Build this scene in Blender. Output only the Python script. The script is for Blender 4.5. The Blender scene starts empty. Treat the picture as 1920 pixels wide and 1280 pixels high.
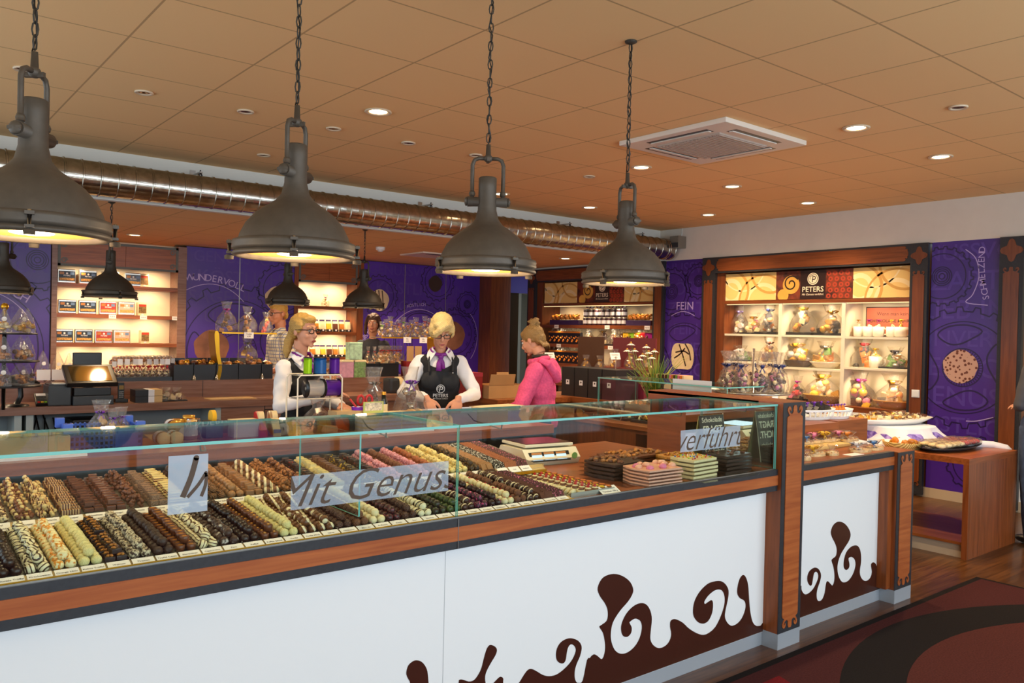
import bpy, bmesh, math, random
from math import sin, cos, pi, radians, atan2, sqrt
from mathutils import Vector, Matrix, noise
random.seed(7)
SC = bpy.context.scene
COL = SC.collection
R_ = random.Random(11)

# ------------------------------------------------------------------ camera
CAM_LOC = Vector((0, 0, 1.6)); FPX = 1522.78
_y, _p, _r = radians(51.1806), radians(-.6546), radians(1.3127)
_f = Vector((cos(_y)*cos(_p), sin(_y)*cos(_p), sin(_p)))
_rt = _f.cross(Vector((0, 0, 1))).normalized(); _up = _rt.cross(_f)
_R = cos(_r)*_rt + sin(_r)*_up; _U = -sin(_r)*_rt + cos(_r)*_up
cd = bpy.data.cameras.new('camera'); cam = bpy.data.objects.new('camera', cd); COL.objects.link(cam)
cd.sensor_width = 36; cd.lens = FPX/1920*36; cd.clip_start = .05
mw = Matrix((( _R.x, _U.x, -_f.x, 0), (_R.y, _U.y, -_f.y, 0), (_R.z, _U.z, -_f.z, 1.6), (0, 0, 0, 1)))
cam.matrix_world = mw
SC.camera = cam
def at(px, py, x=None, y=None, z=None):
    """point of the place seen at pixel (px,py) of the 1920x1280 frame on the plane x=, y= or z="""
    d = _f + _R*((px-960)/FPX) - _U*((py-640)/FPX)
    t = (x-CAM_LOC.x)/d.x if x is not None else (y-CAM_LOC.y)/d.y if y is not None else (z-CAM_LOC.z)/d.z
    return CAM_LOC + d*t

# ------------------------------------------------------------------ world, light, exposure
SC.view_settings.view_transform = 'Standard'; SC.view_settings.look = 'None'
SC.view_settings.gamma = 1; SC.view_settings.exposure = 0.62
SC.cycles.max_bounces = 8; SC.cycles.diffuse_bounces = 3; SC.cycles.glossy_bounces = 4
SC.cycles.transparent_max_bounces = 14; SC.cycles.caustics_reflective = False; SC.cycles.caustics_refractive = False
SC.cycles.sample_clamp_indirect = 4
W = bpy.data.worlds.new('World'); SC.world = W; W.use_nodes = True
W.node_tree.nodes['Background'].inputs[0].default_value = (.72, .84, 1, 1)
W.node_tree.nodes['Background'].inputs[1].default_value = 1.0
def lamp(name, kind, loc, power, color, rot=(0, 0, 0), size=None, size_y=None, spot=None, rad=None):
    l = bpy.data.lights.new(name, kind); l.energy = power; l.color = color
    if size: l.size = size
    if size_y: l.shape = 'RECTANGLE'; l.size_y = size_y
    if spot: l.spot_size = spot; l.spot_blend = .7
    if rad: l.shadow_soft_size = rad
    o = bpy.data.objects.new(name, l); COL.objects.link(o); o.location = loc; o.rotation_euler = rot
    return o
def lamp_row(p0, p1, n, power, color, rot, spot=2.4):
    for k in range(n):
        f = (k+.5)/n; lamp('row_spot', 'SPOT', tuple(a+(b-a)*f for a, b in zip(p0, p1)), power/n, color, rot, spot=spot, rad=.012)
WARM = (1, .62, .30); WARM2 = (1, .74, .46); COOL = (.80, .90, 1)
# daylight through the shop window behind the photographer
lamp('window_daylight', 'AREA', (3.0, -2.2, 1.78), 165, COOL, (radians(90), 0, 0), 9.0, 1.9)
lamp('window_daylight_side', 'AREA', (-1.75, 5.2, 1.7), 45, COOL, (0, radians(-90), 0), 2.0, 6.0)

# ------------------------------------------------------------------ materials
def lin(h):
    h = h.lstrip('#'); o = []
    for i in (0, 2, 4):
        c = int(h[i:i+2], 16)/255; o.append(c/12.92 if c <= .04045 else ((c+.055)/1.055)**2.4)
    return (*o, 1)
MC = {}
def _m(name):
    m = bpy.data.materials.new(name); m.use_nodes = True; nt = m.node_tree
    return m, nt, nt.nodes['Principled BSDF']
def N(nt, t, **k):
    n = nt.nodes.new(t)
    for a, b in k.items():
        if isinstance(b, bool) or not hasattr(n, a) and a in n.inputs: n.inputs[a].default_value = b
        elif hasattr(n, a): setattr(n, a, b)
    return n
def coords(nt, scale=(1, 1, 1), rot=(0, 0, 0)):
    tc = nt.nodes.new('ShaderNodeTexCoord'); mp = nt.nodes.new('ShaderNodeMapping')
    mp.inputs['Scale'].default_value = scale; mp.inputs['Rotation'].default_value = rot
    nt.links.new(tc.outputs['Object'], mp.inputs[0]); return mp.outputs[0]
def ramp(nt, fac, stops, const=False):
    r = nt.nodes.new('ShaderNodeValToRGB'); cr = r.color_ramp
    if const: cr.interpolation = 'CONSTANT'
    while len(cr.elements) < len(stops): cr.elements.new(.5)
    for e, (p, c) in zip(cr.elements, stops): e.position = p; e.color = lin(c) if isinstance(c, str) else c
    nt.links.new(fac, r.inputs[0]); return r.outputs[0]
def mat(name, c, rough=.5, metal=0, spec=.5, emit=None, es=0, nz=0, nzs=20, bump=0, alpha=1, sub=0, aniso=None):
    """plain surface; nz = colour variation amount by noise, bump = relief"""
    if name in MC: return MC[name]
    m, nt, b = _m(name)
    b.inputs['Roughness'].default_value = rough; b.inputs['Metallic'].default_value = metal
    b.inputs['Specular IOR Level'].default_value = spec
    col = lin(c); b.inputs['Base Color'].default_value = col
    if emit: b.inputs['Emission Color'].default_value = lin(emit); b.inputs['Emission Strength'].default_value = es
    n = nt.nodes.new('ShaderNodeTexNoise'); n.inputs['Scale'].default_value = nzs; n.inputs['Detail'].default_value = 4
    nt.links.new(coords(nt), n.inputs[0])
    if nz:
        lo = tuple(max(0, x*(1-nz)) for x in col[:3])+(1,); hi = tuple(min(1, x*(1+nz)) for x in col[:3])+(1,)
        nt.links.new(ramp(nt, n.outputs[0], [(.3, lo), (.7, hi)]), b.inputs['Base Color'])
    if bump:
        bp = nt.nodes.new('ShaderNodeBump'); bp.inputs['Strength'].default_value = bump; bp.inputs['Distance'].default_value = .01
        nt.links.new(n.outputs[0], bp.inputs['Height']); nt.links.new(bp.outputs[0], b.inputs['Normal'])
    MC[name] = m; return m
def wood(name, a, b_, scale=(1.2, 1.2, 22), rough=.32, spec=.4):
    """grain runs along the axis with the small scale"""
    if name in MC: return MC[name]
    m, nt, b = _m(name); b.inputs['Roughness'].default_value = rough; b.inputs['Specular IOR Level'].default_value = spec
    n = nt.nodes.new('ShaderNodeTexNoise'); n.inputs['Scale'].default_value = 2.2; n.inputs['Detail'].default_value = 6
    n.inputs['Distortion'].default_value = .6; nt.links.new(coords(nt, scale), n.inputs[0])
    nt.links.new(ramp(nt, n.outputs[0], [(.3, a), (.72, b_)]), b.inputs['Base Color']); MC[name] = m; return m
def two(name, a, b_, kind='speck', scale=200, thr=.55, rough=.4, bump=.0, rot=(0, 0, 0), dist=0, spec=.5, soft=.03, metal=0):
    """two-colour surface with its own pattern: speck, stripe, cell, ring"""
    if name in MC: return MC[name]
    m, nt, b = _m(name); b.inputs['Roughness'].default_value = rough; b.inputs['Specular IOR Level'].default_value = spec; b.inputs['Metallic'].default_value = metal
    c = coords(nt, (1, 1, 1), rot)
    if kind in ('stripe', 'ring'):
        t = nt.nodes.new('ShaderNodeTexWave'); t.wave_type = 'BANDS' if kind == 'stripe' else 'RINGS'
        t.inputs['Scale'].default_value = scale; t.inputs['Distortion'].default_value = dist; t.inputs['Detail'].default_value = 1
        t.inputs['Detail Scale'].default_value = .6; o = t.outputs['Fac']
    elif kind == 'cell':
        t = nt.nodes.new('ShaderNodeTexVoronoi'); t.inputs['Scale'].default_value = scale; o = t.outputs['Distance']
    else:
        t = nt.nodes.new('ShaderNodeTexNoise'); t.inputs['Scale'].default_value = scale; t.inputs['Detail'].default_value = 3; o = t.outputs[0]
    nt.links.new(c, t.inputs[0])
    nt.links.new(ramp(nt, o, [(max(0, thr-soft), a), (min(1, thr+soft), b_)]), b.inputs['Base Color'])
    if bump:
        bp = nt.nodes.new('ShaderNodeBump'); bp.inputs['Strength'].default_value = bump; bp.inputs['Distance'].default_value = .003
        nt.links.new(o, bp.inputs['Height']); nt.links.new(bp.outputs[0], b.inputs['Normal'])
    MC[name] = m; return m
def clear(name, tint='#ffffff', ior=1.45, bump=0, bscale=30, gloss=.02, frost=0, frostc='#ffffff'):
    """clear sheet: transparent body with mirror-like sheen; frost mixes in a little diffuse"""
    if name in MC: return MC[name]
    m, nt, b = _m(name); nt.nodes.remove(b); out = nt.nodes['Material Output']
    tr = nt.nodes.new('ShaderNodeBsdfTransparent'); tr.inputs[0].default_value = lin(tint)
    gl = nt.nodes.new('ShaderNodeBsdfGlossy'); gl.inputs['Roughness'].default_value = gloss
    fr = nt.nodes.new('ShaderNodeLayerWeight'); fr.inputs['Blend'].default_value = .5; mx = nt.nodes.new('ShaderNodeMixShader')
    pw = nt.nodes.new('ShaderNodeMath'); pw.operation = 'POWER'; pw.inputs[1].default_value = 6; nt.links.new(fr.outputs['Facing'], pw.inputs[0])
    f0 = ((ior-1)/(ior+1))**2; ma = nt.nodes.new('ShaderNodeMath'); ma.operation = 'MULTIPLY_ADD'; ma.inputs[1].default_value = 1-f0; ma.inputs[2].default_value = f0
    nt.links.new(pw.outputs[0], ma.inputs[0]); nt.links.new(ma.outputs[0], mx.inputs[0]); src = tr.outputs[0]
    if frost:
        df = nt.nodes.new('ShaderNodeBsdfDiffuse'); df.inputs[0].default_value = lin(frostc); m2 = nt.nodes.new('ShaderNodeMixShader'); m2.inputs[0].default_value = frost
        nt.links.new(tr.outputs[0], m2.inputs[1]); nt.links.new(df.outputs[0], m2.inputs[2]); src = m2.outputs[0]
    nt.links.new(src, mx.inputs[1]); nt.links.new(gl.outputs[0], mx.inputs[2]); nt.links.new(mx.outputs[0], out.inputs[0])
    if bump:
        n = nt.nodes.new('ShaderNodeTexNoise'); n.inputs['Scale'].default_value = bscale; n.inputs['Detail'].default_value = 3
        nt.links.new(coords(nt), n.inputs[0]); bp = nt.nodes.new('ShaderNodeBump'); bp.inputs['Strength'].default_value = bump; bp.inputs['Distance'].default_value = .02
        nt.links.new(n.outputs[0], bp.inputs['Height']); nt.links.new(bp.outputs[0], gl.inputs['Normal']); nt.links.new(bp.outputs[0], fr.inputs['Normal'])
    MC[name] = m; return m

WX = wood('wood_along_x', '#7c3f1a', '#a85c2c', (1.2, 14, 22))
WY = wood('wood_along_y', '#763e1b', '#9e5a2c', (14, 1.2, 22))
WZ = wood('wood_upright', '#6e3818', '#965028', (16, 16, 1.2))
WD = wood('wood_dark_upright', '#64321a', '#834724', (16, 16, 1.2))
WDY = wood('wood_dark_along_y', '#693618', '#8c4c26', (14, 1.2, 22))
BLACK = mat('black_metal', '#2b2c30', .45, 0, .4, nz=.15, nzs=60)
ANTH = mat('anthracite_panel', '#3a3d42', .5)
WHITE = mat('white_laminate', '#e8eaea', .22)
CREAM = mat('cream_laminate', '#f3e2bd', .5)
PAINT = mat('wall_paint', '#d9d2c6', .8, nz=.02, nzs=8)
CHROME = mat('chrome', '#c9c9c9', .12, 1)
STEEL = mat('brushed_steel', '#a9a7a2', .3, 1)
BLK = mat('black_plastic', '#17181a', .35)
GREYP = mat('dark_grey_plastic', '#33373b', .4)
GLASS = clear('case_glass', '#f6fbf9', 1.5)
GEDGE = mat('glass_edge', '#76c2b8', .15, 0, .7)
CELLO = clear('cellophane', '#fbf8f2', 1.8, .8, 60, .06, .035)
PAPER = mat('paper', '#efe9dc', .6)
GOLD = mat('gold', '#c8921e', .3, .8)
INK = mat('ink', '#3a2a28', .6)

# ------------------------------------------------------------------ mesh helper
class M:
    def __init__(s): s.v = []; s.f = []; s.m = []; s.mats = []; s.sm = []
    def mi(s, m):
        if m not in s.mats: s.mats.append(m)
        return s.mats.index(m)
    def add(s, vs, fs, m, sm=False, T=None):
        o = len(s.v); s.v += [tuple(T @ Vector(v)) if T else tuple(v) for v in vs]
        i = s.mi(m)
        for f in fs: s.f.append([o+k for k in f]); s.m.append(i); s.sm.append(sm)
        return s
    def box(s, x0, x1, y0, y1, z0, z1, m, T=None, b=0):
        if b:
            bm = bmesh.new(); bmesh.ops.create_cube(bm, size=1)
            for v in bm.verts: v.co = Vector(((x0+x1)/2+v.co.x*(x1-x0), (y0+y1)/2+v.co.y*(y1-y0), (z0+z1)/2+v.co.z*(z1-z0)))
            bmesh.ops.bevel(bm, geom=bm.edges[:]+bm.verts[:], offset=b, segments=2, affect='EDGES', profile=.7)
            bm.verts.index_update(); s.add([v.co[:] for v in bm.verts], [[v.index for v in f.verts] for f in bm.faces], m, False, T); bm.free(); return s
        vs = [(x, y, z) for x in (x0, x1) for y in (y0, y1) for z in (z0, z1)]
        return s.add(vs, [(0, 1, 3, 2), (4, 6, 7, 5), (0, 4, 5, 1), (2, 3, 7, 6), (0, 2, 6, 4), (1, 5, 7, 3)], m, False, T)
    def lathe(s, prof, m, c=(0, 0, 0), n=24, T=None, caps=True, sm=True, wob=None):
        vs = []; fs = []
        for r, z in prof:
            for k in range(n):
                a = 2*pi*k/n; q = r*(wob(a, z) if wob else 1)
                vs.append((c[0]+q*cos(a), c[1]+q*sin(a), c[2]+z))
        for i in range(len(prof)-1):
            for k in range(n): k2 = (k+1) % n; fs.append((i*n+k, i*n+k2, (i+1)*n+k2, (i+1)*n+k))
        s.add(vs, fs, m, sm, T)
        if caps:
            o = len(s.v)-len(vs)
            for base in (0, (len(prof)-1)*n):
                if prof[base//n][0] > 1e-5: s.f.append([o+base+k for k in range(n)]); s.m.append(s.mi(m)); s.sm.append(False)
        return s
    def cyl(s, p, q, r, m, r2=None, n=16, sm=True):
        p = Vector(p); q = Vector(q); d = q-p; L = d.length
        T = Matrix.Translation(p) @ d.to_track_quat('Z', 'Y').to_matrix().to_4x4()
        return s.lathe([(r, 0), (r if r2 is None else r2, L)], m, n=n, T=T, sm=sm)
    def ell(s, c, r, m, n=16, T=None, sm=True, rough=0, seed=0):
        if isinstance(r, (int, float)): r = (r, r, r)
        vs = [(0, 0, -1)]; fs = []; k = max(4, n//2)
        for i in range(1, k):
            a = -pi/2+pi*i/k
            for j in range(n): b = 2*pi*j/n; vs.append((cos(a)*cos(b), cos(a)*sin(b), sin(a)))
        vs.append((0, 0, 1)); L = len(vs)-1
        for j in range(n): fs.append((0, 1+(j+1) % n, 1+j)); fs.append((L, L-n+j, L-n+(j+1) % n))
        for i in range(k-2):
            for j in range(n): a = 1+i*n; fs.append((a+j, a+(j+1) % n, a+n+(j+1) % n, a+n+j))
        o = []
        for v in vs:
            w = 1+rough*noise.noise(Vector(v)*2.3+Vector((seed*3.1, seed, 0))) if rough else 1
            o.append((c[0]+v[0]*r[0]*w, c[1]+v[1]*r[1]*w, c[2]+v[2]*r[2]*w))
        return s.add(o, fs, m, sm, T)
    def tube(s, pts, r, m, n=8, closed=False, sm=True, rs=None):
        pts = [Vector(p) for p in pts]; vs = []; fs = []; K = len(pts); up = Vector((0, 0, 1))
        prev = None
        for i, p in enumerate(pts):
            a = pts[(i-1) % K] if closed or i else p; b = pts[(i+1) % K] if closed or i < K-1 else p
            d = (b-a).normalized() if (b-a).length > 1e-9 else Vector((0, 0, 1))
            if prev is None: u = d.orthogonal().normalized()
            else: u = (prev-d*prev.dot(d)).normalized() if (prev-d*prev.dot(d)).length > 1e-6 else d.orthogonal().normalized()
            prev = u; w = d.cross(u); rr = rs[i] if rs else r
            for k in range(n): t = 2*pi*k/n; vs.append(p+(u*cos(t)+w*sin(t))*rr)
        for i in range(K if closed else K-1):
            j = (i+1) % K
            for k in range(n): k2 = (k+1) % n; fs.append((i*n+k, i*n+k2, j*n+k2, j*n+k))
        if not closed: fs.append(tuple(range(n))); fs.append(tuple((K-1)*n+k for k in range(n)))
        return s.add([v[:] for v in vs], fs, m, sm)
    def prism(s, pts, F, m, o0=0, o1=.001, side=None):
        """2D outline pts in frame F=(origin,u,v,n) extruded along n from o0 to o1"""
        O, u, v, n = [Vector(q) for q in F]; K = len(pts)
        a = [O+u*p[0]+v*p[1]+n*o0 for p in pts]; b = [O+u*p[0]+v*p[1]+n*o1 for p in pts]
        s.add([q[:] for q in a+b], [tuple(range(K, 2*K)), tuple(range(K-1, -1, -1))], m)
        s.add([q[:] for q in a+b], [(k, (k+1) % K, K+(k+1) % K, K+k) for k in range(K)], side or m); return s
    def ribbon(s, pts, w, F, m, o=.001, closed=False):
        O, u, v, n = [Vector(q) for q in F]; K = len(pts); L = []
        for i in range(K):
            a = pts[(i-1) % K] if closed or i else pts[i]; b = pts[(i+1) % K] if closed or i < K-1 else pts[i]
            dx, dy = b[0]-a[0], b[1]-a[1]; l = math.hypot(dx, dy) or 1; nx, ny = -dy/l*w/2, dx/l*w/2
            for sg in (1, -1): L.append(O+u*(pts[i][0]+sg*nx)+v*(pts[i][1]+sg*ny)+n*o)
        fs = [(2*i, 2*i+1, 2*((i+1) % K)+1, 2*((i+1) % K)) for i in range(K if closed else K-1)]
        return s.add([q[:] for q in L], fs, m)
    def text(s, st, size, F, m, x=0, y=0, o=.0012, rot=0, sx=1, shear=0, bold=0, align='CENTER'):
        vs, fs = text_mesh(st, align, bold); O, u, v, n = [Vector(q) for q in F]; out = []
        for a, b in vs:
            a, b = (a+shear*b)*size*sx, b*size
            a, b = a*cos(rot)-b*sin(rot)+x, a*sin(rot)+b*cos(rot)+y
            out.append((O+u*a+v*b+n*o)[:])
        return s.add(out, fs, m)
    def merge(s, me, T, matmap=None):
        o = len(s.v); s.v += [tuple(T @ v.co) for v in me.vertices]; idx = [s.mi(k) for k in me.materials]
        for p in me.polygons: s.f.append([o+k for k in p.vertices]); s.m.append(idx[p.material_index]); s.sm.append(p.use_smooth)
        return s
    def mesh(s, name, clip=None):
        me = bpy.data.meshes.new(name); me.from_pydata(s.v, [], s.f)
        for m in s.mats: me.materials.append(m)
        me.polygons.foreach_set('material_index', s.m); me.polygons.foreach_set('use_smooth', s.sm)
        if clip:
            bm = bmesh.new(); bm.from_mesh(me)
            for co, no in clip: bmesh.ops.bisect_plane(bm, geom=bm.verts[:]+bm.edges[:]+bm.faces[:], plane_co=co, plane_no=no, clear_outer=True)
            bm.to_mesh(me); bm.free()
        me.update(); return me
    def build(s, name, parent=None, clip=None, label=None, cat=None, group=None, kind=None):
        o = bpy.data.objects.new(name, s.mesh(name, clip)); COL.objects.link(o)
        if parent: o.parent = parent
        return tag(o, label, cat, group, kind)
def tag(o, label=None, cat=None, group=None, kind=None):
    if label: o['label'] = label
    if cat: o['category'] = cat
    if group: o['group'] = group
    if kind: o['kind'] = kind
    return o
def empty(name, label, cat, loc=(0, 0, 0), rz=0, group=None):
    o = bpy.data.objects.new(name, None); COL.objects.link(o); o.location = loc; o.rotation_euler = (0, 0, rz); o.empty_display_size = .05
    return tag(o, label, cat, group)
def struct(name, mb, parent=None): return mb.build(name, parent, kind='structure')
def copy_tree(o, loc=None, rz=None, label=None, group=None, sc=None, parent=None):
    c = o.copy(); COL.objects.link(c); c.parent = parent
    if loc is not None: c.location = loc
    if rz is not None: c.rotation_euler = (0, 0, rz)
    if label: c['label'] = label
    if group: c['group'] = group
    if sc: c.scale = (sc, sc, sc) if isinstance(sc, (int, float)) else sc
    for ch in list(o.children): copy_tree(ch, parent=c)
    return c
_tc = {}
def text_mesh(st, align='CENTER', bold=0):
    k = (st, align, bold)
    if k not in _tc:
        cu = bpy.data.curves.new('t', 'FONT'); cu.body = st; cu.size = 1; cu.align_x = align; cu.align_y = 'CENTER'; cu.offset = bold; cu.resolution_u = 3
        ob = bpy.data.objects.new('t', cu); COL.objects.link(ob); dg = bpy.context.evaluated_depsgraph_get()
        me = bpy.data.meshes.new_from_object(ob.evaluated_get(dg))
        _tc[k] = ([(v.co.x, v.co.y) for v in me.vertices], [tuple(p.vertices) for p in me.polygons])
        bpy.data.objects.remove(ob); bpy.data.curves.remove(cu); bpy.data.meshes.remove(me)
    return _tc[k]
def smooth_path(pts, n=4, closed=True):
    P = [Vector((p[0], p[1])) for p in pts]; K = len(P); out = []
    for i in range(K if closed else K-1):
        a, b, c, d = P[(i-1) % K], P[i], P[(i+1) % K], P[(i+2) % K]
        if not closed and i == 0: a = b
        if not closed and i == K-2: d = c
        for j in range(n):
            t = j/n; q = .5*((2*b)+(c-a)*t+(2*a-5*b+4*c-d)*t*t+(3*b-a-3*c+d)*t**3); out.append((q.x, q.y))
    if not closed: out.append(tuple(P[-1]))
    return out
def circ(cx, cy, r, n=40, a0=0, a1=2*pi): return [(cx+r*cos(a0+(a1-a0)*k/n), cy+r*sin(a0+(a1-a0)*k/n)) for k in range(n+(0 if a1-a0 > 6.28 else 1))]
def remesh(mb, name, voxel, it=2, disp=0, dscale=30):
    """fuse overlapping shapes into one continuous skin"""
    o = bpy.data.objects.new(name, mb.mesh(name)); COL.objects.link(o)
    md = o.modifiers.new('r', 'REMESH'); md.mode = 'VOXEL'; md.voxel_size = voxel; md.use_smooth_shade = True
    dg = bpy.context.evaluated_depsgraph_get(); me = bpy.data.meshes.new_from_object(o.evaluated_get(dg))
    old = o.data; bpy.data.objects.remove(o); bm = bmesh.new(); bm.from_mesh(me)
    for _ in range(it): bmesh.ops.smooth_vert(bm, verts=bm.verts[:], factor=.5, use_axis_x=True, use_axis_y=True, use_axis_z=True)
    if disp:
        bm.normal_update()
        for v in bm.verts: v.co += v.normal*disp*noise.noise(v.co*dscale)
    bm.to_mesh(me); bm.free(); me.materials.clear()
    for m in mb.mats[:1]: me.materials.append(m)
    me.polygons.foreach_set('use_smooth', [True]*len(me.polygons)); me.polygons.foreach_set('material_index', [0]*len(me.polygons)); me.update(); return me
ORD = ['first', 'second', 'third', 'fourth', 'fifth', 'sixth', 'seventh', 'eighth', 'ninth', 'tenth', 'eleventh', 'twelfth', 'thirteenth', 'fourteenth', 'fifteenth', 'sixteenth', 'seventeenth', 'eighteenth', 'nineteenth', 'twentieth'] + ['twenty-'+w for w in 'first second third fourth fifth sixth seventh eighth ninth'.split()]+['thirtieth']+['thirty-'+w for w in 'first second third fourth fifth sixth seventh eighth ninth'.split()]
FB = lambda y, z=0, x=0: ((x, y, z), (1, 0, 0), (0, 0, 1), (0, -1, 0))      # faces the camera side (-y)
FR = lambda x, z=0, y=0: ((x, y, z), (0, -1, 0), (0, 0, 1), (-1, 0, 0))     # right wall, faces -x; u runs towards -y
FT = lambda z, x=0, y=0: ((x, y, z), (1, 0, 0), (0, 1, 0), (0, 0, 1))       # lies flat, faces up
# ------------------------------------------------------------------ room
H, HL, YS, YB, XR, XL, YF = 3.045, 2.65, 7.48, 11.1, 8.6, -2.0, -2.6
def floor_mat():
    m, nt, b = _m('plank_floor'); b.inputs['Roughness'].default_value = .28
    c = coords(nt, (1, 1, 1)); br = nt.nodes.new('ShaderNodeTexBrick'); nt.links.new(c, br.inputs[0])
    br.inputs['Scale'].default_value = 1; br.inputs['Brick Width'].default_value = 1.3; br.inputs['Row Height'].default_value = .09
    br.inputs['Mortar Size'].default_value = .0015; br.inputs['Color1'].default_value = lin('#553416'); br.inputs['Color2'].default_value = lin('#6d4420'); br.inputs['Mortar'].default_value = lin('#3a2110')
    n = nt.nodes.new('ShaderNodeTexNoise'); n.inputs['Scale'].default_value = 3; n.inputs['Detail'].default_value = 6; nt.links.new(coords(nt, (1, 16, 1)), n.inputs[0])
    mx = nt.nodes.new('ShaderNodeMixRGB'); mx.blend_type = 'MULTIPLY'; mx.inputs[0].default_value = .8
    nt.links.new(br.outputs[0], mx.inputs[1]); nt.links.new(ramp(nt, n.outputs[0], [(.3, '#7c6a58'), (.65, '#ffffff')]), mx.inputs[2]); nt.links.new(mx.outputs[0], b.inputs['Base Color']); return m
def tile_mat():
    m, nt, b = _m('ceiling_tiles'); b.inputs['Roughness'].default_value = .85
    mp = coords(nt); mp.node.inputs['Location'].default_value = (-.407, -.592, 0)
    br = nt.nodes.new('ShaderNodeTexBrick'); br.offset = 0; nt.links.new(mp, br.inputs[0])
    br.inputs['Scale'].default_value = 1; br.inputs['Brick Width'].default_value = .64; br.inputs['Row Height'].default_value = .64; br.inputs['Mortar Size'].default_value = .0055
    br.inputs['Color1'].default_value = lin('#efc68c'); br.inputs['Color2'].default_value = lin('#f0c88f'); br.inputs['Mortar'].default_value = lin('#bd9768')
    nt.links.new(br.outputs[0], b.inputs['Base Color'])
    n = nt.nodes.new('ShaderNodeTexNoise'); n.inputs['Scale'].default_value = 180; nt.links.new(coords(nt), n.inputs[0])
    ma = nt.nodes.new('ShaderNodeMath'); ma.operation = 'MULTIPLY_ADD'; ma.inputs[1].default_value = .12
    nt.links.new(n.outputs[0], ma.inputs[0]); nt.links.new(br.outputs['Fac'], ma.inputs[2])
    bp = nt.nodes.new('ShaderNodeBump'); bp.inputs['Strength'].default_value = .5; bp.inputs['Distance'].default_value = .004; bp.invert = True
    nt.links.new(ma.outputs[0], bp.inputs['Height']); nt.links.new(bp.outputs[0], b.inputs['Normal']); return m
TILE = tile_mat()
struct('floor', M().box(XL-.3, 10.2, YF-.3, 12.6, -.1, 0, floor_mat()))
struct('ceiling', M().box(XL, XR+.6, YF, YS, H, H+.06, TILE))
struct('ceiling.001', M().box(XL, XR+1.5, YS+.04, 12.5, HL, HL+.06, TILE))
struct('wall_soffit', M().box(XL, XR, YS, YS+.04, HL, H, mat('soffit_paint', '#e6e4dc', .7)).box(XL, XR, YS-.03, YS+.05, HL-.02, HL+.012, mat('soffit_paint', '#e6e4dc')))
# right wall is laid out as upper frieze, back of the niches and lower plinth
struct('wall_right', M().box(XR, XR+.1, YF, 10.25, 2.62, H, PAINT).box(XR+.42, XR+.5, YF, 10.25, 0, 2.62, CREAM))
struct('wall_left', M().box(XL-.1, XL, YF, 12.5, 0, 1.0, PAINT).box(XL-.1, XL, YF, 12.5, 2.4, H, PAINT).box(XL-.1, XL, 8.4, 12.5, 1.0, 2.4, PAINT).box(XL-.1, XL, YF, 2.0, 1.0, 2.4, PAINT))
struct('window_1', M().box(XL-.06, XL-.03, 2.0, 8.4, 1.0, 2.4, GLASS).box(XL-.08, XL, 4.1, 4.16, 1.0, 2.4, WHITE).box(XL-.08, XL, 6.2, 6.26, 1.0, 2.4, WHITE))
struct('wall_front', M().box(XL, XR+.5, YF-.1, YF, 2.75, H, PAINT).box(XL, XR+.5, YF-.1, YF, 0, .35, PAINT).box(7.6, XR+.5, YF-.1, YF, .35, 2.75, PAINT))
w2 = M().box(XL, 7.6, YF-.06, YF-.03, .35, 2.75, GLASS)
for k in range(6): w2.box(XL+1.9*k, XL+1.9*k+.06, YF-.09, YF, .35, 2.75, WHITE)
struct('window_2', w2)
struct('wall_back', M().box(XL, 8.25, YB+.34, YB+.44, 0, HL, CREAM).box(8.25, 10.1, 12.4, 12.5, 0, HL, PAINT).box(10.1, 10.2, 10.0, 12.5, 0, HL, PAINT))
struct('baseboard_right', M().box(XR-.004, XR+.01, YF, 10.2, 0, .1, mat('beige_skirting', '#b9a68c', .5)))

# purple printed wall panels -----------------------------------------------------
PUR = mat('purple_print', '#4a2898', .32, nz=.22, nzs=1.1); PUR2 = mat('purple_print_deep', '#46248a', .32, nz=.2, nzs=1.3)
LINE = mat('print_dark_line', '#24104c', .4); LET = mat('print_faint_letter', '#513798', .4); WL = mat('print_pale_letter', '#b9a4dc', .4); BAND = mat('print_band', '#5b3596', .4)
def gear(cx, cy, r, teeth, ph=0, t=.035):
    p = []
    for k in range(teeth):
        for q, rr in ((0, r), (.14, r), (.24, r+t), (.52, r+t), (.62, r), (.99, r)):
            a = ph+2*pi*(k+q)/teeth; p.append((cx+rr*cos(a), cy+rr*sin(a)))
    return p
def gear_art(mb, F, cx, cy, r, teeth, ph=0, spokes=True, w=.016):
    mb.ribbon(gear(cx, cy, r, teeth, ph, r*.085), w, F, LINE, closed=True, o=.0016)
    mb.ribbon(circ(cx, cy, r*.82, 60), w*.7, F, LINE, closed=True, o=.0016)
    for q in (.34, .27): mb.ribbon(circ(cx, cy, r*q, 40), w*.7, F, LINE, closed=True, o=.0016)
    if spokes:
        for k in range(4):
            a = ph+k*pi/2; A = [(cx+rr*r*cos(a+da), cy+rr*r*sin(a+da)) for rr, da in ((.42, .1), (.5, -.3), (.72, -.55), (.76, -.2), (.77, .25), (.72, .55), (.5, .45))]
            mb.ribbon(smooth_path(A, 5), w, F, LINE, closed=True, o=.0016)
        for k in range(44): a = k*2*pi/44; mb.ribbon([(cx+r*.28*cos(a), cy+r*.28*sin(a)), (cx+r*.33*cos(a), cy+r*.33*sin(a))], w*.5, F, LINE, o=.0016)
    else:
        for q in (.2, .1): mb.ribbon(circ(cx, cy, r*q, 24), w*.7, F, LINE, closed=True, o=.0016)
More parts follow.
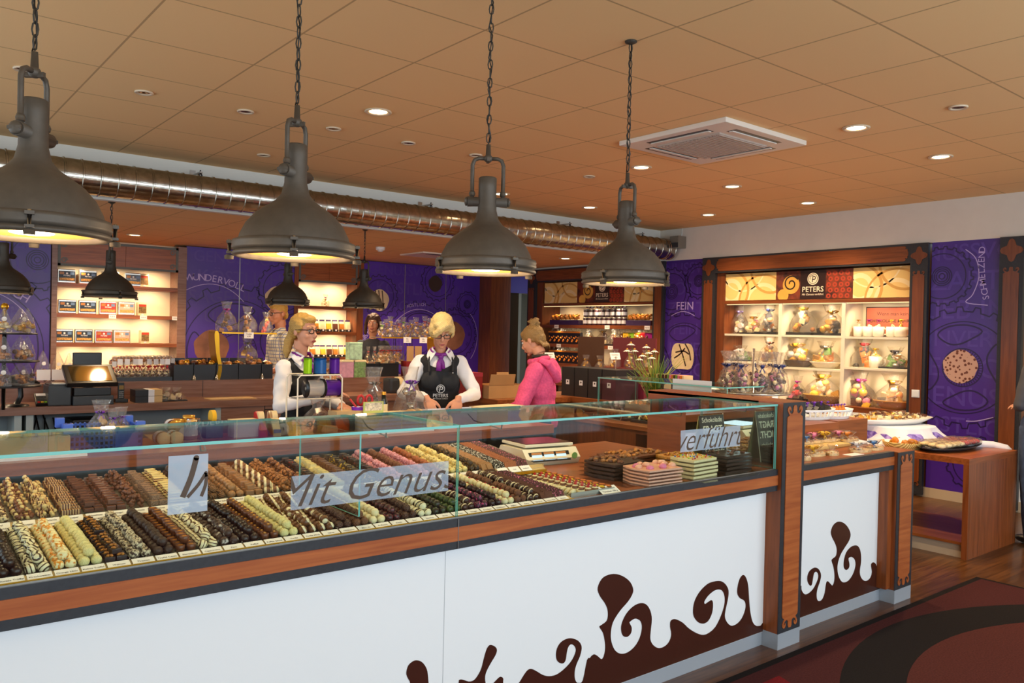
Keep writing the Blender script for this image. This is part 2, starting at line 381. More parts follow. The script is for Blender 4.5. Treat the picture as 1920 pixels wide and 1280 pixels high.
def panel(name, label, F, u0, u1, z0, z1, arts, pm=PUR):
    """printed panel: frame F, u-range, z-range; arts draws the print"""
    O, u, v, n = [Vector(q) for q in F]
    mb = M(); mb.prism([(u0, z0), (u1, z0), (u1, z1), (u0, z1)], F, pm, -.015, 0); arts(mb)
    e = .0005
    clip = [(O+u*(u0-e), -u), (O+u*(u1+e), u), (O+v*(z0-e), -v), (O+v*(z1+e), v)]
    return mb.build(name, None, clip, label, 'wall panel', 'purple printed wall panels')
def praline_disc(mb, F, cx, cy, r, m, kind=0):
    p = [(cx+r*(1+.03*sin(5*a)+.02*cos(9*a))*cos(a), cy+r*(1+.03*cos(4*a))*sin(a)) for a in [2*pi*k/36 for k in range(36)]]
    mb.prism(p, F, m, .0018, .0024)
WHITECH = mat('print_white_chocolate', '#e0c79c', .5, nz=.12, nzs=9); MILKCH = mat('print_milk_chocolate', '#8c5b45', .5, nz=.35, nzs=5); DKCH = mat('print_dark_chocolate', '#352018', .5)
NUTCH = two('print_nut_praline', '#6b3526', '#caa08c', 'cell', 26, .34, .5)
F1 = FB(YB)
LW = ['GENUSSVOLL', 'KÖSTLICH', 'SAGENHAFT', 'UNWIDER', 'LIEBLICH', 'GENUSS', 'KÖSTLICH']
def words(mb, F, xc, wlist, z0=2.52, dz=.27, w=.24, m=LET):
    for i, t in enumerate(wlist): mb.text(t, w*(1.0 if i % 3 else .85), F, m, xc, z0-dz*i, o=.0011, bold=.004)
def arc_word(mb, F, cx, cy, st, size, ang, rad=.6, flip=1, mline=True):
    """word standing on a swung line"""
    if mline: mb.ribbon([(cx+cos(ang)*t-sin(ang)*(.13*(1-(t/.36)**2)-.14)*flip, cy+sin(ang)*t+cos(ang)*(.13*(1-(t/.36)**2)-.2)*flip) for t in [(-.4+.8*k/14) for k in range(15)]], .009, F, WL, o=.002)
    n = len(st)
    for i, ch in enumerate(st):
        t = (i-(n-1)/2)*size*.62; dy = -.35*t*t
        mb.text(ch, size, F, WL, cx+cos(ang)*t-sin(ang)*dy, cy+sin(ang)*t+cos(ang)*dy, o=.002, rot=ang-.7*t, bold=.002)
def a1(mb):
    words(mb, F1, 1.0, ['GENUSSVOLL', 'KÖSTLICH UN', 'SAGENHAFT', 'UNWIDER', 'LIEBLICH Z', 'ZART', 'FEIN IN']); gear_art(mb, F1, 1.65, 2.33, .34, 16, .1, False); gear_art(mb, F1, .95, 1.25, .95, 26, .05)
    praline_disc(mb, F1, 1.0, 1.32, .34, MILKCH); arc_word(mb, F1, 1.2, 2.0, 'HIMMLISCH', .14, -.25)
panel('wall_panel', 'dark violet wall panel with a gear print, behind the three-tier stand of gift bags', F1, -.6, 1.79, .12, 2.63, a1, PUR2)
def a2(mb):
    words(mb, F1, 4.1, ['GENUSSVOLL', 'KÖSTLICH', 'SAGENHAFT', 'UNWIDER', 'LIEBLICH', 'ZART', 'GENUSS'], 2.52, .27, .25); gear_art(mb, F1, 4.05, 1.25, .86, 24, .12); gear_art(mb, F1, 4.72, 2.12, .36, 18, .2, False)
    praline_disc(mb, F1, 3.72, 1.30, .235, MILKCH); praline_disc(mb, F1, 4.62, 2.0, .17, WHITECH)
    arc_word(mb, F1, 3.78, 2.22, 'WUNDERVOLL', .13, -.15)
    mb.prism([(4.08, .12), (4.09, .12), (4.09, 2.63), (4.08, 2.63)], F1, STEEL, .001, .004)
panel('wall_panel', 'violet wall panel lettered WUNDERVOLL, behind the two bags on the glass shelf', F1, 3.37, 4.9, .12, 2.64, a2)
def a3(mb):
    words(mb, F1, 7.05, ['GENUSSVOLL ZART', 'KÖSTLICH UN', 'SAGENHAFT', 'UNWIDERSTEH', 'LIEBLICH ZART', 'GENUSS'], 2.52, .28, .26)
    gear_art(mb, F1, 6.28, 2.12, .3, 18, .1, False); gear_art(mb, F1, 7.05, 1.4, .62, 24, .1); gear_art(mb, F1, 7.72, 1.55, .40, 26, .1, False); gear_art(mb, F1, 7.35, 2.4, .30, 16, 0, False); gear_art(mb, F1, 7.95, 2.05, .2, 12, 0, False)
    praline_disc(mb, F1, 6.28, 2.05, .165, WHITECH); praline_disc(mb, F1, 7.3, 2.36, .13, DKCH); praline_disc(mb, F1, 7.68, 1.52, .23, MILKCH)
    for k in range(3): mb.ribbon([(6.2+.06*k+.02*sin(t*2), 2.2-.3*t) for t in [j/8 for j in range(9)]], .018, F1, DKCH, o=.003)
    for k in range(12):
        a = pi/2-k*pi/6; mb.text('XII I II III IV V VI VII VIII IX X XI'.split()[k], .075, F1, LINE, 7.68+.32*cos(a), 1.55+.32*sin(a), o=.0019, rot=a-pi/2)
    arc_word(mb, F1, 6.95, 2.0, 'KÖSTLICH', .07, .12); arc_word(mb, F1, 6.05, 1.5, 'DENKBAR', .12, .95)
    mb.ribbon([(7.75+.42*cos(a), 1.5+.5*sin(a)) for a in [-.8+1.7*k/14 for k in range(15)]], .009, F1, WL, o=.002)
    for x in (6.72, 7.5): mb.prism([(x, .12), (x+.01, .12), (x+.01, 2.63), (x, 2.63)], F1, STEEL, .003, .006)
panel('wall_panel', 'violet wall panel with a clock face print, behind the blonde saleswoman', F1, 5.97, 8.2, .12, 2.64, a3)
F2 = FR(XR)
def a4(mb):
    words(mb, F2, -7.0, ['GENUSSVOLL', 'KÖSTL', 'ZART', 'FEIN', 'UNVER', 'LIEBLICH', 'GENUSS', 'KÖSTLICH'], 2.5, .27, .25, LET)
    gear_art(mb, F2, -7.25, 2.2, .3, 16, .1, False); gear_art(mb, F2, -6.8, 2.33, .22, 14, 0, False); gear_art(mb, F2, -7.02, 1.3, .58, 22, .1)
    p = [(-7.04+.19*cos(a), 1.33+.2*sin(a)+.03*sin(3*a)) for a in [2*pi*k/30 for k in range(30)]]; mb.prism(p, F2, WHITECH, .0018, .0024)
    for q in ([(-7.16, 1.38), (-7.02, 1.4), (-6.93, 1.36)], [(-7.1, 1.49), (-7.04, 1.36), (-6.98, 1.2)], [(-7.0, 1.5), (-6.93, 1.4), (-6.9, 1.28)], [(-7.18, 1.3), (-7.08, 1.36), (-7.0, 1.44)]): mb.ribbon(smooth_path(q, 5, False), .02, F2, DKCH, o=.003)
    mb.text('FEIN', .15, F2, WL, -7.02, 2.0, o=.002, bold=.002); mb.ribbon([(-7.25+.4*t, 1.87+.06*sin(pi*t)) for t in [k/10 for k in range(11)]], .009, F2, WL, o=.002)
panel('wall_panel', 'narrow violet wall panel lettered FEIN between the two display cabinets', F2, -7.355, -6.71, .1, 2.62, a4, PUR2)
def a5(mb):
    words(mb, F2, -3.5, ['GENUSSVOLL', 'ZART', 'LIEB IN', 'UNVERG', 'LIEBLICH', 'GENUSS', 'KÖSTLICH'], 2.5, .29, .27, LET)
    gear_art(mb, F2, -3.72, 2.27, .28, 20, .1, False); gear_art(mb, F2, -3.5, 1.35, .56, 22, .1); gear_art(mb, F2, -3.35, .4, .26, 12, .1, False)
    praline_disc(mb, F2, -3.52, 1.36, .165, NUTCH)
    arc_word(mb, F2, -3.34, 2.28, 'SCHMELZEND', .085, pi/2+.1, mline=False); mb.ribbon(smooth_path([(-3.5, 2.53), (-3.4, 2.43), (-3.37, 2.25), (-3.42, 2.08), (-3.48, 2.0), (-3.28, 1.97)], 5, False), .009, F2, WL, o=.002)
    mb.ribbon(smooth_path([(-3.45, .82), (-3.35, .83), (-3.2, .88)], 5, False), .008, F2, WL, o=.002)
panel('wall_panel', 'violet wall panel lettered SCHMELZEND with a nut praline, behind the low display table', F2, -3.825, -3.175, .1, 2.62, a5, PUR2)

# brown pillar, passage and door at the far right corner --------------------------
mb = M().box(8.2, 8.62, 10.78, 11.6, 0, 2.65, WD); struct('wall_pillar', mb)
struct('door_1', M().box(8.98, 9.04, 11.0, 11.5, 0, 2.3, mat('grey_green_frame', '#9a9a86', .5)).box(9.04, 10.1, 11.45, 11.5, 0, 2.3, mat('olive_grey_door', '#76786a', .5)).box(8.62, 9.0, 11.4, 11.45, 0, 2.65, WD))
sg = M().box(8.62, 10.05, 10.92, 10.95, 2.28, 2.6, mat('blue_violet_sign', '#38209a', .4)); F = FB(10.92)
sg.build('hanging_sign', None, None, 'blue violet sign hanging over the passage beside the brown pillar', 'sign')

# ------------------------------------------------------------------ ornaments
def scroll_inlay(w, h, top=True, bot=True, bodyw=None):
    """outline of a wooden inlay with a knob between two scrolls at each end; centred on x, z from 0 to h"""
    k = w/.2; bw = (bodyw or w*.72)/2
    half = [(0, -.018), (.011, -.019), (.016, -.03), (.016, -.05), (.022, -.058), (.034, -.062), (.047, -.055), (.054, -.044), (.052, -.036), (.046, -.038), (.043, -.047), (.038, -.046), (.037, -.034), (.046, -.023), (.056, -.022), (.066, -.032), (.067, -.045), (.058, -.06), (.05, -.067), (.058, -.073), (.068, -.078)]
    up = [(x*k, h+y*k) for x, y in half]+[(bw, h-.09*k)]
    dn = [(x*k, -y*k) for x, y in half]+[(bw, .09*k)]
    r = (up if top else [(0, h), (bw, h)])+(dn if bot else [(0, 0), (bw, 0)])[::-1]
    return r+[(-x, y) for x, y in r[::-1] if abs(x) > 1e-6]
def hbar_inlay(w, h):
    """horizontal board outline with scroll corners, 0..w by 0..h"""
    q = [(.10, 0), (.07, .012), (.058, .03), (.074, .045), (.062, .058), (.045, .046), (.03, .055), (.034, .085), (.02, .1)]
    s = h/.26; a = [(x*s, y*s) for x, y in q]
    L = a+[(x, h-y) for x, y in a[::-1]]
    return L+[(w-x, h-y if False else y) for x, y in [(p[0], p[1]) for p in L[::-1]]]

# ------------------------------------------------------------------ cabinets on the right wall
AMB = mat('banner_light_gold', '#f0c878', .5); AMB2 = mat('banner_pale', '#f6dca4', .5); AMB3 = mat('banner_gold', '#d09a4a', .5)
BDARK = mat('banner_dark', '#2a1410', .4); BCHOC = two('banner_chocolate_photo', '#3a150c', '#7c3418', 'speck', 9, .5, .5, soft=.1)
BCURL = mat('banner_white_chocolate', '#e3ab4a', .4, nz=.15, nzs=6); BRED = mat('banner_red_curls', '#a83a20', .5); PALE = mat('print_cream_letter', '#f6e6c4', .5)
def swirl(mb, F, u0, u1, z0, z1, m1, m2):
    w = u1-u0; h = z1-z0
    for cx, cy, r, m, wd in ((.12, .35, .33, m1, .16), (.12, .35, .62, m2, .1), (.75, -.1, .55, m1, .14), (.75, -.1, .85, m2, .07), (.9, 1.1, .7, m2, .09), (.35, 1.3, .8, m1, .05)):
        mb.ribbon(circ(u0+cx*w, z0+cy*h, r*h*1.2, 40), wd*h, F, m, closed=True, o=.0008 if m is m1 else .0012)
def logo(mb, F, cx, cz, r, mp, md):
    mb.prism(circ(cx, cz, r, 32), F, mp, .001, .002)
    mb.ribbon(circ(cx, cz, r*.8, 28), r*.09, F, md, closed=True, o=.0026)
    mb.ribbon(smooth_path([(cx-r*.1, cz-r*.55), (cx-r*.05, cz), (cx+r*.05, cz+r*.42), (cx+r*.4, cz+r*.3), (cx+r*.38, cz-.05*r), (cx, cz-r*.1)], 5, False), r*.15, F, md, o=.003)
    mb.ribbon(smooth_path([(cx-r*.5, cz-.1*r), (cx-r*.45, cz+r*.4), (cx, cz+r*.52)], 5, False), r*.1, F, md, o=.003)
def banner(label, F, u, z0, z1):
    """u = five seams: gold | chocolate | dark with the name | chocolate | gold"""
    O = F[0]; t = empty('shop_banner', label, 'banner', (0, 0, 0))
    for k, nm in ((0, 'gold_panel'), (4, 'gold_panel')):
        mb = M(); mb.prism([(u[k], z0), (u[k+1], z0), (u[k+1], z1), (u[k], z1)], F, AMB, -.012, 0); swirl(mb, F, u[k], u[k+1], z0, z1, AMB2, AMB3)
        a, b, c, d = [Vector(q) for q in F]; mb.build(nm, t, [(a+b*u[k], -b), (a+b*u[k+1], b), (a+c*z0, -c), (a+c*z1, c)])
    h = z1-z0; mb = M(); mb.prism([(u[1], z0), (u[4], z0), (u[4], z1), (u[1], z1)], F, BCHOC, -.012, 0); mb.prism([(u[2], z0), (u[3], z0), (u[3], z1), (u[2], z1)], F, BDARK, 0, .001)
    cx = (u[2]+u[3])/2; w = u[3]-u[2]
    logo(mb, F, cx, z0+h*.70, h*.21, PALE, BDARK); mb.text('PETERS', w*.27, F, PALE, cx, z0+h*.33, bold=.01, o=.002); mb.text('Mit Genuss verführt', w*.105, F, PALE, cx, z0+h*.16, shear=.2, bold=.006, o=.002)
    c2 = (u[1]+u[2])/2; w2_ = u[2]-u[1]
    mb.prism(circ(c2+w2_*.12, z0+h*.52, h*.33, 30), F, BCURL, .0006, .0012); mb.prism(circ(c2-w2_*.2, z0+h*.15, h*.22, 24), F, BCURL, .0003, .0008)
    mb.ribbon([(c2+w2_*.12+h*.3*(1-.8*t_)*cos(t_*9+.5), z0+h*.55+h*.3*(1-.8*t_)*sin(t_*9+.5)) for t_ in [k/30 for k in range(31)]], h*.05, F, BDARK, o=.0016)
    c3 = (u[3]+u[4])/2
    for i in range(4):
        for j in range(5):
            x = u[3]+(u[4]-u[3])*(i+.5+(j % 2)*.3)/4.4; mb.ribbon(circ(x, z0+h*(j+.5)/5.2, h*.06, 10), h*.05, F, BRED, closed=True, o=.001)
    a, b, c, d = [Vector(q) for q in F]; mb.build('name_panel', t, [(a+b*u[1], -b), (a+b*u[4], b), (a+c*z0, -c), (a+c*z1, c)]); return t
def pilaster(parent, y0, y1, z0=.02, z1=2.62):
    yc = (y0+y1)/2; w = y1-y0
    m = M().box(XR-.05, XR, y0, y1, z0, z1, BLACK).box(XR, XR+.42, y0, y1, z0, z1, WD); F = FR(XR-.05)
    m.prism([(x-yc, z+z0+.07) for x, z in scroll_inlay(w, z1-z0-.34, True, True, w*.66)], F, WD, 0, .006)
    zc = z1-.13; s = w*.38; pts = []
    for k in range(24): a = 2*pi*k/24; r = s*(1+.28*cos(4*a)); pts.append((-yc+r*cos(a), zc+r*sin(a)*1.1))
    m.prism(pts, F, WD, 0, .006); m.build('pilaster', parent)
def lintel(parent, y0, y1, z0, z1):
    m = M().box(XR-.05, XR, y0, y1, z0, z1, BLACK).box(XR, XR+.42, y0, y1, z0, z1-.002, WD); F = FR(XR-.05)
    m.prism([(x-y1+.01, z+z0+.022) for x, z in hbar_inlay(y1-y0-.02, z1-z0-.045)], F, WDY, 0, .006); m.build('lintel', parent)
SHELFW = mat('warm_white_shelf', '#efe4c8', .45)
cabB = empty('display_cabinet', 'brown framed wall cabinet with white compartments holding gift baskets', 'cabinet', (0, 0, 0))
pilaster(cabB, 3.842, 4.022); pilaster(cabB, 6.505, 6.708); lintel(cabB, 4.022, 6.505, 2.415, 2.62)
M().box(XR, XR+.42, 6.385, 6.505, .1, 2.415, WD).build('side_board', cabB); M().box(XR, XR+.42, 4.022, 4.034, .1, 2.415, WD).build('side_board', cabB); M().box(XR+.005, XR+.42, 4.034, 6.385, 2.02, 2.06, WDY).build('top_board', cabB); M().box(XR, XR+.42, 4.034, 6.385, .80, .86, WDY).build('bottom_board', cabB)
mb = M().box(XR, XR+.42, 4.034, 6.385, .1, .80, WHITE); mb.build('lower_door_front', cabB)
M().box(XR+.40, XR+.42, 4.034, 6.385, .86, 2.02, SHELFW).build('back_panel', cabB)
for y in (4.755, 5.56): M().box(XR+.01, XR+.40, y, y+.045, .86, 2.02, SHELFW).build('divider', cabB)
SHB = {0: (5.605, 6.385, (1.645, 1.30)), 1: (4.80, 5.56, (1.645, 1.262)), 2: (4.034, 4.755, (1.64, 1.298))}
for k, (a, b, zs) in SHB.items():
    for z in zs: M().box(XR+.02, XR+.40, a, b, z-.025, z, SHELFW).build('shelf', cabB)
M().box(XR+.03, XR+.05, 4.05, 6.37, 2.008, 2.018, mat('led_strip', '#a08c60', .5, emit='#ffdca0', es=.8)).build('light_strip', cabB)
banner('gold and brown PETERS banner above the gift basket compartments', FR(XR+.02), [-6.385, -5.655, -5.33, -5.01, -4.68, -4.036], 2.065, 2.40)
cabA = empty('display_cabinet', 'brown framed wall cabinet beside the passage, packed with biscuits and pralines', 'cabinet', (0, 0, 0))
pilaster(cabA, 7.36, 7.54); pilaster(cabA, 10.06, 10.25); lintel(cabA, 7.54, 10.06, 2.415, 2.62)
M().box(XR, XR+.42, 9.93, 10.06, .1, 2.415, WD).box(XR+.005, XR+.42, 7.54, 9.93, 2.03, 2.07, WDY).build('side_board', cabA)
M().box(XR+.39, XR+.42, 7.54, 9.93, .1, 2.03, CREAM).build('back_panel', cabA)
ZA = (1.735, 1.435, 1.13, .83)
for z in ZA: M().box(XR, XR+.39, 7.54, 9.93, z-.05, z, WDY).build('shelf', cabA)
M().box(XR+.01, XR+.03, 7.56, 9.9, 2.02, 2.03, mat('led_strip', '#fff0d0')).build('light_strip', cabA)
banner('gold and brown PETERS banner above the biscuit shelves', FR(XR+.02), [-9.9, -9.14, -8.75, -8.45, -8.15, -7.56], 2.075, 2.40)
cabC = empty('display_cabinet', 'brown framed wall cabinet cut off by the photo edge, right of the SCHMELZEND panel', 'cabinet', (0, 0, 0))
pilaster(cabC, 2.96, 3.17); lintel(cabC, 1.0, 2.96, 2.415, 2.62); M().box(XR, XR+.4, 1.0, 2.96, .8, .86, WDY).box(XR, XR+.02, 1.0, 2.96, .1, .8, WHITE).build('shelf', cabC)
for y0, y1 in ((4.04, 4.74), (4.82, 5.55), (5.62, 6.37)):
    for z, p in ((2.0, 9), (1.61, 7), (1.23, 9)): lamp_row((XR+.06, y0, z), (XR+.06, y1, z), 2, p, WARM2, (0, radians(-28), 0), 2.6)
lamp_row((XR+.06, 7.6, 2.015), (XR+.06, 9.85, 2.015), 5, 17, WARM2, (0, radians(-26), 0), 2.6)
for z in (1.68, 1.38, 1.07): lamp_row((XR+.05, 7.6, z), (XR+.05, 9.85, z), 4, 11, WARM2, (0, radians(-26), 0), 2.6)
lamp_row((XR-.9, 4.2, 3.02), (XR-.9, 6.3, 3.02), 4, 22, WARM2, (0, radians(-34), 0), 1.4)  # added wash on banner and cabinet front from under the ceiling, no fittings there
SW = M().box(XR-.064, XR-.05, 3.885, 3.965, 1.02, 1.1, WHITE, b=.003).box(XR-.068, XR-.064, 3.895, 3.955, 1.03, 1.09, WHITE, b=.002)
SW.build('light_switch', None, None, 'white square light switch on the brown pilaster', 'light switch')

# ------------------------------------------------------------------ back wall shelving
def wall_shelf(label, x0, x1, zs, z0, seam, fm, hz=2.28, fancy=True):
    t = empty('wall_shelf', label, 'shelf', (0, 0, 0)); yb = YB+.32; yf = YB-.02
    M().box(x0, x0+.06, yf, yb, z0, 2.62, fm).build('side_board', t); M().box(x1-.11, x1, yf, yb, z0, 2.62, fm).build('side_board', t)
    M().box(x0+.06, x1-.11, yb, yb+.015, z0, hz, CREAM).build('back_panel', t)
    for z in zs: M().box(x0+.06, x1-.11, yf+.01, yb, z-.045, z, WX).build('shelf', t)
    m = M().box(x0+.06, seam-.002, yf, yf+.02, hz, 2.6, WX).box(seam+.002, x1-.11, yf, yf+.02, hz, 2.6, WX); F = FB(yf)
    a, b = x0+.06, x1-.11
    fr = .03; G = mat('grey_frame', '#5d5f58', .5)
    for (p, q, r, s_) in ((a, b, hz, hz+fr), (a, b, 2.6-fr, 2.6), (a, a+fr, hz, 2.6), (b-fr, b, hz, 2.6)): m.prism([(p, r), (q, r), (q, s_), (p, s_)], F, G, 0, .006)
    for cx, cz in ((a+.07, hz+.07), (a+.07, 2.53), (b-.07, hz+.07), (b-.07, 2.53)):
        m.ribbon([(cx+.035*(1-.7*k/18)*cos(k/18*8), cz+.035*(1-.7*k/18)*sin(k/18*8)) for k in range(19)], .014, F, G, o=.005)
    m.build('header_panel', t); return t
GW = wood('wood_grey_brown', '#7c5440', '#957060', (1.2, 12, 20)); 
shL = wall_shelf('light brown wall shelf with rows of chocolate tins, above the till', 1.80, 3.37, (2.075, 1.705, 1.345), .8, 2.62, GW)
shM = wall_shelf('brown wall shelf with stand-up bags behind the bespectacled saleswoman', 4.88, 5.99, (1.92, 1.545, 1.165), .8, 5.42, WZ, 2.26)
for z in (2.26, 2.02, 1.65, 1.29): lamp_row((1.9, YB+.03, z), (3.2, YB+.03, z), 3, 17, WARM2, (radians(28), 0, 0), 2.6)
for z in (2.24, 1.86, 1.49): lamp_row((5.0, YB+.03, z), (5.85, YB+.03, z), 2, 14, WARM2, (radians(28), 0, 0), 2.6)

# ------------------------------------------------------------------ ceiling fittings
LIT = mat('lamp_glow', '#ffe8c0', .5, emit='#ffd9a0', es=14)
RING = mat('downlight_ring', '#d8c4a8', .4); DIM = mat('downlight_reflector', '#6d5238', .3, .6)
def downlight(lit):
    t = empty('downlight', 'x', 'ceiling light')
    M().lathe([(.055, 0), (.088, -.001), (.09, -.007), (.082, -.012), (.064, -.008), (.055, 0)], RING, n=28, caps=False).build('ring', t)
    if lit: M().lathe([(.001, -.004), (.062, -.004), (.064, 0)], LIT, n=24, caps=False).build('bulb', t)
    else: M().lathe([(.001, -.002), (.03, -.008), (.058, -.004)], DIM, n=24, caps=False).build('reflector', t)
    return t
pl = downlight(True); pu = downlight(False); firstl = firstu = True
lit = [(2.67, 4.79, 'beside the chain of the second pendant'), (5.23, 4.78, 'just left of the air conditioner'), (5.27, 2.87, 'right of the air conditioner, the brightest one'), (6.55, 2.87, 'nearest the photo edge at the right'), (6.5, 4.77, 'below the air conditioner towards the right wall'), (7.83, 4.78, 'close to the right wall above the gift cabinet'), (7.82, 6.07, 'second from the corner along the right wall'), (6.48, 6.7, 'in front of the duct, over the passage side'), (5.22, 6.72, 'hidden behind the bracket of the third pendant')]
for i, (x, y, w) in enumerate(lit):
    lb = 'lit recessed ceiling spot '+w
    if i == 0: pl.location = (x, y, H); pl['label'] = lb; pl['group'] = 'lit ceiling spots'
    else: copy_tree(pl, (x, y, H), None, lb, 'lit ceiling spots')
    lamp('downward_beam', 'SPOT', (x, y, H-.04), 80, WARM2, (0, 0, 0), spot=radians(125), rad=.05)
unl = [(.72, 5.41, 'behind the chain of the leftmost pendant'), (1.37, 5.42, 'second from the left in the long row'), (2.01, 5.41, 'third from the left in the long row'), (2.66, 5.42, 'fourth from the left in the long row'), (3.29, 5.42, 'fifth from the left in the long row'), (3.92, 5.4, 'beside the chain of the third pendant'), (5.2, 5.39, 'left of the rightmost pendant chain'), (5.24, 2.2, 'alone in the dark corner at the upper right'), (2.64, 6.67, 'nearest the duct behind the second pendant')]
for i, (x, y, w) in enumerate(unl):
    lb = 'unlit small recessed ceiling spot '+w
    if i == 0: pu.location = (x, y, H); pu['label'] = lb; pu['group'] = 'unlit ceiling spots'; pu.scale = (.62, .62, 1)
    else: copy_tree(pu, (x, y, H), None, lb, 'unlit ceiling spots', (.62, .62, 1))
for x, y, w in ((2.53, 10.31, 'in the low ceiling above the tin shelf'), (7.68, 8.4, 'in the low ceiling near the passage')):
    copy_tree(pl, (x, y, HL), None, 'lit recessed spot '+w, 'lit ceiling spots'); lamp('downward_beam', 'SPOT', (x, y, HL-.04), 105, WARM2, (0, 0, 0), spot=radians(130), rad=.05)
for x, y in ((5.0, 9.2), (.3, 9.4), (6.6, 9.9), (3.6, 9.3)): lamp('downward_beam', 'SPOT', (x, y, HL-.04), 105, WARM2, (0, 0, 0), spot=radians(130), rad=.05)  # added beams without fittings, brightening the back area under the low ceiling
# air conditioner cassette
t = empty('air_conditioner', 'square white ceiling air conditioner with a grey grille', 'air conditioner', (4.89, 3.78, H))
ACW = mat('ac_plastic', '#e6ddd0', .4)
m = M().box(-.48, .48, -.48, .48, -.035, .0, ACW, b=.008); m.build('cover', t)
m = M()
for k in range(17): m.box(-.27, .27, -.27+k*.0325, -.25+k*.0325, -.052, -.044, mat('ac_grille', '#b7a79a', .5))
m.box(-.28, .28, -.28, .28, -.046, -.034, mat('ac_grille', '#b7a79a')); m.build('grille', t)
for k in range(4):
    T = Matrix.Rotation(k*pi/2, 4, 'Z')
    f_ = M().box(-.27, .27, .33, .41, -.0365, -.034, BLK, T).box(-.26, .26, .345, .375, -.043, -.036, ACW, T); f_.build('air_slot', t)
t = empty('ceiling_vent', 'small white ceiling vent in the low ceiling between two pendants', 'vent', (6.15, 9.5, HL)); M().box(-.3, .3, -.3, .3, -.02, 0, ACW, b=.005).build('cover', t); M().box(-.2, .2, -.26, -.2, -.024, -.019, BLK).build('air_slot', t)
t = empty('smoke_detector', 'round white smoke detector on the low ceiling', 'smoke detector', (5.19, 9.18, HL)); M().lathe([(.001, -.06), (.03, -.058), (.035, -.045), (.055, -.04), (.06, -.02), (.062, 0)], WHITE, n=24).build('housing', t); M().lathe([(.036, -.045), (.04, -.036), (.036, -.03)], BLK, n=20, caps=False).build('sensor_slot', t)
# spiral duct
DUCT = mat('galvanised_duct', '#b4b0a6', .22, 1, nz=.2, nzs=22, bump=.14)
cy, cz, r = 7.26, 2.765, .135; prof = []; x = XL; T = Matrix.Translation((0, cy, cz)) @ Matrix.Rotation(pi/2, 4, 'Y')
while x < 8.42: prof += [(r, x), (r+.0015, x+.06), (r, x+.112), (r+.007, x+.116), (r+.007, x+.126), (r, x+.13)]; x += .13
prof += [(r, 8.42), (r+.006, 8.425), (r+.006, 8.44), (r-.02, 8.47)]
M().lathe(prof, DUCT, n=72, T=T, sm=False).build('ventilation_duct', None, None, 'long round galvanised ventilation duct running under the ceiling step', 'duct')
for i, x in enumerate((2.31, 4.7, 6.7, 8.0)):
    t = empty('duct_bracket', 'small metal wall bracket holding the duct, '+['above the small pendant at the left', 'between the second and third pendants', 'right of the third pendant', 'behind the rightmost pendant'][i], 'bracket', (x, YS, 2.93), group='duct brackets')
    M().box(-.025, .025, -.006, 0, -.05, .05, STEEL).build('wall_plate', t); M().box(-.012, .012, -.24, -.006, -.006, .006, STEEL).build('arm', t); M().tube([(0, -.22, 0), (.015, -.22, -.03), (.02, -.22, -.06)], .006, BLK, 6).tube([(0, -.22, .02), (-.01, -.22, -.03), (-.02, -.22, -.06)], .006, BLK, 6).build('hook', t)
t = empty('wall_speaker', 'small silver grey wall speaker in the corner at the end of the duct', 'speaker', (XR, 7.1, 2.86)); M().box(-.16, 0, -.075, .075, -.09, .07, mat('speaker_silver', '#8f8a80', .35, .6), b=.008).build('housing', t); M().box(-.165, -.155, -.07, .07, -.085, -.02, GREYP).build('front_grille', t); M().tube([(-.02, 0, .06), (0, 0, .12), (0, 0, .19)], .005, WHITE, 6).build('cable', t)

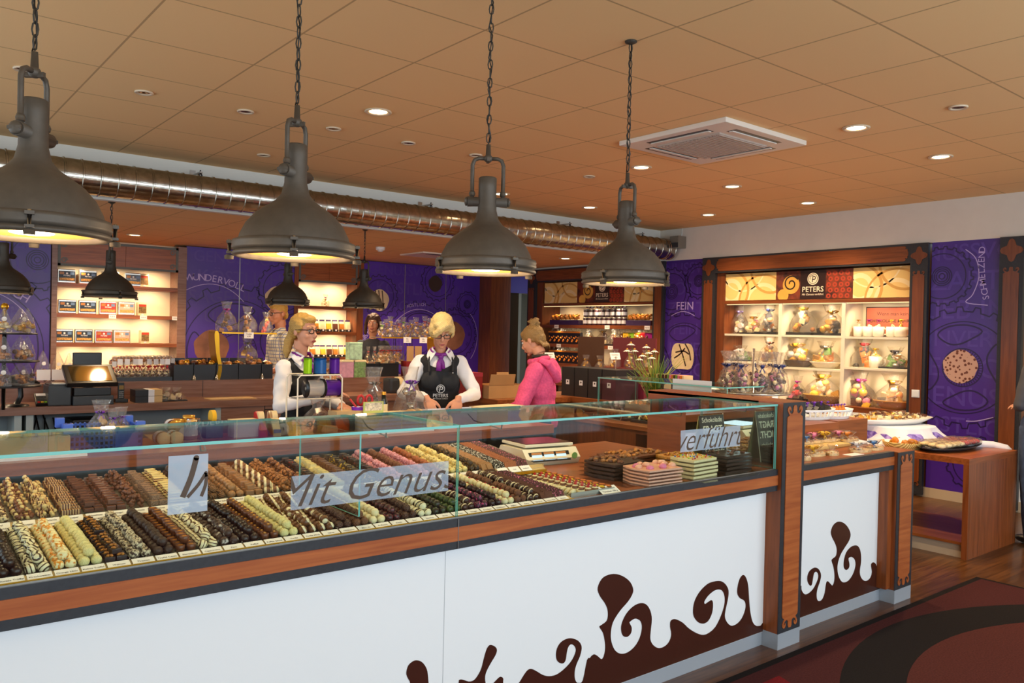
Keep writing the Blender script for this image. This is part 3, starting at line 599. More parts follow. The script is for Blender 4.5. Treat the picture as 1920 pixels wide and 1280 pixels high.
# ------------------------------------------------------------------ pendants
PG = mat('cast_grey_iron', '#574e44', .55, .3, nz=.1, nzs=30, bump=.08); PGD = mat('cast_dark_iron', '#3e3830', .55, .3, nz=.1, nzs=30)
GLOW = mat('lamp_inner_glass', '#b8883c', .3, emit='#ffb848', es=.5)
BULB = mat('bulb_glow', '#fff3d0', .5, emit='#fff0cc', es=10)
def pendant(ceil, pm, light):
    t = empty('pendant_lamp', 'x', 'pendant lamp')         # origin: centre of the rim
    M().lathe([(.205, 0), (.198, .03), (.19, .06), (.17, .10), (.14, .135), (.10, .165), (.07, .185), (.05, .21), (.04, .25), (.038, .34), (.0385, .345), (.0385, .385), (.033, .39), (0.001, .39)], pm, n=48, caps=False).lathe([(.2, 0), (.19, .03), (.16, .09), (.1, .15), (.03, .19), (.001, .192)], mat('lamp_inside', '#e8cf98', .4), n=40, caps=False).build('shade', t)
    M().lathe([(.205, .0), (.214, .004), (.217, .012), (.214, .02), (.217, .026), (.214, .036), (.204, .04)], pm, n=48, caps=False).lathe([(.205, 0), (.214, -.006), (.216, -.014), (.205, -.02), (.183, -.018), (.183, 0)], pm, n=48, caps=False).build('rim', t)
    gc_ = M().lathe([(.184, -.004), (.001, -.006)], GLOW, n=40, caps=False).build('glass_cover', t)
    M().lathe([(.001, -.010), (.05, -.009), (.06, -.006)], BULB, n=24, caps=False).build('bulb', gc_)
    for k in range(4):
        a = k*pi/2+.5; T = Matrix.Rotation(a, 4, 'Z')
        m = M(); m.box(.212, .232, -.012, .012, .024, .034, pm, T).box(.212, .232, -.012, .012, -.012, -.004, pm, T)
        m.lathe([(.006, 0), (.006, .05)], CHROME, (.223, 0, -.012), 8, T).lathe([(.015, 0), (.016, .012), (.01, .016)], pm, (.223, 0, -.032), 10, T); m.build('clamp', t)
    m = M()
    for s_ in (-1, 1):
        m.tube([(s_*.065, 0, .29), (s_*.066, 0, .38), (s_*.066, 0, .44), (s_*.058, 0, .462), (s_*.04, 0, .47), (s_*.01, 0, .47)], .0085, pm, 8)
        m.cyl((s_*.036, 0, .285), (s_*.085, 0, .285), .02, pm, .022); m.ell((s_*.09, 0, .285), (.008, .02, .02), pm, 10); m.box(s_*.094-.003, s_*.094+.003, -.02, .02, .28, .29, pm)
        m.lathe([(.012, 0), (.014, .01), (.010, .02)], pm, (s_*.0655, 0, .31), 10)
    m.ell((0, 0, .47), (.02, .018, .018), pm, 12).cyl((0, 0, .47), (0, 0, .53), .012, pm, .009); m.box(-.006, .006, -.03, .03, .455, .47, pm); m.build('yoke', t)
    m = M(); z = .535; i = 0
    while z < ceil-.02:
        L = .046; a = [(.0095*cos(q), 0, z+L/2+(L/2)*sin(q)) if i % 2 == 0 else (0, .0095*cos(q), z+L/2+(L/2)*sin(q)) for q in [2*pi*k/8 for k in range(8)]]
        m.tube(a, .0028, PGD, 5, closed=True); z += L-.007; i += 1
    ch_ = m.build('chain', t)
    M().tube([(.008*sin(q*2.1), .008*cos(q*1.7), .53+(ceil-.53)*q/14) for q in range(15)], .0026, BLK, 5).build('cable', ch_)
    M().lathe([(.03, 0), (.03, -.006), (.01, -.016)], PGD, (0, 0, ceil), 16).build('ceiling_plate', t)
    return t
ZR = 1.868; P0 = pendant(H-ZR, PG, 1)
lab = ['large grey industrial pendant lamp cut by the left photo edge', 'large grey industrial pendant lamp above the glasses-wearing saleswoman, second in the front row', 'large grey industrial pendant lamp above the blonde saleswoman in the apron', 'large grey industrial pendant lamp in front of the biscuit cabinet, last of the front row']
for i, (x, rz) in enumerate(((.398, .9), (1.222, .65), (2.086, .45-pi/3), (2.947, 1.35))):
    if i == 0: P0.location = (x, 2.783, ZR); P0.rotation_euler.z = rz; P0['label'] = lab[0]; P0['group'] = 'front row pendant lamps'
    else: copy_tree(P0, (x, 2.783, ZR), rz, lab[i], 'front row pendant lamps')
    lamp('pendant_bulb', 'POINT', (x, 2.783, ZR-.05), 8, WARM2, rad=.06)
P1 = pendant(HL-1.84, PGD, 1)
lab = ['small dark pendant lamp at the left edge, under the big cropped lamp', 'small dark pendant lamp in front of the tin shelf', 'small dark pendant lamp just left of the middle shelf, above the man', 'small dark pendant lamp just right of the middle shelf', 'small dark pendant lamp above the till, mostly hidden by a front lamp']
for i, x in enumerate((.905, 1.70, 3.32, 4.165)):
    if i == 0: P1.location = (x, 7.7, 1.84); P1.rotation_euler.z = .4; P1['label'] = lab[0]; P1['group'] = 'back row pendant lamps'
    else: copy_tree(P1, (x, 7.7, 1.84), .9+.3*i, lab[i], 'back row pendant lamps')
    lamp('pendant_bulb', 'POINT', (x, 7.7, 1.79), 6, WARM2, rad=.06)
SWIRL1 = [(1.515,0.34),(1.529,0.355),(1.517,0.378),(1.512,0.397),(1.52,0.42),(1.538,0.43),(1.554,0.43),(1.573,0.421),(1.589,0.403),(1.6,0.379),(1.606,0.335),(1.61,0.297),(1.635,0.272),(1.705,0.254),(1.732,0.265),(1.739,0.302),(1.741,0.313),(1.757,0.31),(1.785,0.296),(1.808,0.295),(1.826,0.308),(1.842,0.331),(1.853,0.366),(1.864,0.396),(1.875,0.409),(1.887,0.41),(1.907,0.398),(1.915,0.383),(1.908,0.365),(1.887,0.341),(1.869,0.317),(1.861,0.296),(1.864,0.27),(1.875,0.25),(1.901,0.26),(1.923,0.273),(1.937,0.276),(1.949,0.266),(1.949,0.248),(1.954,0.207),(1.984,0.195),(2.028,0.228),(2.053,0.254),(2.073,0.269),(2.093,0.268),(2.12,0.252),(2.152,0.23),(2.187,0.216),(2.228,0.213),(2.272,0.227),(2.31,0.251),(2.331,0.283),(2.325,0.305),(2.305,0.319),(2.289,0.312),(2.281,0.291),(2.276,0.263),(2.266,0.251),(2.249,0.253),(2.229,0.268),(2.221,0.292),(2.226,0.32),(2.246,0.34),(2.276,0.347),(2.304,0.344),(2.336,0.33),(2.357,0.311),(2.365,0.288),(2.356,0.257),(2.339,0.231),(2.329,0.205),(2.329,0.175),(2.339,0.154),(2.353,0.147),(2.376,0.151),(2.398,0.231),(2.415,0.236),(2.422,0.242),(2.439,0.246),(2.459,0.235),(2.485,0.215),(2.499,0.229),(2.505,0.26),(2.499,0.297),(2.488,0.328),(2.467,0.356),(2.477,0.362),(2.507,0.372),(2.516,0.39),(2.513,0.423),(2.494,0.455),(2.468,0.485),(2.451,0.517),(2.459,0.544),(2.485,0.566),(2.531,0.571),(2.572,0.563),(2.614,0.544),(2.652,0.515),(2.672,0.48),(2.665,0.456),(2.639,0.431),(2.603,0.409),(2.573,0.386),(2.548,0.358),(2.538,0.324),(2.539,0.288),(2.555,0.249),(2.579,0.223),(2.61,0.209),(2.647,0.207),(2.69,0.222),(2.721,0.252),(2.735,0.294),(2.727,0.325),(2.707,0.34),(2.685,0.347),(2.656,0.34),(2.655,0.333),(2.668,0.312),(2.666,0.29),(2.65,0.278),(2.632,0.278),(2.613,0.288),(2.602,0.311),(2.603,0.34),(2.626,0.375),(2.662,0.399),(2.699,0.409),(2.735,0.407),(2.765,0.392),(2.789,0.361),(2.8,0.321),(2.795,0.273),(2.793,0.236),(2.805,0.211),(2.829,0.19),(2.86,0.177),(2.898,0.179),(2.926,0.195),(2.937,0.224),(2.928,0.26),(2.929,0.284),(2.946,0.291),(2.973,0.285),(3.019,0.26),(3.064,0.224),(3.121,0.19),(3.172,0.17),(3.216,0.17),(3.267,0.189),(3.308,0.234),(3.333,0.283),(3.334,0.323),(3.316,0.354),(3.286,0.368),(3.247,0.368),(3.202,0.352),(3.175,0.329),(3.182,0.317),(3.204,0.322),(3.232,0.326),(3.243,0.304),(3.238,0.264),(3.214,0.233),(3.188,0.224),(3.163,0.226),(3.131,0.24),(3.099,0.272),(3.091,0.306),(3.102,0.347),(3.138,0.384),(3.194,0.41),(3.245,0.414),(3.298,0.407),(3.335,0.387),(3.36,0.358),(3.365,0.33),(3.356,0.291),(3.344,0.256),(3.34,0.223),(3.356,0.195),(3.381,0.174),(3.408,0.165),(3.449,0.17),(3.483,0.19),(3.506,0.224),(3.509,0.253),(3.494,0.275),(3.458,0.294),(3.437,0.321),(3.438,0.354),(3.454,0.391),(3.481,0.406),(3.506,0.389),(3.526,0.347),(3.535,0.294),(3.545,0.233),(3.558,0.184),(3.577,0.145),(3.607,0.122),(3.644,0.115)]
SWIRL2 = [(4.017,0.256),(4.021,0.23),(4.054,0.202),(4.1,0.203),(4.145,0.223),(4.181,0.263),(4.184,0.288),(4.165,0.307),(4.141,0.303),(4.129,0.267),(4.121,0.243),(4.103,0.241),(4.079,0.265),(4.074,0.296),(4.094,0.323),(4.144,0.334),(4.187,0.318),(4.213,0.283),(4.205,0.248),(4.181,0.211),(4.173,0.177),(4.182,0.147),(4.206,0.136),(4.234,0.142),(4.257,0.172),(4.269,0.222),(4.285,0.234),(4.313,0.216),(4.338,0.2),(4.356,0.222),(4.356,0.264),(4.342,0.308),(4.321,0.346),(4.34,0.356),(4.369,0.367),(4.374,0.403),(4.355,0.437),(4.319,0.479),(4.305,0.512),(4.33,0.546),(4.379,0.559),(4.439,0.545),(4.492,0.511),(4.523,0.467),(4.507,0.431),(4.467,0.402),(4.423,0.369),(4.395,0.331),(4.386,0.291),(4.4,0.246),(4.432,0.209),(4.468,0.195),(4.519,0.199),(4.569,0.233),(4.59,0.279),(4.575,0.313),(4.538,0.332),(4.507,0.327),(4.519,0.295),(4.515,0.272),(4.485,0.264),(4.458,0.284),(4.456,0.322),(4.479,0.366),(4.529,0.391),(4.587,0.393),(4.625,0.374),(4.648,0.335),(4.653,0.285),(4.641,0.232),(4.653,0.197),(4.689,0.168),(4.733,0.159),(4.771,0.172),(4.786,0.202),(4.775,0.237),(4.777,0.254),(4.803,0.258),(4.834,0.239),(4.859,0.19),(4.89,0.14),(4.92,0.115)]
# ------------------------------------------------------------------ carpet
CPT = mat('carpet_maroon', '#431f1e', .95, nz=.25, nzs=120, spec=.1); CPD = mat('carpet_black', '#1c1716', .95, nz=.25, nzs=120, spec=.1); CPR = mat('carpet_red', '#661519', .95, nz=.25, nzs=120, spec=.1); CPB = mat('carpet_rust', '#4c2520', .95, nz=.25, nzs=120, spec=.1)
m = M(); m.box(-1.9, 5.95, YF+.1, 2.29, 0, .008, CPD); F = FT(.008)
m.prism([(-1.9, YF+.12), (5.92, YF+.12), (5.92, 2.25), (-1.9, 2.25)], F, CPT, 0, .0006)
def arcpoly(cx, cy, r0, r1, a0, a1, n=30): return [(cx+r1*cos(a0+(a1-a0)*k/n), cy+r1*sin(a0+(a1-a0)*k/n)) for k in range(n+1)]+[(cx+r0*cos(a1-(a1-a0)*k/n), cy+r0*sin(a1-(a1-a0)*k/n)) for k in range(n+1)]
m.prism(arcpoly(4.5, .18, 1.72, 2.0, .5, 2.15), F, CPD, .0006, .001); m.prism(arcpoly(4.5, .18, .9, 1.72, .3, 2.3), F, CPB, .0006, .001); m.prism(arcpoly(4.5, .18, .6, .9, .2, 2.6), F, CPD, .0006, .0011)
for i in range(10):
    for j in range(8):
        x = 3.4-.27*i-.06*j; y = 2.16-.27*j
        if (i+j) % 3 != 1: m.prism([(x, y), (x-.24, y+.0), (x-.32, y-.25), (x-.08, y-.25)], F, (CPR, CPD, CPB)[(i*2+j) % 3], .0006, .0012)
m.build('carpet', None, None, 'dark maroon carpet with black arcs and red blocks in front of the counter', 'carpet')

# ------------------------------------------------------------------ sales counter
ZT = .925; YA, YP, YG, YW = 2.38, 2.355, 2.39, 2.445; CX0, PX0, PX1, P2A, P2B = -1.9, 3.687, 3.889, 4.923, 5.134
CHOC = mat('chocolate_brown_print', '#3f1f16', .25)
KICK = mat('kickboard_aluminium', '#a9b0b8', .35, .3); WAX = wood('wood_counter_rail', '#8f4724', '#b06434', (1.2, 14, 22), .35)
k_ = 2.445/2.43; SW1 = [(x*k_, 1.6-(1.6-z)*k_) for x, z in SWIRL1]; SW2 = [(x*k_, 1.6-(1.6-z)*k_) for x, z in SWIRL2]
cn = empty('display_counter', 'long sales counter with a glass praline case above a white front', 'counter', (0, 0, 0))
M().box(CX0, PX0, YA+.004, 3.62, ZT-.03, ZT, WX).box(CX0, PX0, YW+.02, 3.6, .09, ZT-.03, WZ).build('worktop', cn)
def rail(x0, x1, par):
    m = M().box(x0, x1, YA, YA+.03, .817, ZT+.002, BLACK); F = FB(YA); m.prism([(x0, .846), (x1, .846), (x1, .897), (x0, .897)], F, WAX, 0, .003)
    if x0 < 1.6: m.prism([(1.684, .817), (1.687, .817), (1.687, ZT), (1.684, ZT)], F, STEEL, .003, .0036)
    m.build('front_rail', par)
rail(CX0, PX0, cn)
def front(x0, x1, sw, par, extra=None):
    m = M().box(x0, x1, YW, YW+.02, .07, .82, WHITE); F = FB(YW)
    base = sw+[(x1 if sw is SW2 or sw is SW1 else x1, sw[-1][1]-.002), (x1, .072), (sw[0][0] if sw is SW1 else x0, .072)]
    pts = smooth_path(sw, 3, False)+[(x1, sw[-1][1]+.012 if sw is SW1 else sw[-1][1]), (x1, .072), ((sw[0][0]) if sw is SW1 else x0, .072)]
    if sw is SW2: pts.append((x0, sw[0][1]))
    m.prism(pts, F, CHOC, .0006, .0016)
    if extra: m.prism(extra, F, CHOC, .0006, .0015)
    for x in ([1.677] if x0 < 1 else []): m.prism([(x, .07), (x+.002, .07), (x+.002, .82), (x, .82)], F, mat('seam_grey', '#9fa3a6'), .0003, .0005)
    m.build('front_panel', par)
lefts = smooth_path([(-1.9, .2), (-1.4, .34), (-1.1, .2), (-.8, .24), (-.5, .5), (-.38, .42), (-.42, .2), (-.1, .16), (.2, .28), (.5, .2), (.8, .36), (1.1, .2), (1.53, .3)], 5, False)
front(CX0, PX0, SW1, cn, lefts+[(1.53, .072), (-1.9, .072)])
M().box(CX0, PX0, YW+.005, YW+.02, 0, .072, KICK).build('kickboard', cn)
def post(par, x0, x1, zt, depth, name='post'):
    w = x1-x0; m = M().box(x0, x1, YP+.004, YP+depth, .082, zt-.004, WZ).box(x0, x1, YP, YP+.004, .082, zt-.004, BLACK).box(x0, x1, YP, YP+depth, zt-.004, zt, WX)
    F = ((x0+w/2, YP, 0), (1, 0, 0), (0, 0, 1), (0, -1, 0)); hh = zt-.082
    m.prism([(x, z+.082) for x, z in scroll_inlay(w, hh-.0, True, True, w*.70)], F, WAX, 0, .004)
    m.build(name, par); M().box(x0, x1, YP, YP+.1, 0, .082, KICK).build('post_foot', par)
post(cn, PX0, PX1, 1.274, .15)
M().box(PX0, PX0+.035, YP+.15, 3.27, ZT-.1, 1.27, WDY).box(PX0, PX1, YP+.15, 3.27, 1.255, 1.274, WX).box(PX1-.02, PX1, YP+.15, 3.27, ZT, 1.255, WDY).build('partition', cn)
M().box(PX0-.004, PX0, YG+.02, 2.98, ZT+.002, 1.235, mat('mirror', '#e8e8e8', .01, 1)).build('mirror_panel', cn)
# glass
g = 1.262
def pane(name, x0, x1, y0, y1, z0, z1, edge):
    m = M(); e = edge
    vs = [(x, y, z) for x in (x0, x1) for y in (y0, y1) for z in (z0, z1)]
    fc = {'x-': (0, 1, 3, 2), 'x+': (4, 6, 7, 5), 'y-': (0, 4, 5, 1), 'y+': (2, 3, 7, 6), 'z-': (0, 2, 6, 4), 'z+': (1, 5, 7, 3)}
    big = {'y': ('y-', 'y+'), 'z': ('z-', 'z+'), 'x': ('x-', 'x+')}[e]
    for k, f in fc.items(): m.add(vs, [f], GLASS if k in big else GEDGE)
    return m.build(name, cn)
for a, b in ((CX0, .1), (.104, 1.684), (1.69, PX0-.004)):
    pane('front_pane', a, b, YG, YG+.007, ZT, g-.009, 'y')
    pane('top_pane', a, b, YG-.004, YG+.50, g-.009, g, 'z')
pane('side_pane', PX0-.013, PX0-.006, YG+.008, YG+.48, ZT+.004, g-.01, 'x')
M().box(CX0, PX0-.02, YG-.002, YG+.001, ZT, ZT+.006, STEEL).build('glass_channel', cn)
for x in (.25, .83, 1.45, 1.95, 2.6, 3.0, 3.5):
    M().tube([(x-.05, YG+.02, g-.012), (x-.045, YG+.03, g-.03), (x-.02, YG+.06, g-.035), (x+.06, YG+.35, g-.035), (x+.065, YG+.40, g-.012)], .0025, STEEL, 6).build('glass_bracket', cn)
pane('glass_divider', 1.30, 1.306, YG+.02, YG+.49, ZT+.05, g-.012, 'x')
# window reflections with script, painted as pale films on the case glass
REFL = clear('reflection_film', '#f2f6fa', 1.4, frost=.42, frostc='#d4e2f0'); F = FB(YG)
SCR = mat('reflected_script', '#4c3826', .6)
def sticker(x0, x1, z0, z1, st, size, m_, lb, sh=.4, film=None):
    m = M().prism([(x0, z0), (x1, z0), (x1, z1), (x0, z1)], F, film or REFL, .0005, .001); e = .0002
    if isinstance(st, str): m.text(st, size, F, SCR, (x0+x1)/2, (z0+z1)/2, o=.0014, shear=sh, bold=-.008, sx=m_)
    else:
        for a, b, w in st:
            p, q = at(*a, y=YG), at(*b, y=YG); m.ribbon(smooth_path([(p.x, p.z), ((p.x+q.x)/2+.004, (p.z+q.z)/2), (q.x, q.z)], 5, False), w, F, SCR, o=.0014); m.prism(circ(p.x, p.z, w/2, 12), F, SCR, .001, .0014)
    m.build('glass_reflection', None, [((x0-e, 0, 0), (-1, 0, 0)), ((x1+e, 0, 0), (1, 0, 0)), ((0, 0, z0-e), (0, 0, -1)), ((0, 0, z1+e), (0, 0, 1))], lb, 'sticker')
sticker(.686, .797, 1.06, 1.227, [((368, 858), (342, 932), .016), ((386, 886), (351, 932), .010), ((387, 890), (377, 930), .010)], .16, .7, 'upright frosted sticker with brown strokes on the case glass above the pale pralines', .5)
sticker(1.053, 1.645, 1.03, 1.136, 'Mit Genuss', .15, 1.0, 'long frosted sticker with brown script across the middle glass pane', .45, clear('reflection_film_light', '#f2f6fa', 1.4, frost=.26, frostc='#d4e2f0'))
sticker(2.92, 3.37, 1.07, 1.17, 'verführt', .15, 1.0, 'frosted sticker with brown script in front of the chocolate sign', .45, clear('reflection_film_thin', '#f2f6fa', 1.4, frost=.30, frostc='#d4e2f0'))
# right counter section
c2 = empty('low_counter', 'low end section of the counter, right of the tall brown post', 'counter', (0, 0, 0))
M().box(PX1, P2A, YA+.004, 3.36, ZT-.03, ZT, WX).box(PX1, P2B-.02, YW+.02, 3.34, .09, ZT-.03, WZ).box(P2A, P2B, YP+.15, 3.36, ZT-.03, ZT-.002, WX).build('worktop', c2)
rail(PX1, P2A, c2); front(PX1, P2A, SW2, c2); M().box(PX1, P2A, YW+.005, YW+.02, 0, .072, KICK).build('kickboard', c2); post(c2, P2A, P2B, ZT, .15)
M().box(P2A-.05, P2A, YW-.06, YW, .09, .82, WZ).build('side_board', c2)

# ------------------------------------------------------------------ praline cases: tiers
TRAYM = mat('silver_tray', '#b9b4a8', .35, .7); LIGHTM = mat('tier_rail', '#b49a6a', .35, .5)
def zf(y): return ZT+.006+(y-2.43)*.07
def zr(y): return .98+(y-2.87)*.12
tier = empty('praline_tier', 'two stepped silver tiers carrying the rows of pralines inside the glass case', 'display tier', (0, 0, 0))
m = M()
m.add([(CX0, 2.42, ZT+.001), (2.27, 2.42, ZT+.001), (2.27, 2.84, zf(2.84)), (CX0, 2.84, zf(2.84)), (CX0, 2.84, ZT), (2.27, 2.84, ZT)], [(0, 1, 2, 3), (3, 2, 5, 4), (1, 5, 2), (0, 3, 4)], TRAYM); m.build('lower_tray', tier)
m = M(); m.add([(CX0, 2.845, ZT), (2.5, 2.845, ZT), (2.5, 2.845, .975), (CX0, 2.845, .975), (CX0, 3.27, ZT), (2.5, 3.27, ZT), (2.5, 3.27, zr(3.27)), (CX0, 3.27, zr(3.27))], [(0, 1, 2, 3), (3, 2, 6, 7), (5, 4, 7, 6), (1, 5, 6, 2), (0, 3, 7, 4)], TRAYM); m.build('upper_tray', tier)
m = M(); m.add([(CX0, 2.394, ZT+.002), (2.27, 2.394, ZT+.002), (2.27, 2.43, ZT+.012), (CX0, 2.43, ZT+.012)], [(0, 1, 2, 3)], LIGHTM).box(CX0, 2.27, 2.396, 2.40, ZT, ZT+.008, GOLD); m.build('lower_label_rail', tier)
m = M(); m.add([(CX0, 2.832, .966), (2.5, 2.832, .966), (2.5, 2.866, .987), (CX0, 2.866, .987)], [(0, 1, 2, 3)], LIGHTM).box(CX0, 2.5, 2.828, 2.834, .955, .968, GOLD); m.build('upper_label_rail', tier)
for k in range(0, 33, 5):
    x = .344+.0637*(k-1); 
    if x < 2.25: M().box(x-.001, x+.001, 2.43, 2.83, ZT, ZT+.02, CHROME).build('tray_divider', tier)
CARD = mat('price_card', '#f6eee6', .6)
def card(name, c, w, h, tilt, lines, lb, grp, size=.011, par=None, m_=None, tm=None):
    """small standing or leaning card; c = centre of its lower edge, tilt from vertical (back)"""
    m = M(); F = ((c[0], c[1], c[2]), (1, 0, 0), (0, sin(tilt), cos(tilt)), (0, -cos(tilt), sin(tilt)))
    m.prism([(-w/2, 0), (w/2, 0), (w/2, h), (-w/2, h)], F, m_ or CARD, -.001, 0)
    for i, t_ in enumerate(lines): m.text(t_, size, F, tm or INK, 0, h-(i+.75)*h/(len(lines)+.4), o=.0004, bold=.01)
    return m.build(name, par, None, lb, 'label card' if lb else None, grp)
# ------------------------------------------------------------------ pralines
c1 = {}
def cm(name, a, **k): return mat('praline_'+name, a, k.pop('rough', .35), **k)
DK = cm('dark', '#2c1710', nz=.15, nzs=90); DK2 = cm('dark_matt', '#3a2014', rough=.5, nz=.2, nzs=120, bump=.35); MK = cm('milk', '#6b3a20', nz=.15, nzs=90); MK2 = cm('milk_rough', '#74452a', rough=.6, nz=.3, nzs=260, bump=.6)
WH = cm('white', '#ecd9a6', nz=.06, nzs=90); WY_ = cm('white_rough', '#ecdc96', rough=.55, nz=.1, nzs=260, bump=.5)
STW = two('praline_white_dark_stripes', '#4a3322', '#efe0b4', 'stripe', 30, .22, .35, rot=(.5, .6, .8), dist=2.5); ORW = two('praline_white_orange_veins', '#e08a1e', '#f4e2aa', 'speck', 75, .46, .35, soft=.03); NUT = two('praline_walnut', '#3a1d0e', '#b87428', 'cell', 150, .35, .5, bump=.6, soft=.3)
CRM = two('praline_cream_flakes', '#3e2418', '#dcc8a4', 'speck', 150, .5, .6, bump=.6, soft=.08); AMB_ = cm('orange_disc', '#d28a30', nz=.3, nzs=200); DRZ = two('praline_white_brown_drizzle', '#5a3218', '#f0dfb0', 'stripe', 34, .2, .4, rot=(.3, .9, .3), dist=5, soft=.06)
PWD = two('praline_dark_sugar_tip', '#40251a', '#cbbfb4', 'speck', 60, .62, .5, soft=.06); MWS = two('praline_milk_white_band', '#6b4020', '#eddcb2', 'stripe', 11, .86, .35, rot=(.8, .2, .5), dist=1, soft=.03); DKR = two('praline_dark_shell', '#241109', '#54301c', 'cell', 220, .3, .5, bump=.9, soft=.2); MKR = two('praline_milk_crumb', '#4a2814', '#7a4a2c', 'cell', 260, .3, .55, bump=.8, soft=.2)
WRD = two('praline_white_red_specks', '#f0dca8', '#c04a50', 'speck', 140, .69, .35, soft=.02); DRD = two('praline_dark_red_specks', '#3a1a18', '#9c3440', 'speck', 160, .62, .4, soft=.04); WSQ = two('praline_white_dark_curl', '#3a2616', '#f0e2b6', 'ring', 16, .1, .35, dist=3, soft=.04); GRN = two('praline_green', '#2a3a14', '#4a5a22', 'speck', 120, .5, .4, bump=.3, soft=.1); GRD = two('praline_dark_green', '#2a1c12', '#38461e', 'speck', 90, .55, .4, soft=.08)
MCS = two('praline_milk_cream_curl', '#42261a', '#e4d0a6', 'ring', 18, .86, .35, dist=4, soft=.03); PNK = two('praline_dark_pink_specks', '#3a1a26', '#c8487c', 'speck', 150, .58, .45, soft=.04); DPK = two('praline_dark_pink_tip', '#2c1612', '#d05a80', 'speck', 60, .68, .35, soft=.02); COC = cm('cocoa_slab', '#5e3018', rough=.6, nz=.2, nzs=200); PSL = two('praline_pink_sprinkle_slab', '#4a2018', '#e07090', 'speck', 160, .6, .5, soft=.03)
PNB = two('praline_pink_ball', '#b0606c', '#e2a0a8', 'speck', 150, .5, .6, bump=.5, soft=.1); YDK = two('praline_dark_yellow_sprinkle', '#2c160c', '#e6b622', 'speck', 110, .60, .5, soft=.02); RDK = two('praline_dark_red_dots', '#30140c', '#b8301c', 'speck', 90, .66, .4, soft=.03); YWS = two('praline_speckled_yellow', '#3e2c16', '#e8cf84', 'cell', 160, .28, .5, soft=.05); GLD = two('praline_gold_dark', '#2c1a0c', '#a8782c', 'speck', 180, .6, .5, bump=.4, soft=.05)
LYR = cm('layer_cream', '#f0d48c', rough=.4); NUTM = two('praline_nut_cluster', '#4a260f', '#a86a34', 'cell', 120, .3, .45, bump=.9, soft=.3); SHR = two('praline_shredded', '#4a2a14', '#9a683c', 'stripe', 60, .5, .6, dist=14, bump=.8, soft=.4, rot=(.4, .9, .2)); TAN = cm('tan', '#a27248', nz=.15, nzs=90); GREYB = two('praline_crumb_square', '#5e4434', '#94725a', 'cell', 260, .3, .6, bump=.8, soft=.2); BWS = two('praline_black_white_net', '#f0e6d0', '#20120c', 'cell', 170, .35, .4, soft=.05); MSTR = two('praline_milk_fine_stripes', '#e0b77c', '#6a3c1e', 'stripe', 42, .25, .4, dist=2, soft=.1); MARB = two('praline_marbled', '#4e2c1c', '#dcc494', 'speck', 70, .5, .35, soft=.03); SHELL = two('praline_striped_shell', '#7a4a2a', '#f0ddb0', 'stripe', 14, .6, .35, soft=.05, rot=(.2, 0, .4))
ORB = cm('orange_brown', '#9a5226', rough=.5, nz=.25, nzs=200, bump=.3); RED = cm('red_cherry', '#b01c1c', rough=.15); MACN = cm('macadamia', '#d8b878', rough=.4, nz=.15, nzs=60)
R = .0150
def p_ball(m, rough=.05, q=12): return lambda s: M().ell((0, 0, 0), (R, R, R*.95), m, q, rough=rough, seed=s)
def p_dot(m, d, r=.005): return lambda s: M().ell((0, 0, 0), (R, R, R*.95), m, 12, rough=.04, seed=s).ell((0, -.003, R*.85), (r, r, .003), d, 8)
def p_cube(a, b=None, h=.017, w=.0135): return lambda s: (M().box(-w, w, -w*.8, w*.8, -h*.55, h*.45, a, b=.0018) if b is None else M().box(-w, w, -w*.8, w*.8, -h*.55, h*.25, a, b=.0015).box(-w*.95, w*.95, -w*.78, w*.78, h*.25, h*.45, b, b=.001))
def p_layer(a, b): return lambda s: M().box(-.0165, .0165, -.0095, .0095, -.009, -.002, a).box(-.0165, .0165, -.0095, .0095, -.002, .001, b).box(-.0165, .0165, -.0095, .0095, .001, .005, a).box(-.0165, .0165, -.0095, .0095, .005, .009, b)
def p_cup(a, b, c=None):
    def f(s):
        m = M().lathe([(.001, -.011), (.0115, -.011), (.014, .007), (.0125, .008)], a, n=14).lathe([(.0125, .0075), (.001, .0085)], b, n=14, caps=False)
        if c: m.ell((0, 0, .009), (.005, .005, .003), c, 8)
        return m
    return f
def p_top(a, b):
    def f(s):
        m = M().box(-.0135, .0135, -.011, .011, -.01, .004, a, b=.0015); r = random.Random(s)
        for k in range(5): m.ell((r.uniform(-.008, .008), r.uniform(-.006, .006), .006), (.005, .004, .0035), b, 7, rough=.3, seed=k)
        return m
    return f
def p_cluster(a, b=None, n=7):
    def f(s):
        r = random.Random(s); m = M()
        for k in range(n): m.ell((r.uniform(-.009, .009), r.uniform(-.008, .008), r.uniform(-.006, .009)), r.uniform(.006, .009), a if b is None or k % 2 else b, 7, rough=.3, seed=k)
        return m
    return f
def p_slab(a, t=.004): return lambda s: M().box(-.017, .017, -t/2, t/2, -.014, .014, a, T=Matrix.Rotation(-.55, 4, 'X'))
def p_log(a): return lambda s: M().ell((0, 0, 0), (.017, .0125, .012), a, 10, rough=.25, seed=s)
def p_disc(a): return lambda s: M().lathe([(.001, -.0025), (.017, -.0025), (.018, 0), (.016, .003), (.001, .0035)], a, n=12, T=Matrix.Rotation(-.7, 4, 'X'))
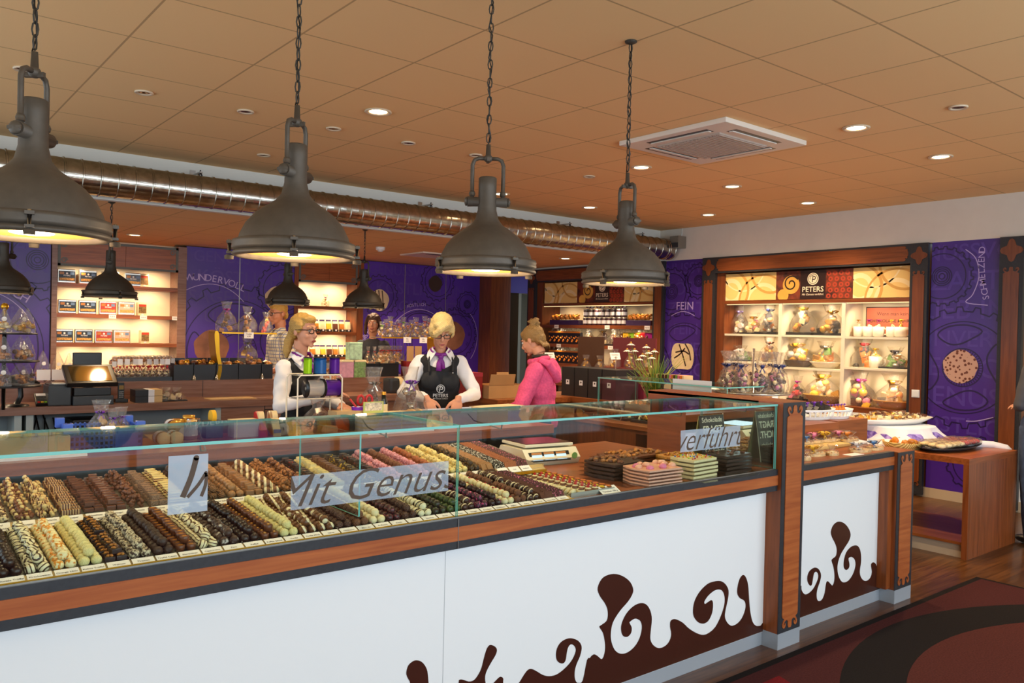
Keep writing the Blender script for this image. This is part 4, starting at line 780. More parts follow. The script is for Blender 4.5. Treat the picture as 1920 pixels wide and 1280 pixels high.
# (maker, words, stack) for the lower tier from the left photo edge
LOW = [(p_ball(DK), 'plain dark round praline'), (p_ball(STW), 'white praline with dark stripes'), (p_ball(ORW), 'white praline with orange veins'), (p_ball(WY_, .12), 'rough creamy white truffle'), (p_top(DK, NUT), 'square dark praline topped with walnut'), (p_ball(CRM, .15), 'dark praline coated in cream flakes'), (p_ball(DK2, .15), 'wrinkled dark truffle'), (p_cup(MK, AMB_), 'milk chocolate cup with an orange disc'), (p_ball(DRZ, .1), 'white praline with brown drizzle'), (p_ball(PWD, .08), 'dark praline with a sugared tip'), (p_ball(DK), 'smooth dark round praline'), (p_cup(MK, DK, AMB_), 'milk chocolate cup with a dark well'), (p_ball(WY_, .15), 'rough pale vanilla truffle'), (p_ball(MWS), 'milk praline with a cream curl'), (p_ball(MWS), 'milk praline with a white band'), (p_ball(DKR, .22), 'rough dark flaked truffle'), (p_ball(MKR, .2), 'rough milk flaked truffle'), (p_ball(WRD, .06), 'white truffle with red specks'), (p_ball(DRD, .08), 'dark truffle with red specks'), (p_ball(DKR, .12), 'dark crumbly truffle'), (p_ball(WSQ), 'white praline with a dark curl'), (p_ball(GRD, .08), 'dark green tinged praline'), (p_ball(GRN, .1), 'green dusted praline'), (p_ball(MCS), 'dark praline with cream curls'), (p_ball(PNK, .1), 'dark praline with pink specks'), (p_ball(DPK), 'dark praline with a pink tip'), (p_dot(WH, RED), 'white praline with a red dot'), (p_ball(MK2, .1), 'cocoa dusted milk truffle'), (p_ball(MCS), 'glossy dark praline with cream curls'), (p_slab(COC, .006), 'upright cocoa slab'), (p_slab(PSL, .006), 'upright slab with pink sprinkles')]
UP = [(p_cube(MK), 'milk square'), (p_ball(MARB, .1), 'marbled oval'), (p_cluster(MACN, MK), 'macadamia cluster'), (p_cluster(MACN, MSTR), 'macadamia crisp'), (p_cube(MSTR), 'striped milk square'), (p_cube(COC, h=.012), 'cocoa square'), (p_cube(MK, h=.015), 'milk square'), (p_cluster(MK, None, 4), 'hazelnut ball'), (p_cube(GREYB), 'crumb square'), (p_layer(MK, LYR), 'layered nougat'), (p_log(DKR), 'dark shredded log'), (p_log(SHR), 'milk shredded log'), (p_ball(TAN, .1), 'pale praline'), (p_cube(TAN), 'tan cube'), (p_ball(SHELL), 'striped shell'), (p_cluster(NUTM), 'nut cluster'), (p_cluster(NUTM, MK), 'nut cluster'), (p_cube(RDK), 'dark red cube'), (p_cube(WH, LYR), 'yellow white cube'), (p_cube(MK), 'milk cube'), (p_cube(YDK), 'dark cube with yellow'), (p_cube(RDK), 'dark cube'), (p_ball(PNB, .15), 'pink ball'), (p_ball(MK2, .2), 'milk ball'), (p_ball(PNB, .15), 'rose ball'), (p_ball(ORB, .15), 'orange brown ball'), (p_ball(YWS, .1), 'speckled ball'), (p_ball(YWS, .1), 'speckled ball'), (p_ball(GLD, .12), 'gold dusted ball'), (p_slab(TAN), 'tan slab'), (p_slab(BWS), 'net slab'), (p_slab(ORB), 'brown slab'), (p_slab(PSL), 'pink slab')]
rc = random.Random(5); place = []
def heap(k, x, y0, y1, zfun, tier_):
    dy = .0275 if k[0] is not None else 0; sl = 'slab' in k[1]; step = .0125 if sl else .0275
    n = int((y1-y0)/step); L = []
    lay = 'layer' in k[1] or 'square' in k[1] or 'cube' in k[1] and tier_
    for i in range(n):
        y = y0+step*(i+.5)
        for s_ in (-1, 1): L.append((x+s_*.0150+rc.uniform(-.001, .001), y+rc.uniform(-.0015, .0015), zfun(y)+(.016 if sl else .0135), 0, ('left' if s_ < 0 else 'right')+' line, '+ORD[i]+' from the front'))
        if not sl and i < n-1 and (i % 7 != 6 or k[1][0] in 'wrm'): L.append((x+rc.uniform(-.003, .003)+(-.009 if tier_ else 0), y+step/2, zfun(y)+.0135+(.017 if lay else .022), 1, 'top line, '+ORD[i]+' from the front'))
    return L
groups = []
for i, k in enumerate(LOW): groups.append((k, .312+.0637*i, 0, i))
for i in range(1, 6): groups.append((LOW[(i*4) % 9], .312-.0637*i, 0, -i))
for i, k in enumerate(UP): groups.append((k, .268+.0663*i, 1, i))
for i in range(1, 4): groups.append((UP[i], .268-.0663*i, 1, -i))
allp = []
for k, x, tr, i in groups:
    for p in heap(k, x, *((2.44, 2.825, zf) if not tr else (2.875, 3.255, zr)), tr): allp.append((p, k, tr, i))
def px_of(p):
    d = Vector(p)-CAM_LOC; w = d.dot(_f); return 960+FPX*d.dot(_R)/w, 640-FPX*d.dot(_U)/w, w
scored = []
for a in allp:
    u, v, w = px_of(a[0][:3]); vis = 4 < u < 1916 and v < 1276 and a[2] == 0 and a[3] >= 0
    scored.append((w-(.35 if a[0][3] else 0) if vis else 99, a))
scored.sort(key=lambda q: q[0])
cache = {}; rest = M()
def proto_mesh(k, i, tr, sd):
    key = (tr, i, sd)
    if key not in cache: cache[key] = k[0](sd+3*i).mesh('praline')
    return cache[key]
for n_, (w, a) in enumerate(scored):
    p, k, tr, i = a; me = proto_mesh(k, i, tr, n_ % 3); rz = rc.uniform(-.25, .25) if ('slab' in k[1] or 'square' in k[1] or 'cube' in k[1] or 'layer' in k[1]) else rc.uniform(0, 6.28)
    tl = (0, 0) if ('slab' in k[1] or 'square' in k[1] or 'cup' in k[1] or 'cube' in k[1] or 'layer' in k[1]) else (rc.uniform(-.5, .5), rc.uniform(-.5, .5))
    if n_ < 300:
        o = bpy.data.objects.new('praline', me); COL.objects.link(o); o.location = p[:3]; o.rotation_euler = (tl[0], tl[1], rz)
        o['group'] = 'pralines in row %d of the lower tray' % (i+1); o['category'] = 'praline'
        o['label'] = k[1]+', '+ORD[i]+' row, '+p[4]
    else: rest.merge(me, Matrix.Translation(p[:3]) @ Matrix.Rotation(rz, 4, 'Z') @ Matrix.Rotation(tl[0], 4, 'X') @ Matrix.Rotation(tl[1], 4, 'Y'))
rest.build('assorted_pralines', None, None, 'dense rows of assorted pralines filling the trays of the glass case', 'pralines', kind='stuff')
# label cards
LN = ['Dunkle Trüffel', 'Kirschwasser', 'Orange Likör', 'Kokos Trüffel', 'Walnuss', 'Tiramisu', 'Trüffel Cassis', 'Florentiner', 'Cappuccino', 'Zimt', 'Kaffee', 'Kaffee Sahne', 'Vanille', 'Vanille Milch', 'Sahne', 'Himbeere', 'Marc de', 'Erdbeere', 'Kirsch', 'Rum', 'Eierlikör', 'Minze', 'Pistazie', 'Nougat', 'Brombeer', 'Waldbeere', 'Joghurt', 'Kakao', 'Karamell', 'Kakao Blatt', 'Beeren']
UN = ['Edel Nougat', 'Royal|Macadamia', 'Macknusper', 'Macadamia|Knusper', 'Knusper|Traum', 'Haselnuss|Nougat', 'Nougat|Praliné', 'Schicht|Nougat', 'Feines|Mandel', 'Nougat|Krokant', 'Mandel|Splitter', 'Mandel Sahne|Nougat', 'Mandel|Traum', 'Mandel|Krokant', 'Walnuss|Nougat', 'Nuss|Krokant', 'Pistazie', 'Marzipan', 'Orange', 'Eierlikör', 'Kirsch', 'Himbeere', 'Cassis', 'Erdbeere', 'Aprikose', 'Mocca', 'Gold', 'Mandel', 'Vollmilch', 'Zartbitter', 'Minze', 'Chili', 'Himbeer']
for i in range(31):
    x = .312+.0637*i; card('label_card', (x, 2.398, ZT+.0055), .058, .031, radians(72), [LN[i]], 'cream card reading '+LN[i]+' at the front edge of the lower tray', 'label cards of the lower tray', .0095)
for i in range(1, 33):
    x = .268+.0663*i; brown = i == 29
    card('label_card', (x, 2.834, .9700), .058, .034, radians(56), UN[i].split('|'), ('brown' if brown else 'cream')+' card reading '+UN[i].replace('|', ' ')+' on the step, '+ORD[i-1]+' from the left', 'label cards on the step', .0095, None, CHOC if brown else None, CARD if brown else None)
# ------------------------------------------------------------------ people
SKIN = mat('skin', '#cf9272', .5, nz=.05, nzs=14); SKIN2 = mat('skin_ruddy', '#c47f5c', .5, nz=.06, nzs=14)
SHIRT = mat('white_shirt', '#e6e4e4', .8, bump=.25, nzs=9); VEST = mat('black_vest', '#1d1d20', .85, nz=.1, nzs=40); APRON = mat('black_apron', '#202226', .85, nz=.08, nzs=30, bump=.15)
SCARF = mat('purple_scarf', '#7b1b86', .5, bump=.3, nzs=30); PANTS = mat('dark_trousers', '#1b1b1e', .8); EYEW = mat('eye_white', '#e8e2da', .25); IRIS = mat('eye_iris', '#2c2a24', .15); LIP = mat('lips', '#a85650', .45); BROW = mat('eyebrow', '#8a6a40', .8)
def hairmat(name, a, b): return two(name, a, b, 'stripe', 60, .5, .55, rot=(.5, 1.2, .3), dist=9, soft=.5, bump=.25, spec=.4)
def limb(m, pts, rs, mt, n=12):
    """tapered limb with rounded joints"""
    P = [Vector(p) for p in pts]; q = []; r = []
    for i in range(len(P)-1):
        for k in range(4): t = k/4; q.append(P[i].lerp(P[i+1], t)); r.append(rs[i]*(1-t)+rs[i+1]*t)
    q.append(P[-1]); r.append(rs[-1]); m.tube(q, 0, mt, n, rs=r)
    for p, rr in zip(P, rs): m.ell(p, rr*1.0, mt, 10)
def hand(m, w, d, nrm, mt, side=1, curl=.45, k=1.05):
    """palm, four unequal curled fingers and a thumb leaving the side of the palm"""
    w = Vector(w); d = Vector(d).normalized(); nrm = (Vector(nrm)-d*Vector(nrm).dot(d)).normalized(); s = d.cross(nrm)*side
    T = Matrix.Translation(w+d*.048*k) @ Matrix(((s.x, d.x, nrm.x, 0), (s.y, d.y, nrm.y, 0), (s.z, d.z, nrm.z, 0), (0, 0, 0, 1)))
    m.ell((0, 0, 0), (.04*k, .052*k, .016*k), mt, 12, T=T); m.tube([w-d*.02, w+d*.03], 0, mt, 10, rs=[.026*k, .024*k])
    for i, (o, L) in enumerate(((-.030, .060), (-.0105, .072), (.0105, .078), (.031, .070))):
        p = w+d*(.082-.006*abs(i-2))*k+s*o*k; dd = (d+s*o*3).normalized(); pts = [w+d*.05*k+s*o*.8*k, p]; a = curl*(.5+.12*i)
        for j in range(3):
            dd = (dd*cos(a)-nrm*sin(a)).normalized(); p = p+dd*L*k*(.42, .32, .26)[j]; pts.append(p)
        m.tube(pts, 0, mt, 8, rs=[.0095*k, .0098*k, .009*k, .0082*k, .0068*k]); m.ell(pts[-1], .0068*k, mt, 7)
    p0 = w+d*.02*k+s*.022*k; p1 = w+d*.048*k+s*.05*k-nrm*.008; p2 = p1+(d*.8+s*.35-nrm*.3).normalized()*.034*k; p3 = p2+(d*.95-nrm*.35).normalized()*.026*k
    m.tube([p0, p1, p2, p3], 0, mt, 8, rs=[.014*k, .0125*k, .0105*k, .008*k]); m.ell(p3, .008*k, mt, 7)
def person(label, loc, yaw, sc, lean, head, armL, armR, skin, cloth, hair, group=None, male=False, handsp=None, glasses=None, vox=.0055):
    """arm = (elbow, wrist, hand direction, back-of-hand normal); head=(yaw,pitch,roll); all in body space facing -y"""
    t = empty('person', label, 'person', loc, yaw, group); t.scale = (sc, sc, sc)
    L = Matrix.Translation((0, 0, .95)) @ Matrix.Rotation(lean, 4, 'X') @ Matrix.Translation((0, 0, -.95))
    k = 1.12 if male else .9
    def torso(m, mt, g=0., legs=True, neck=True):
        for c, r in (((0, .0, 1.33), (.155*k, .10, .135)), ((0, .005, 1.22), (.15*k, .105, .14)), ((0, -.0, 1.09), (.135*k, .10*k, .14)), ((0, 0, .97), (.155*k, .112, .12))): m.ell(c, tuple(q+g for q in r), mt, 20, T=L)
        if not male: 
            for s in (-1, 1): m.ell((s*.065, -.075, 1.26), (.062+g, .055+g, .06+g), mt, 14, T=L)
        for s in (-1, 1): m.ell((s*.135*k, 0, 1.39), (.058+g, .058+g, .048+g), mt, 14, T=L)
        m.ell((0, .01, 1.42), (.11*k+g, .055+g, .05+g), mt, 14, T=L)
        if neck: m.tube([L @ Vector(p) for p in ((0, .015, 1.40), (0, .005, 1.50), (0, -.005, 1.55))], 0, mt, 16, rs=[.062+g, .050*k+g, .052*k+g])
        if legs:
            for s in (-1, 1): limb(m, [L @ Vector((s*.085, 0, .93)), (s*.095, -.01, .50), (s*.095, .02, .09)], [.085+g, .055+g, .04+g], mt, 14)
    def arm(m, A, s, mt, g=0., upto=1.0):
        S = L @ Vector((s*.16*k, 0, 1.39)); E, Wr = Vector(A[0]), Vector(A[1]); We = E.lerp(Wr, upto)
        limb(m, [S, S.lerp(E, .5), E, We], [.05+g, .045+g, .038+g, (.038*(1-upto)+.027*upto)+g*.8], mt, 14)
    HT = Matrix.Translation(L @ Vector((0, -.005, 1.535))) @ Matrix.Rotation(head[0], 4, 'Z') @ Matrix.Rotation(head[1], 4, 'X') @ Matrix.Rotation(head[2], 4, 'Y') @ Matrix.Translation((0, -.012, .115))
    b = M(); torso(b, skin, -.004)
    for A, s in ((armL, 1), (armR, -1)): arm(b, A, s, skin); hand(b, A[1], A[2], A[3], skin, A[4] if len(A) > 4 else s)
    for c, r in (((0, .015, .035), (.074, .092, .085)), ((0, -.02, -.02), (.062, .072, .085)), ((0, -.035, -.07), (.048, .046, .036)), ((0, -.072, -.098), (.017, .014, .014)), ((.036, -.058, -.03), (.022, .022, .024)), ((-.036, -.058, -.03), (.022, .022, .024)), ((.078, .012, -.008), (.008, .018, .03)), ((-.078, .012, -.008), (.008, .018, .03)), ((0, -.084, -.062), (.022, .014, .016))): b.ell(c, r, skin, 18, T=HT)
    b.tube([HT @ Vector(p) for p in ((-.048, -.066, .028), (-.02, -.084, .030), (.02, -.084, .030), (.048, -.066, .028))], .008, skin, 8)
    b.tube([HT @ Vector(p) for p in ((0, -.085, .018), (0, -.098, -.008), (0, -.111, -.030))], 0, skin, 10, rs=[.008, .0095, .0115]); b.ell((0, -.1, -.036), (.017, .012, .009), skin, 10, T=HT)
    b.tube([HT @ Vector(p) for p in ((0, .02, -.07), (0, .03, -.13))], 0, skin, 14, rs=[.055, .052])
    me = remesh(b, 'body', vox, 3); o = bpy.data.objects.new('body', me); COL.objects.link(o); o.parent = t; tag(o, None)
    hd = M()
    for s in (-1, 1): hd.ell((s*.031, -.0745, .008), (.0125, .0125, .0085), EYEW, 12, T=HT); hd.ell((s*.031, -.0845, .0075), (.0055, .004, .0058), IRIS, 10, T=HT)
    hd.build('eyes', t)
    M().tube([HT @ Vector(p) for p in ((-.022, -.0925, -.066), (-.008, -.0985, -.0625), (0, -.099, -.0635), (.008, -.0985, -.0625), (.022, -.0925, -.066))], 0, LIP, 8, rs=[.0015, .0042, .004, .0042, .0015]).tube([HT @ Vector(p) for p in ((-.02, -.092, -.067), (0, -.0985, -.0705), (.02, -.092, -.067))], 0, LIP, 8, rs=[.0015, .0048, .0015]).build('lips', t)
    m = M()
    for s in (-1, 1): m.tube([HT @ Vector(p) for p in ((s*.048, -.072, .032), (s*.032, -.088, .038), (s*.014, -.093, .034))], 0, BROW, 6, rs=[.0015, .003, .0028])
    m.build('eyebrows', t)
    if glasses:
        m = M()
        for s in (-1, 1):
            m.tube([HT @ Vector((s*.033+.025*cos(a)*(1 if abs(cos(a)) < .9 else .97), -.1+.004*abs(cos(a)), .004+.0165*(abs(sin(a))**.7)*(1 if sin(a) > 0 else -1))) for a in [2*pi*q/20 for q in range(20)]], .0034, glasses, 6, closed=True)
            m.tube([HT @ Vector(p) for p in ((s*.058, -.096, .012), (s*.078, -.05, .012), (s*.083, .01, .008))], .003, glasses, 6)
        m.tube([HT @ Vector(p) for p in ((-.009, -.1, .008), (0, -.105, .011), (.009, -.1, .008))], .003, glasses, 6); m.build('glasses', t)
    hh = M(); hair(hh, HT); hm = remesh(hh, 'hair', .006, 1, .004, 60); o = bpy.data.objects.new('hair', hm); COL.objects.link(o); o.parent = t
    def garment(name, fn, mt, g, clip=None, vx=.008, disp=.006, ds=14, lb=None):
        m = M(); fn(m, mt, g); me = remesh(m, name, vx, 3, disp, ds)
        if clip:
            bm = bmesh.new(); bm.from_mesh(me)
            for co, no in clip: bmesh.ops.bisect_plane(bm, geom=bm.verts[:]+bm.edges[:]+bm.faces[:], plane_co=L @ Vector(co), plane_no=(L.to_3x3() @ Vector(no)), clear_outer=True)
            bm.to_mesh(me); bm.free()
        o = bpy.data.objects.new(name, me); COL.objects.link(o); o.parent = t; md = o.modifiers.new('s', 'SOLIDIFY'); md.thickness = .004; md.offset = -1; return o
    cloth(t, L, HT, torso, arm, armL, armR, garment, k); return t
SUIT = ((0, 0, .93), (0, 0, -1))
def legs_only(m, L, mt, g):
    m.ell((0, 0, .97), (.16+g, .115+g, .11), mt, 18, T=L)
    for s in (-1, 1): limb(m, [L @ Vector((s*.085, 0, .93)), (s*.095, -.01, .50), (s*.095, .02, .09)], [.088+g, .06+g, .05+g], mt, 14)
def shoes(t, mt):
    for s in (-1, 1): M().ell((s*.095, -.04, .035), (.045, .12, .035), mt, 14).build('shoe', t)
def trousers(t, L, garment, mt): garment('trousers', lambda m, a, g: legs_only(m, L, a, g), mt, .006); shoes(t, BLK)
def collar_set(t, L, mt, scarf=True, knot=1):
    m = M()
    for s in (-1, 1):
        pts = [(s*.055, .03, 1.50), (s*.06, -.02, 1.50), (s*.035, -.068, 1.475), (s*.085, -.095, 1.405), (s*.105, -.05, 1.44), (s*.095, .0, 1.465), (s*.075, .035, 1.485)]
        P = [L @ Vector(p) for p in pts]; q = [p+Vector((0, -.006, .004)) for p in P]; n = len(P)
        m.add([p[:] for p in P+q], [tuple(range(n)), tuple(range(n, 2*n))]+[(i, (i+1) % n, n+(i+1) % n, n+i) for i in range(n)], mt)
    m.build('collar', t)
    if scarf:
        m = M(); m.tube([L @ Vector((.066*cos(a), -.008+.066*sin(a), 1.487-.028*max(0, -sin(a)))) for a in [2*pi*q/18 for q in range(18)]], .014, SCARF, 8, closed=True)
        m.ell((0, -.082, 1.445), (.022, .018, .02), SCARF, 12, T=L); m.tube([L @ Vector(p) for p in ((0, -.085, 1.44), (-.012, -.1, 1.40), (-.016, -.118, 1.345))], 0, SCARF, 8, rs=[.012, .02, .022]); m.tube([L @ Vector(p) for p in ((0, -.085, 1.44), (.012, -.1, 1.405), (.02, -.114, 1.36))], 0, SCARF, 8, rs=[.01, .016, .014])
        if knot > 1: 
            for s in (-1, 1): m.ell((s*.04, -.085, 1.45), (.032, .01, .016), SCARF, 10, T=L)
        m.build('scarf', t)
def cl_server(apron):
    def f(t, L, HT, torso, arm, aL, aR, garment, k):
        def sh(m, mt, g):
            torso(m, mt, g, False, False); arm(m, aL, 1, mt, g+.006, .92); arm(m, aR, -1, mt, g+.006, .92)
        garment('shirt', sh, SHIRT, .005, [((0, 0, .95), (0, 0, -1))], disp=.010, ds=16)
        def vs(m, mt, g):
            for c, r in (((0, .0, 1.34), (.142, .10, .125)), ((0, .005, 1.22), (.136, .105, .14)), ((0, 0, 1.09), (.124, .10, .14)), ((0, 0, .98), (.145, .112, .1))): m.ell(c, tuple(q+g for q in r), mt, 20, T=L)
            for s in (-1, 1): m.ell((s*.065, -.075, 1.26), (.062+g, .055+g, .06+g), mt, 14, T=L); m.ell((s*.112, 0, 1.392), (.052+g, .055+g, .042+g), mt, 14, T=L)
        garment('vest', vs, VEST, .013, [((0, -.075, 1.40), (0, -.75, .66)), ((0, 0, .9), (0, 0, -1))], disp=.004)
        # shirt front showing in the neckline
        collar_set(t, L, SHIRT, True, 1 if apron else 2)
        if apron:
            def ap(m, mt, g):
                for c, r in (((0, .0, 1.30), (.12, .10, .08)), ((0, .005, 1.22), (.14, .105, .14)), ((0, 0, 1.09), (.145, .105, .14)), ((0, 0, .95), (.17, .12, .17)), ((0, -.01, .8), (.17, .11, .17))): m.ell(c, tuple(q+g for q in r), mt, 20, T=L)
                for s in (-1, 1): m.ell((s*.065, -.075, 1.26), (.06+g, .055+g, .055+g), mt, 14, T=L)
            garment('apron', ap, APRON, .022, [((0, .03, 1.2), (0, 1, 0)), ((0, 0, 1.345), (0, 0, 1))], disp=.007, ds=10)
            m = M()
            for s in (-1, 1): m.tube([L @ Vector(p) for p in ((s*.085, -.125, 1.34), (s*.09, -.09, 1.42), (s*.06, .01, 1.475), (s*.02, .06, 1.47))], .009, APRON, 6)
            m.ell((.09, -.132, 1.335), (.006, .004, .006), CHROME, 8, T=L); m.build('apron_strap', t)
            F = (L @ Vector((0, -.166, 1.19)), L.to_3x3() @ Vector((1, 0, 0)), L.to_3x3() @ Vector((0, .03, 1)).normalized(), L.to_3x3() @ Vector((0, -1, .03)).normalized())
            m = M(); E_ = mat('embroidery', '#cfd2d4', .7)
            m.ribbon(circ(0, .03, .030, 28), .004, F, E_, closed=True); m.ribbon(smooth_path([(-.008, .008), (-.006, .03), (.0, .045), (.014, .042), (.014, .028), (0, .026)], 5, False), .006, F, E_); m.ribbon(smooth_path([(-.02, .02), (-.02, .04), (0, .052)], 5, False), .004, F, E_)
            m.text('PETERS', .036, F, E_, 0, -.022, bold=.012); m.text('Mit Genuss verführt', .0135, F, E_, 0, -.044, bold=.01); m.build('embroidered_logo', t)
        else:
            m = M()
            for z in (1.16, 1.23): m.ell((.018, -.15, z), (.006, .004, .006), CHROME, 8, T=L)
            m.build('buttons', t)
        trousers(t, L, garment, PANTS)
    return f
BL1 = hairmat('hair_golden_blonde', '#8a6228', '#d8b060'); BL2 = hairmat('hair_pale_blonde', '#b08c4c', '#efdb9c'); BR1 = hairmat('hair_brown', '#2c1a10', '#5a3620'); DB1 = hairmat('hair_dark_blonde', '#6a4c28', '#b08a50'); SB1 = hairmat('hair_sandy', '#94682c', '#d8a850')
def hair_pony(m, T):
    m.ell((0, .028, .046), (.083, .098, .088), BL1, 20, T=T); m.ell((0, -.03, .085), (.06, .055, .035), BL1, 16, T=T)
    for s in (-1, 1): m.ell((s*.07, .01, .03), (.018, .05, .05), BL1, 14, T=T)
    m.ell((0, .09, .0), (.05, .05, .06), BL1, 14, T=T); m.tube([T @ Vector(p) for p in ((0, .11, -.02), (-.01, .135, -.08), (-.03, .13, -.15), (-.05, .11, -.2))], 0, BL1, 12, rs=[.034, .036, .03, .008])
def hair_bob(m, T):
    m.ell((0, .02, .045), (.088, .105, .092), BL2, 20, T=T)
    for s in (-1, 1): m.ell((s*.074, -.005, .01), (.024, .06, .06), BL2, 14, T=T)
    m.ell((.0, -.055, .075), (.07, .04, .04), BL2, 14, T=T); m.tube([T @ Vector(p) for p in ((.03, -.07, .09), (-.02, -.098, .06), (-.055, -.09, .015), (-.066, -.07, -.02))], 0, BL2, 12, rs=[.022, .026, .024, .008]); m.ell((0, .08, -.03), (.06, .035, .05), BL2, 14, T=T)
def hair_bun(m, T):
    m.ell((0, .025, .045), (.084, .102, .09), DB1, 20, T=T); m.ell((0, .075, .0), (.068, .05, .07), DB1, 16, T=T); m.ell((0, -.04, .075), (.062, .04, .035), DB1, 14, T=T)
    r = random.Random(4)
    for q in range(16):
        a = r.uniform(0, 6.28); b = r.uniform(.3, 2.6); c = Vector((0, .075, .135)); rr = r.uniform(.025, .05)
        m.tube([T @ (c+Vector((rr*cos(a+u*b)*.9, rr*sin(a+u*b), .03*sin(u*2+q)))) for u in [w/6 for w in range(7)]], .009, DB1, 7)
    m.ell((0, .075, .13), (.038, .04, .03), DB1, 14, T=T)
    for q in range(8): x = -.05+.1*q/7; m.tube([T @ Vector(p) for p in ((x, .09, -.04), (x*1.2, .11, -.08), (x*1.3+.01, .105, -.115))], 0, DB1, 6, rs=[.01, .007, .002])
def hair_short(m, T):
    m.ell((0, .022, .05), (.079, .096, .084), SB1, 20, T=T); m.ell((0, -.045, .088), (.055, .04, .028), SB1, 14, T=T); m.ell((0, .085, -.02), (.055, .025, .05), SB1, 14, T=T)
def hair_shoulder(m, T):
    m.ell((0, .022, .045), (.084, .1, .09), BR1, 20, T=T)
    for s in (-1, 1): m.tube([T @ Vector(p) for p in ((s*.05, -.05, .10), (s*.082, -.01, .04), (s*.092, .015, -.03), (s*.092, .01, -.10), (s*.085, .0, -.14))], 0, BR1, 12, rs=[.016, .018, .022, .024, .012])
    m.tube([T @ Vector(p) for p in ((0, .09, .02), (0, .095, -.06), (0, .08, -.13))], 0, BR1, 14, rs=[.06, .06, .04])
def yaw_to(dx, dy): return atan2(dx, -dy)
BG = mat('black_glasses', '#121216', .25)
# glasses-wearing saleswoman reaching to the ribbon rack (her right arm = image left)
person('bespectacled blonde saleswoman with ponytail, white blouse, black vest and purple scarf', (2.35, 5.24, 0), yaw_to(.25, -.9), .955, .05, (.12, .04, 0),
       ((.25, -.02, 1.14), (.17, -.27, 1.12), (-.3, -1, -.1), (0, 0, 1)), ((-.26, -.12, 1.13), (-.03, -.33, 1.22), (.8, -.6, .1), (.1, -.1, 1)), SKIN, cl_server(False), hair_pony, 'shop staff', glasses=BG)
# saleswoman with the apron packing at the worktop
person('blonde short-haired saleswoman in a black apron looking down at her packing', (3.42, 5.12, 0), yaw_to(-.50, -.87), .985, .15, (.03, .50, 0),
       ((.27, -.12, 1.15), (.12, -.35, 1.13), (-.2, -.5, -.8), (.2, -.5, .8)), ((-.27, -.12, 1.15), (-.11, -.35, 1.13), (.35, -.5, -.8), (-.2, -.5, .8)), SKIN, cl_server(True), hair_bob, 'shop staff', glasses=mat('thin_glasses', '#4a4440', .3, .5))
HOOD = mat('pink_hoodie', '#e25c88', .95, nz=.12, nzs=60, bump=.2, spec=.15)
JEANS = mat('blue_jeans', '#3a4c6c', .9, nz=.35, nzs=14)
def cl_hoodie(t, L, HT, torso, arm, aL, aR, garment, k):
    def sh(m, mt, g):
        torso(m, mt, g, False, False); arm(m, aL, 1, mt, g+.008, .9); arm(m, aR, -1, mt, g+.008, .9)
        m.tube([L @ Vector((.085*cos(a), .0+.075*sin(a), 1.475+.012*sin(a))) for a in [2*pi*q/18 for q in range(18)]], .022, mt, 10, closed=True)
    garment('hoodie', sh, HOOD, .018, [((0, 0, .90), (0, 0, -1))], disp=.012, ds=13)
    m = M(); m.tube([L @ Vector(p) for p in ((-.11, .03, 1.475), (-.10, .10, 1.44), (-.05, .135, 1.37), (0, .14, 1.31), (.05, .135, 1.37), (.10, .10, 1.44), (.11, .03, 1.475))], 0, HOOD, 12, rs=[.026, .036, .04, .045, .04, .036, .026])
    m.ell((0, .115, 1.41), (.085, .035, .075), HOOD, 16, T=L); me = remesh(m, 'hood', .008, 3, .008, 14); o = bpy.data.objects.new('hood', me); COL.objects.link(o); o.parent = t
    M().tube([L @ Vector((.062*cos(a), .012+.06*sin(a), 1.51)) for a in [2*pi*q/18 for q in range(18)]], .012, mat('dark_collar', '#3c3328', .8), 8, closed=True).build('shirt_collar', t)
    garment('jeans', lambda m, a, g: legs_only(m, L, a, g), JEANS, .008); shoes(t, BLK)
    ap = M()
    ap.tube([L @ Vector((.19*cos(a), .145*sin(a), .98)) for a in [2*pi*q/24 for q in range(24)]], .010, BLK, 6, closed=True); ap.build('apron_string', t)
person('girl in a pink hooded sweatshirt with a messy blonde bun, seen from behind', (4.25, 4.86, 0), yaw_to(-.50, .72), .94, .10, (-.22, .40, 0),
       ((.24, -.14, 1.09), (.14, -.36, .99), (-.2, -.9, -.1), (0, 0, 1)), ((-.24, -.10, 1.08), (-.13, -.35, .99), (.2, -.9, -.1), (0, 0, 1)), SKIN, cl_hoodie, hair_bun, 'shop staff')
PLAID = two('checked_shirt', '#e8d49c', '#a8987c', 'speck', 40, .6, .8, soft=.06)
def plaid():
    m, nt, b = _m('plaid_shirt'); b.inputs['Roughness'].default_value = .85; c = coords(nt); br = nt.nodes.new('ShaderNodeTexBrick'); br.offset = 0
    nt.links.new(coords(nt, (1, 1, 1), (radians(90), 0, 0)), br.inputs[0]); br.inputs['Scale'].default_value = 1; br.inputs['Brick Width'].default_value = .035; br.inputs['Row Height'].default_value = .035; br.inputs['Mortar Size'].default_value = .004
    br.inputs['Color1'].default_value = lin('#f0e4c4'); br.inputs['Color2'].default_value = lin('#ecdfba'); br.inputs['Mortar'].default_value = lin('#8a8fae'); nt.links.new(br.outputs[0], b.inputs['Base Color']); return m
PL = plaid()
def cl_man(t, L, HT, torso, arm, aL, aR, garment, k):
    def sh(m, mt, g): torso(m, mt, g, False, False); arm(m, aL, 1, mt, g+.012, .55); arm(m, aR, -1, mt, g+.012, .55)
    garment('shirt', sh, PL, .014, [((0, 0, .92), (0, 0, -1))], disp=.008); collar_set(t, L, PL, False); trousers(t, L, garment, PANTS)
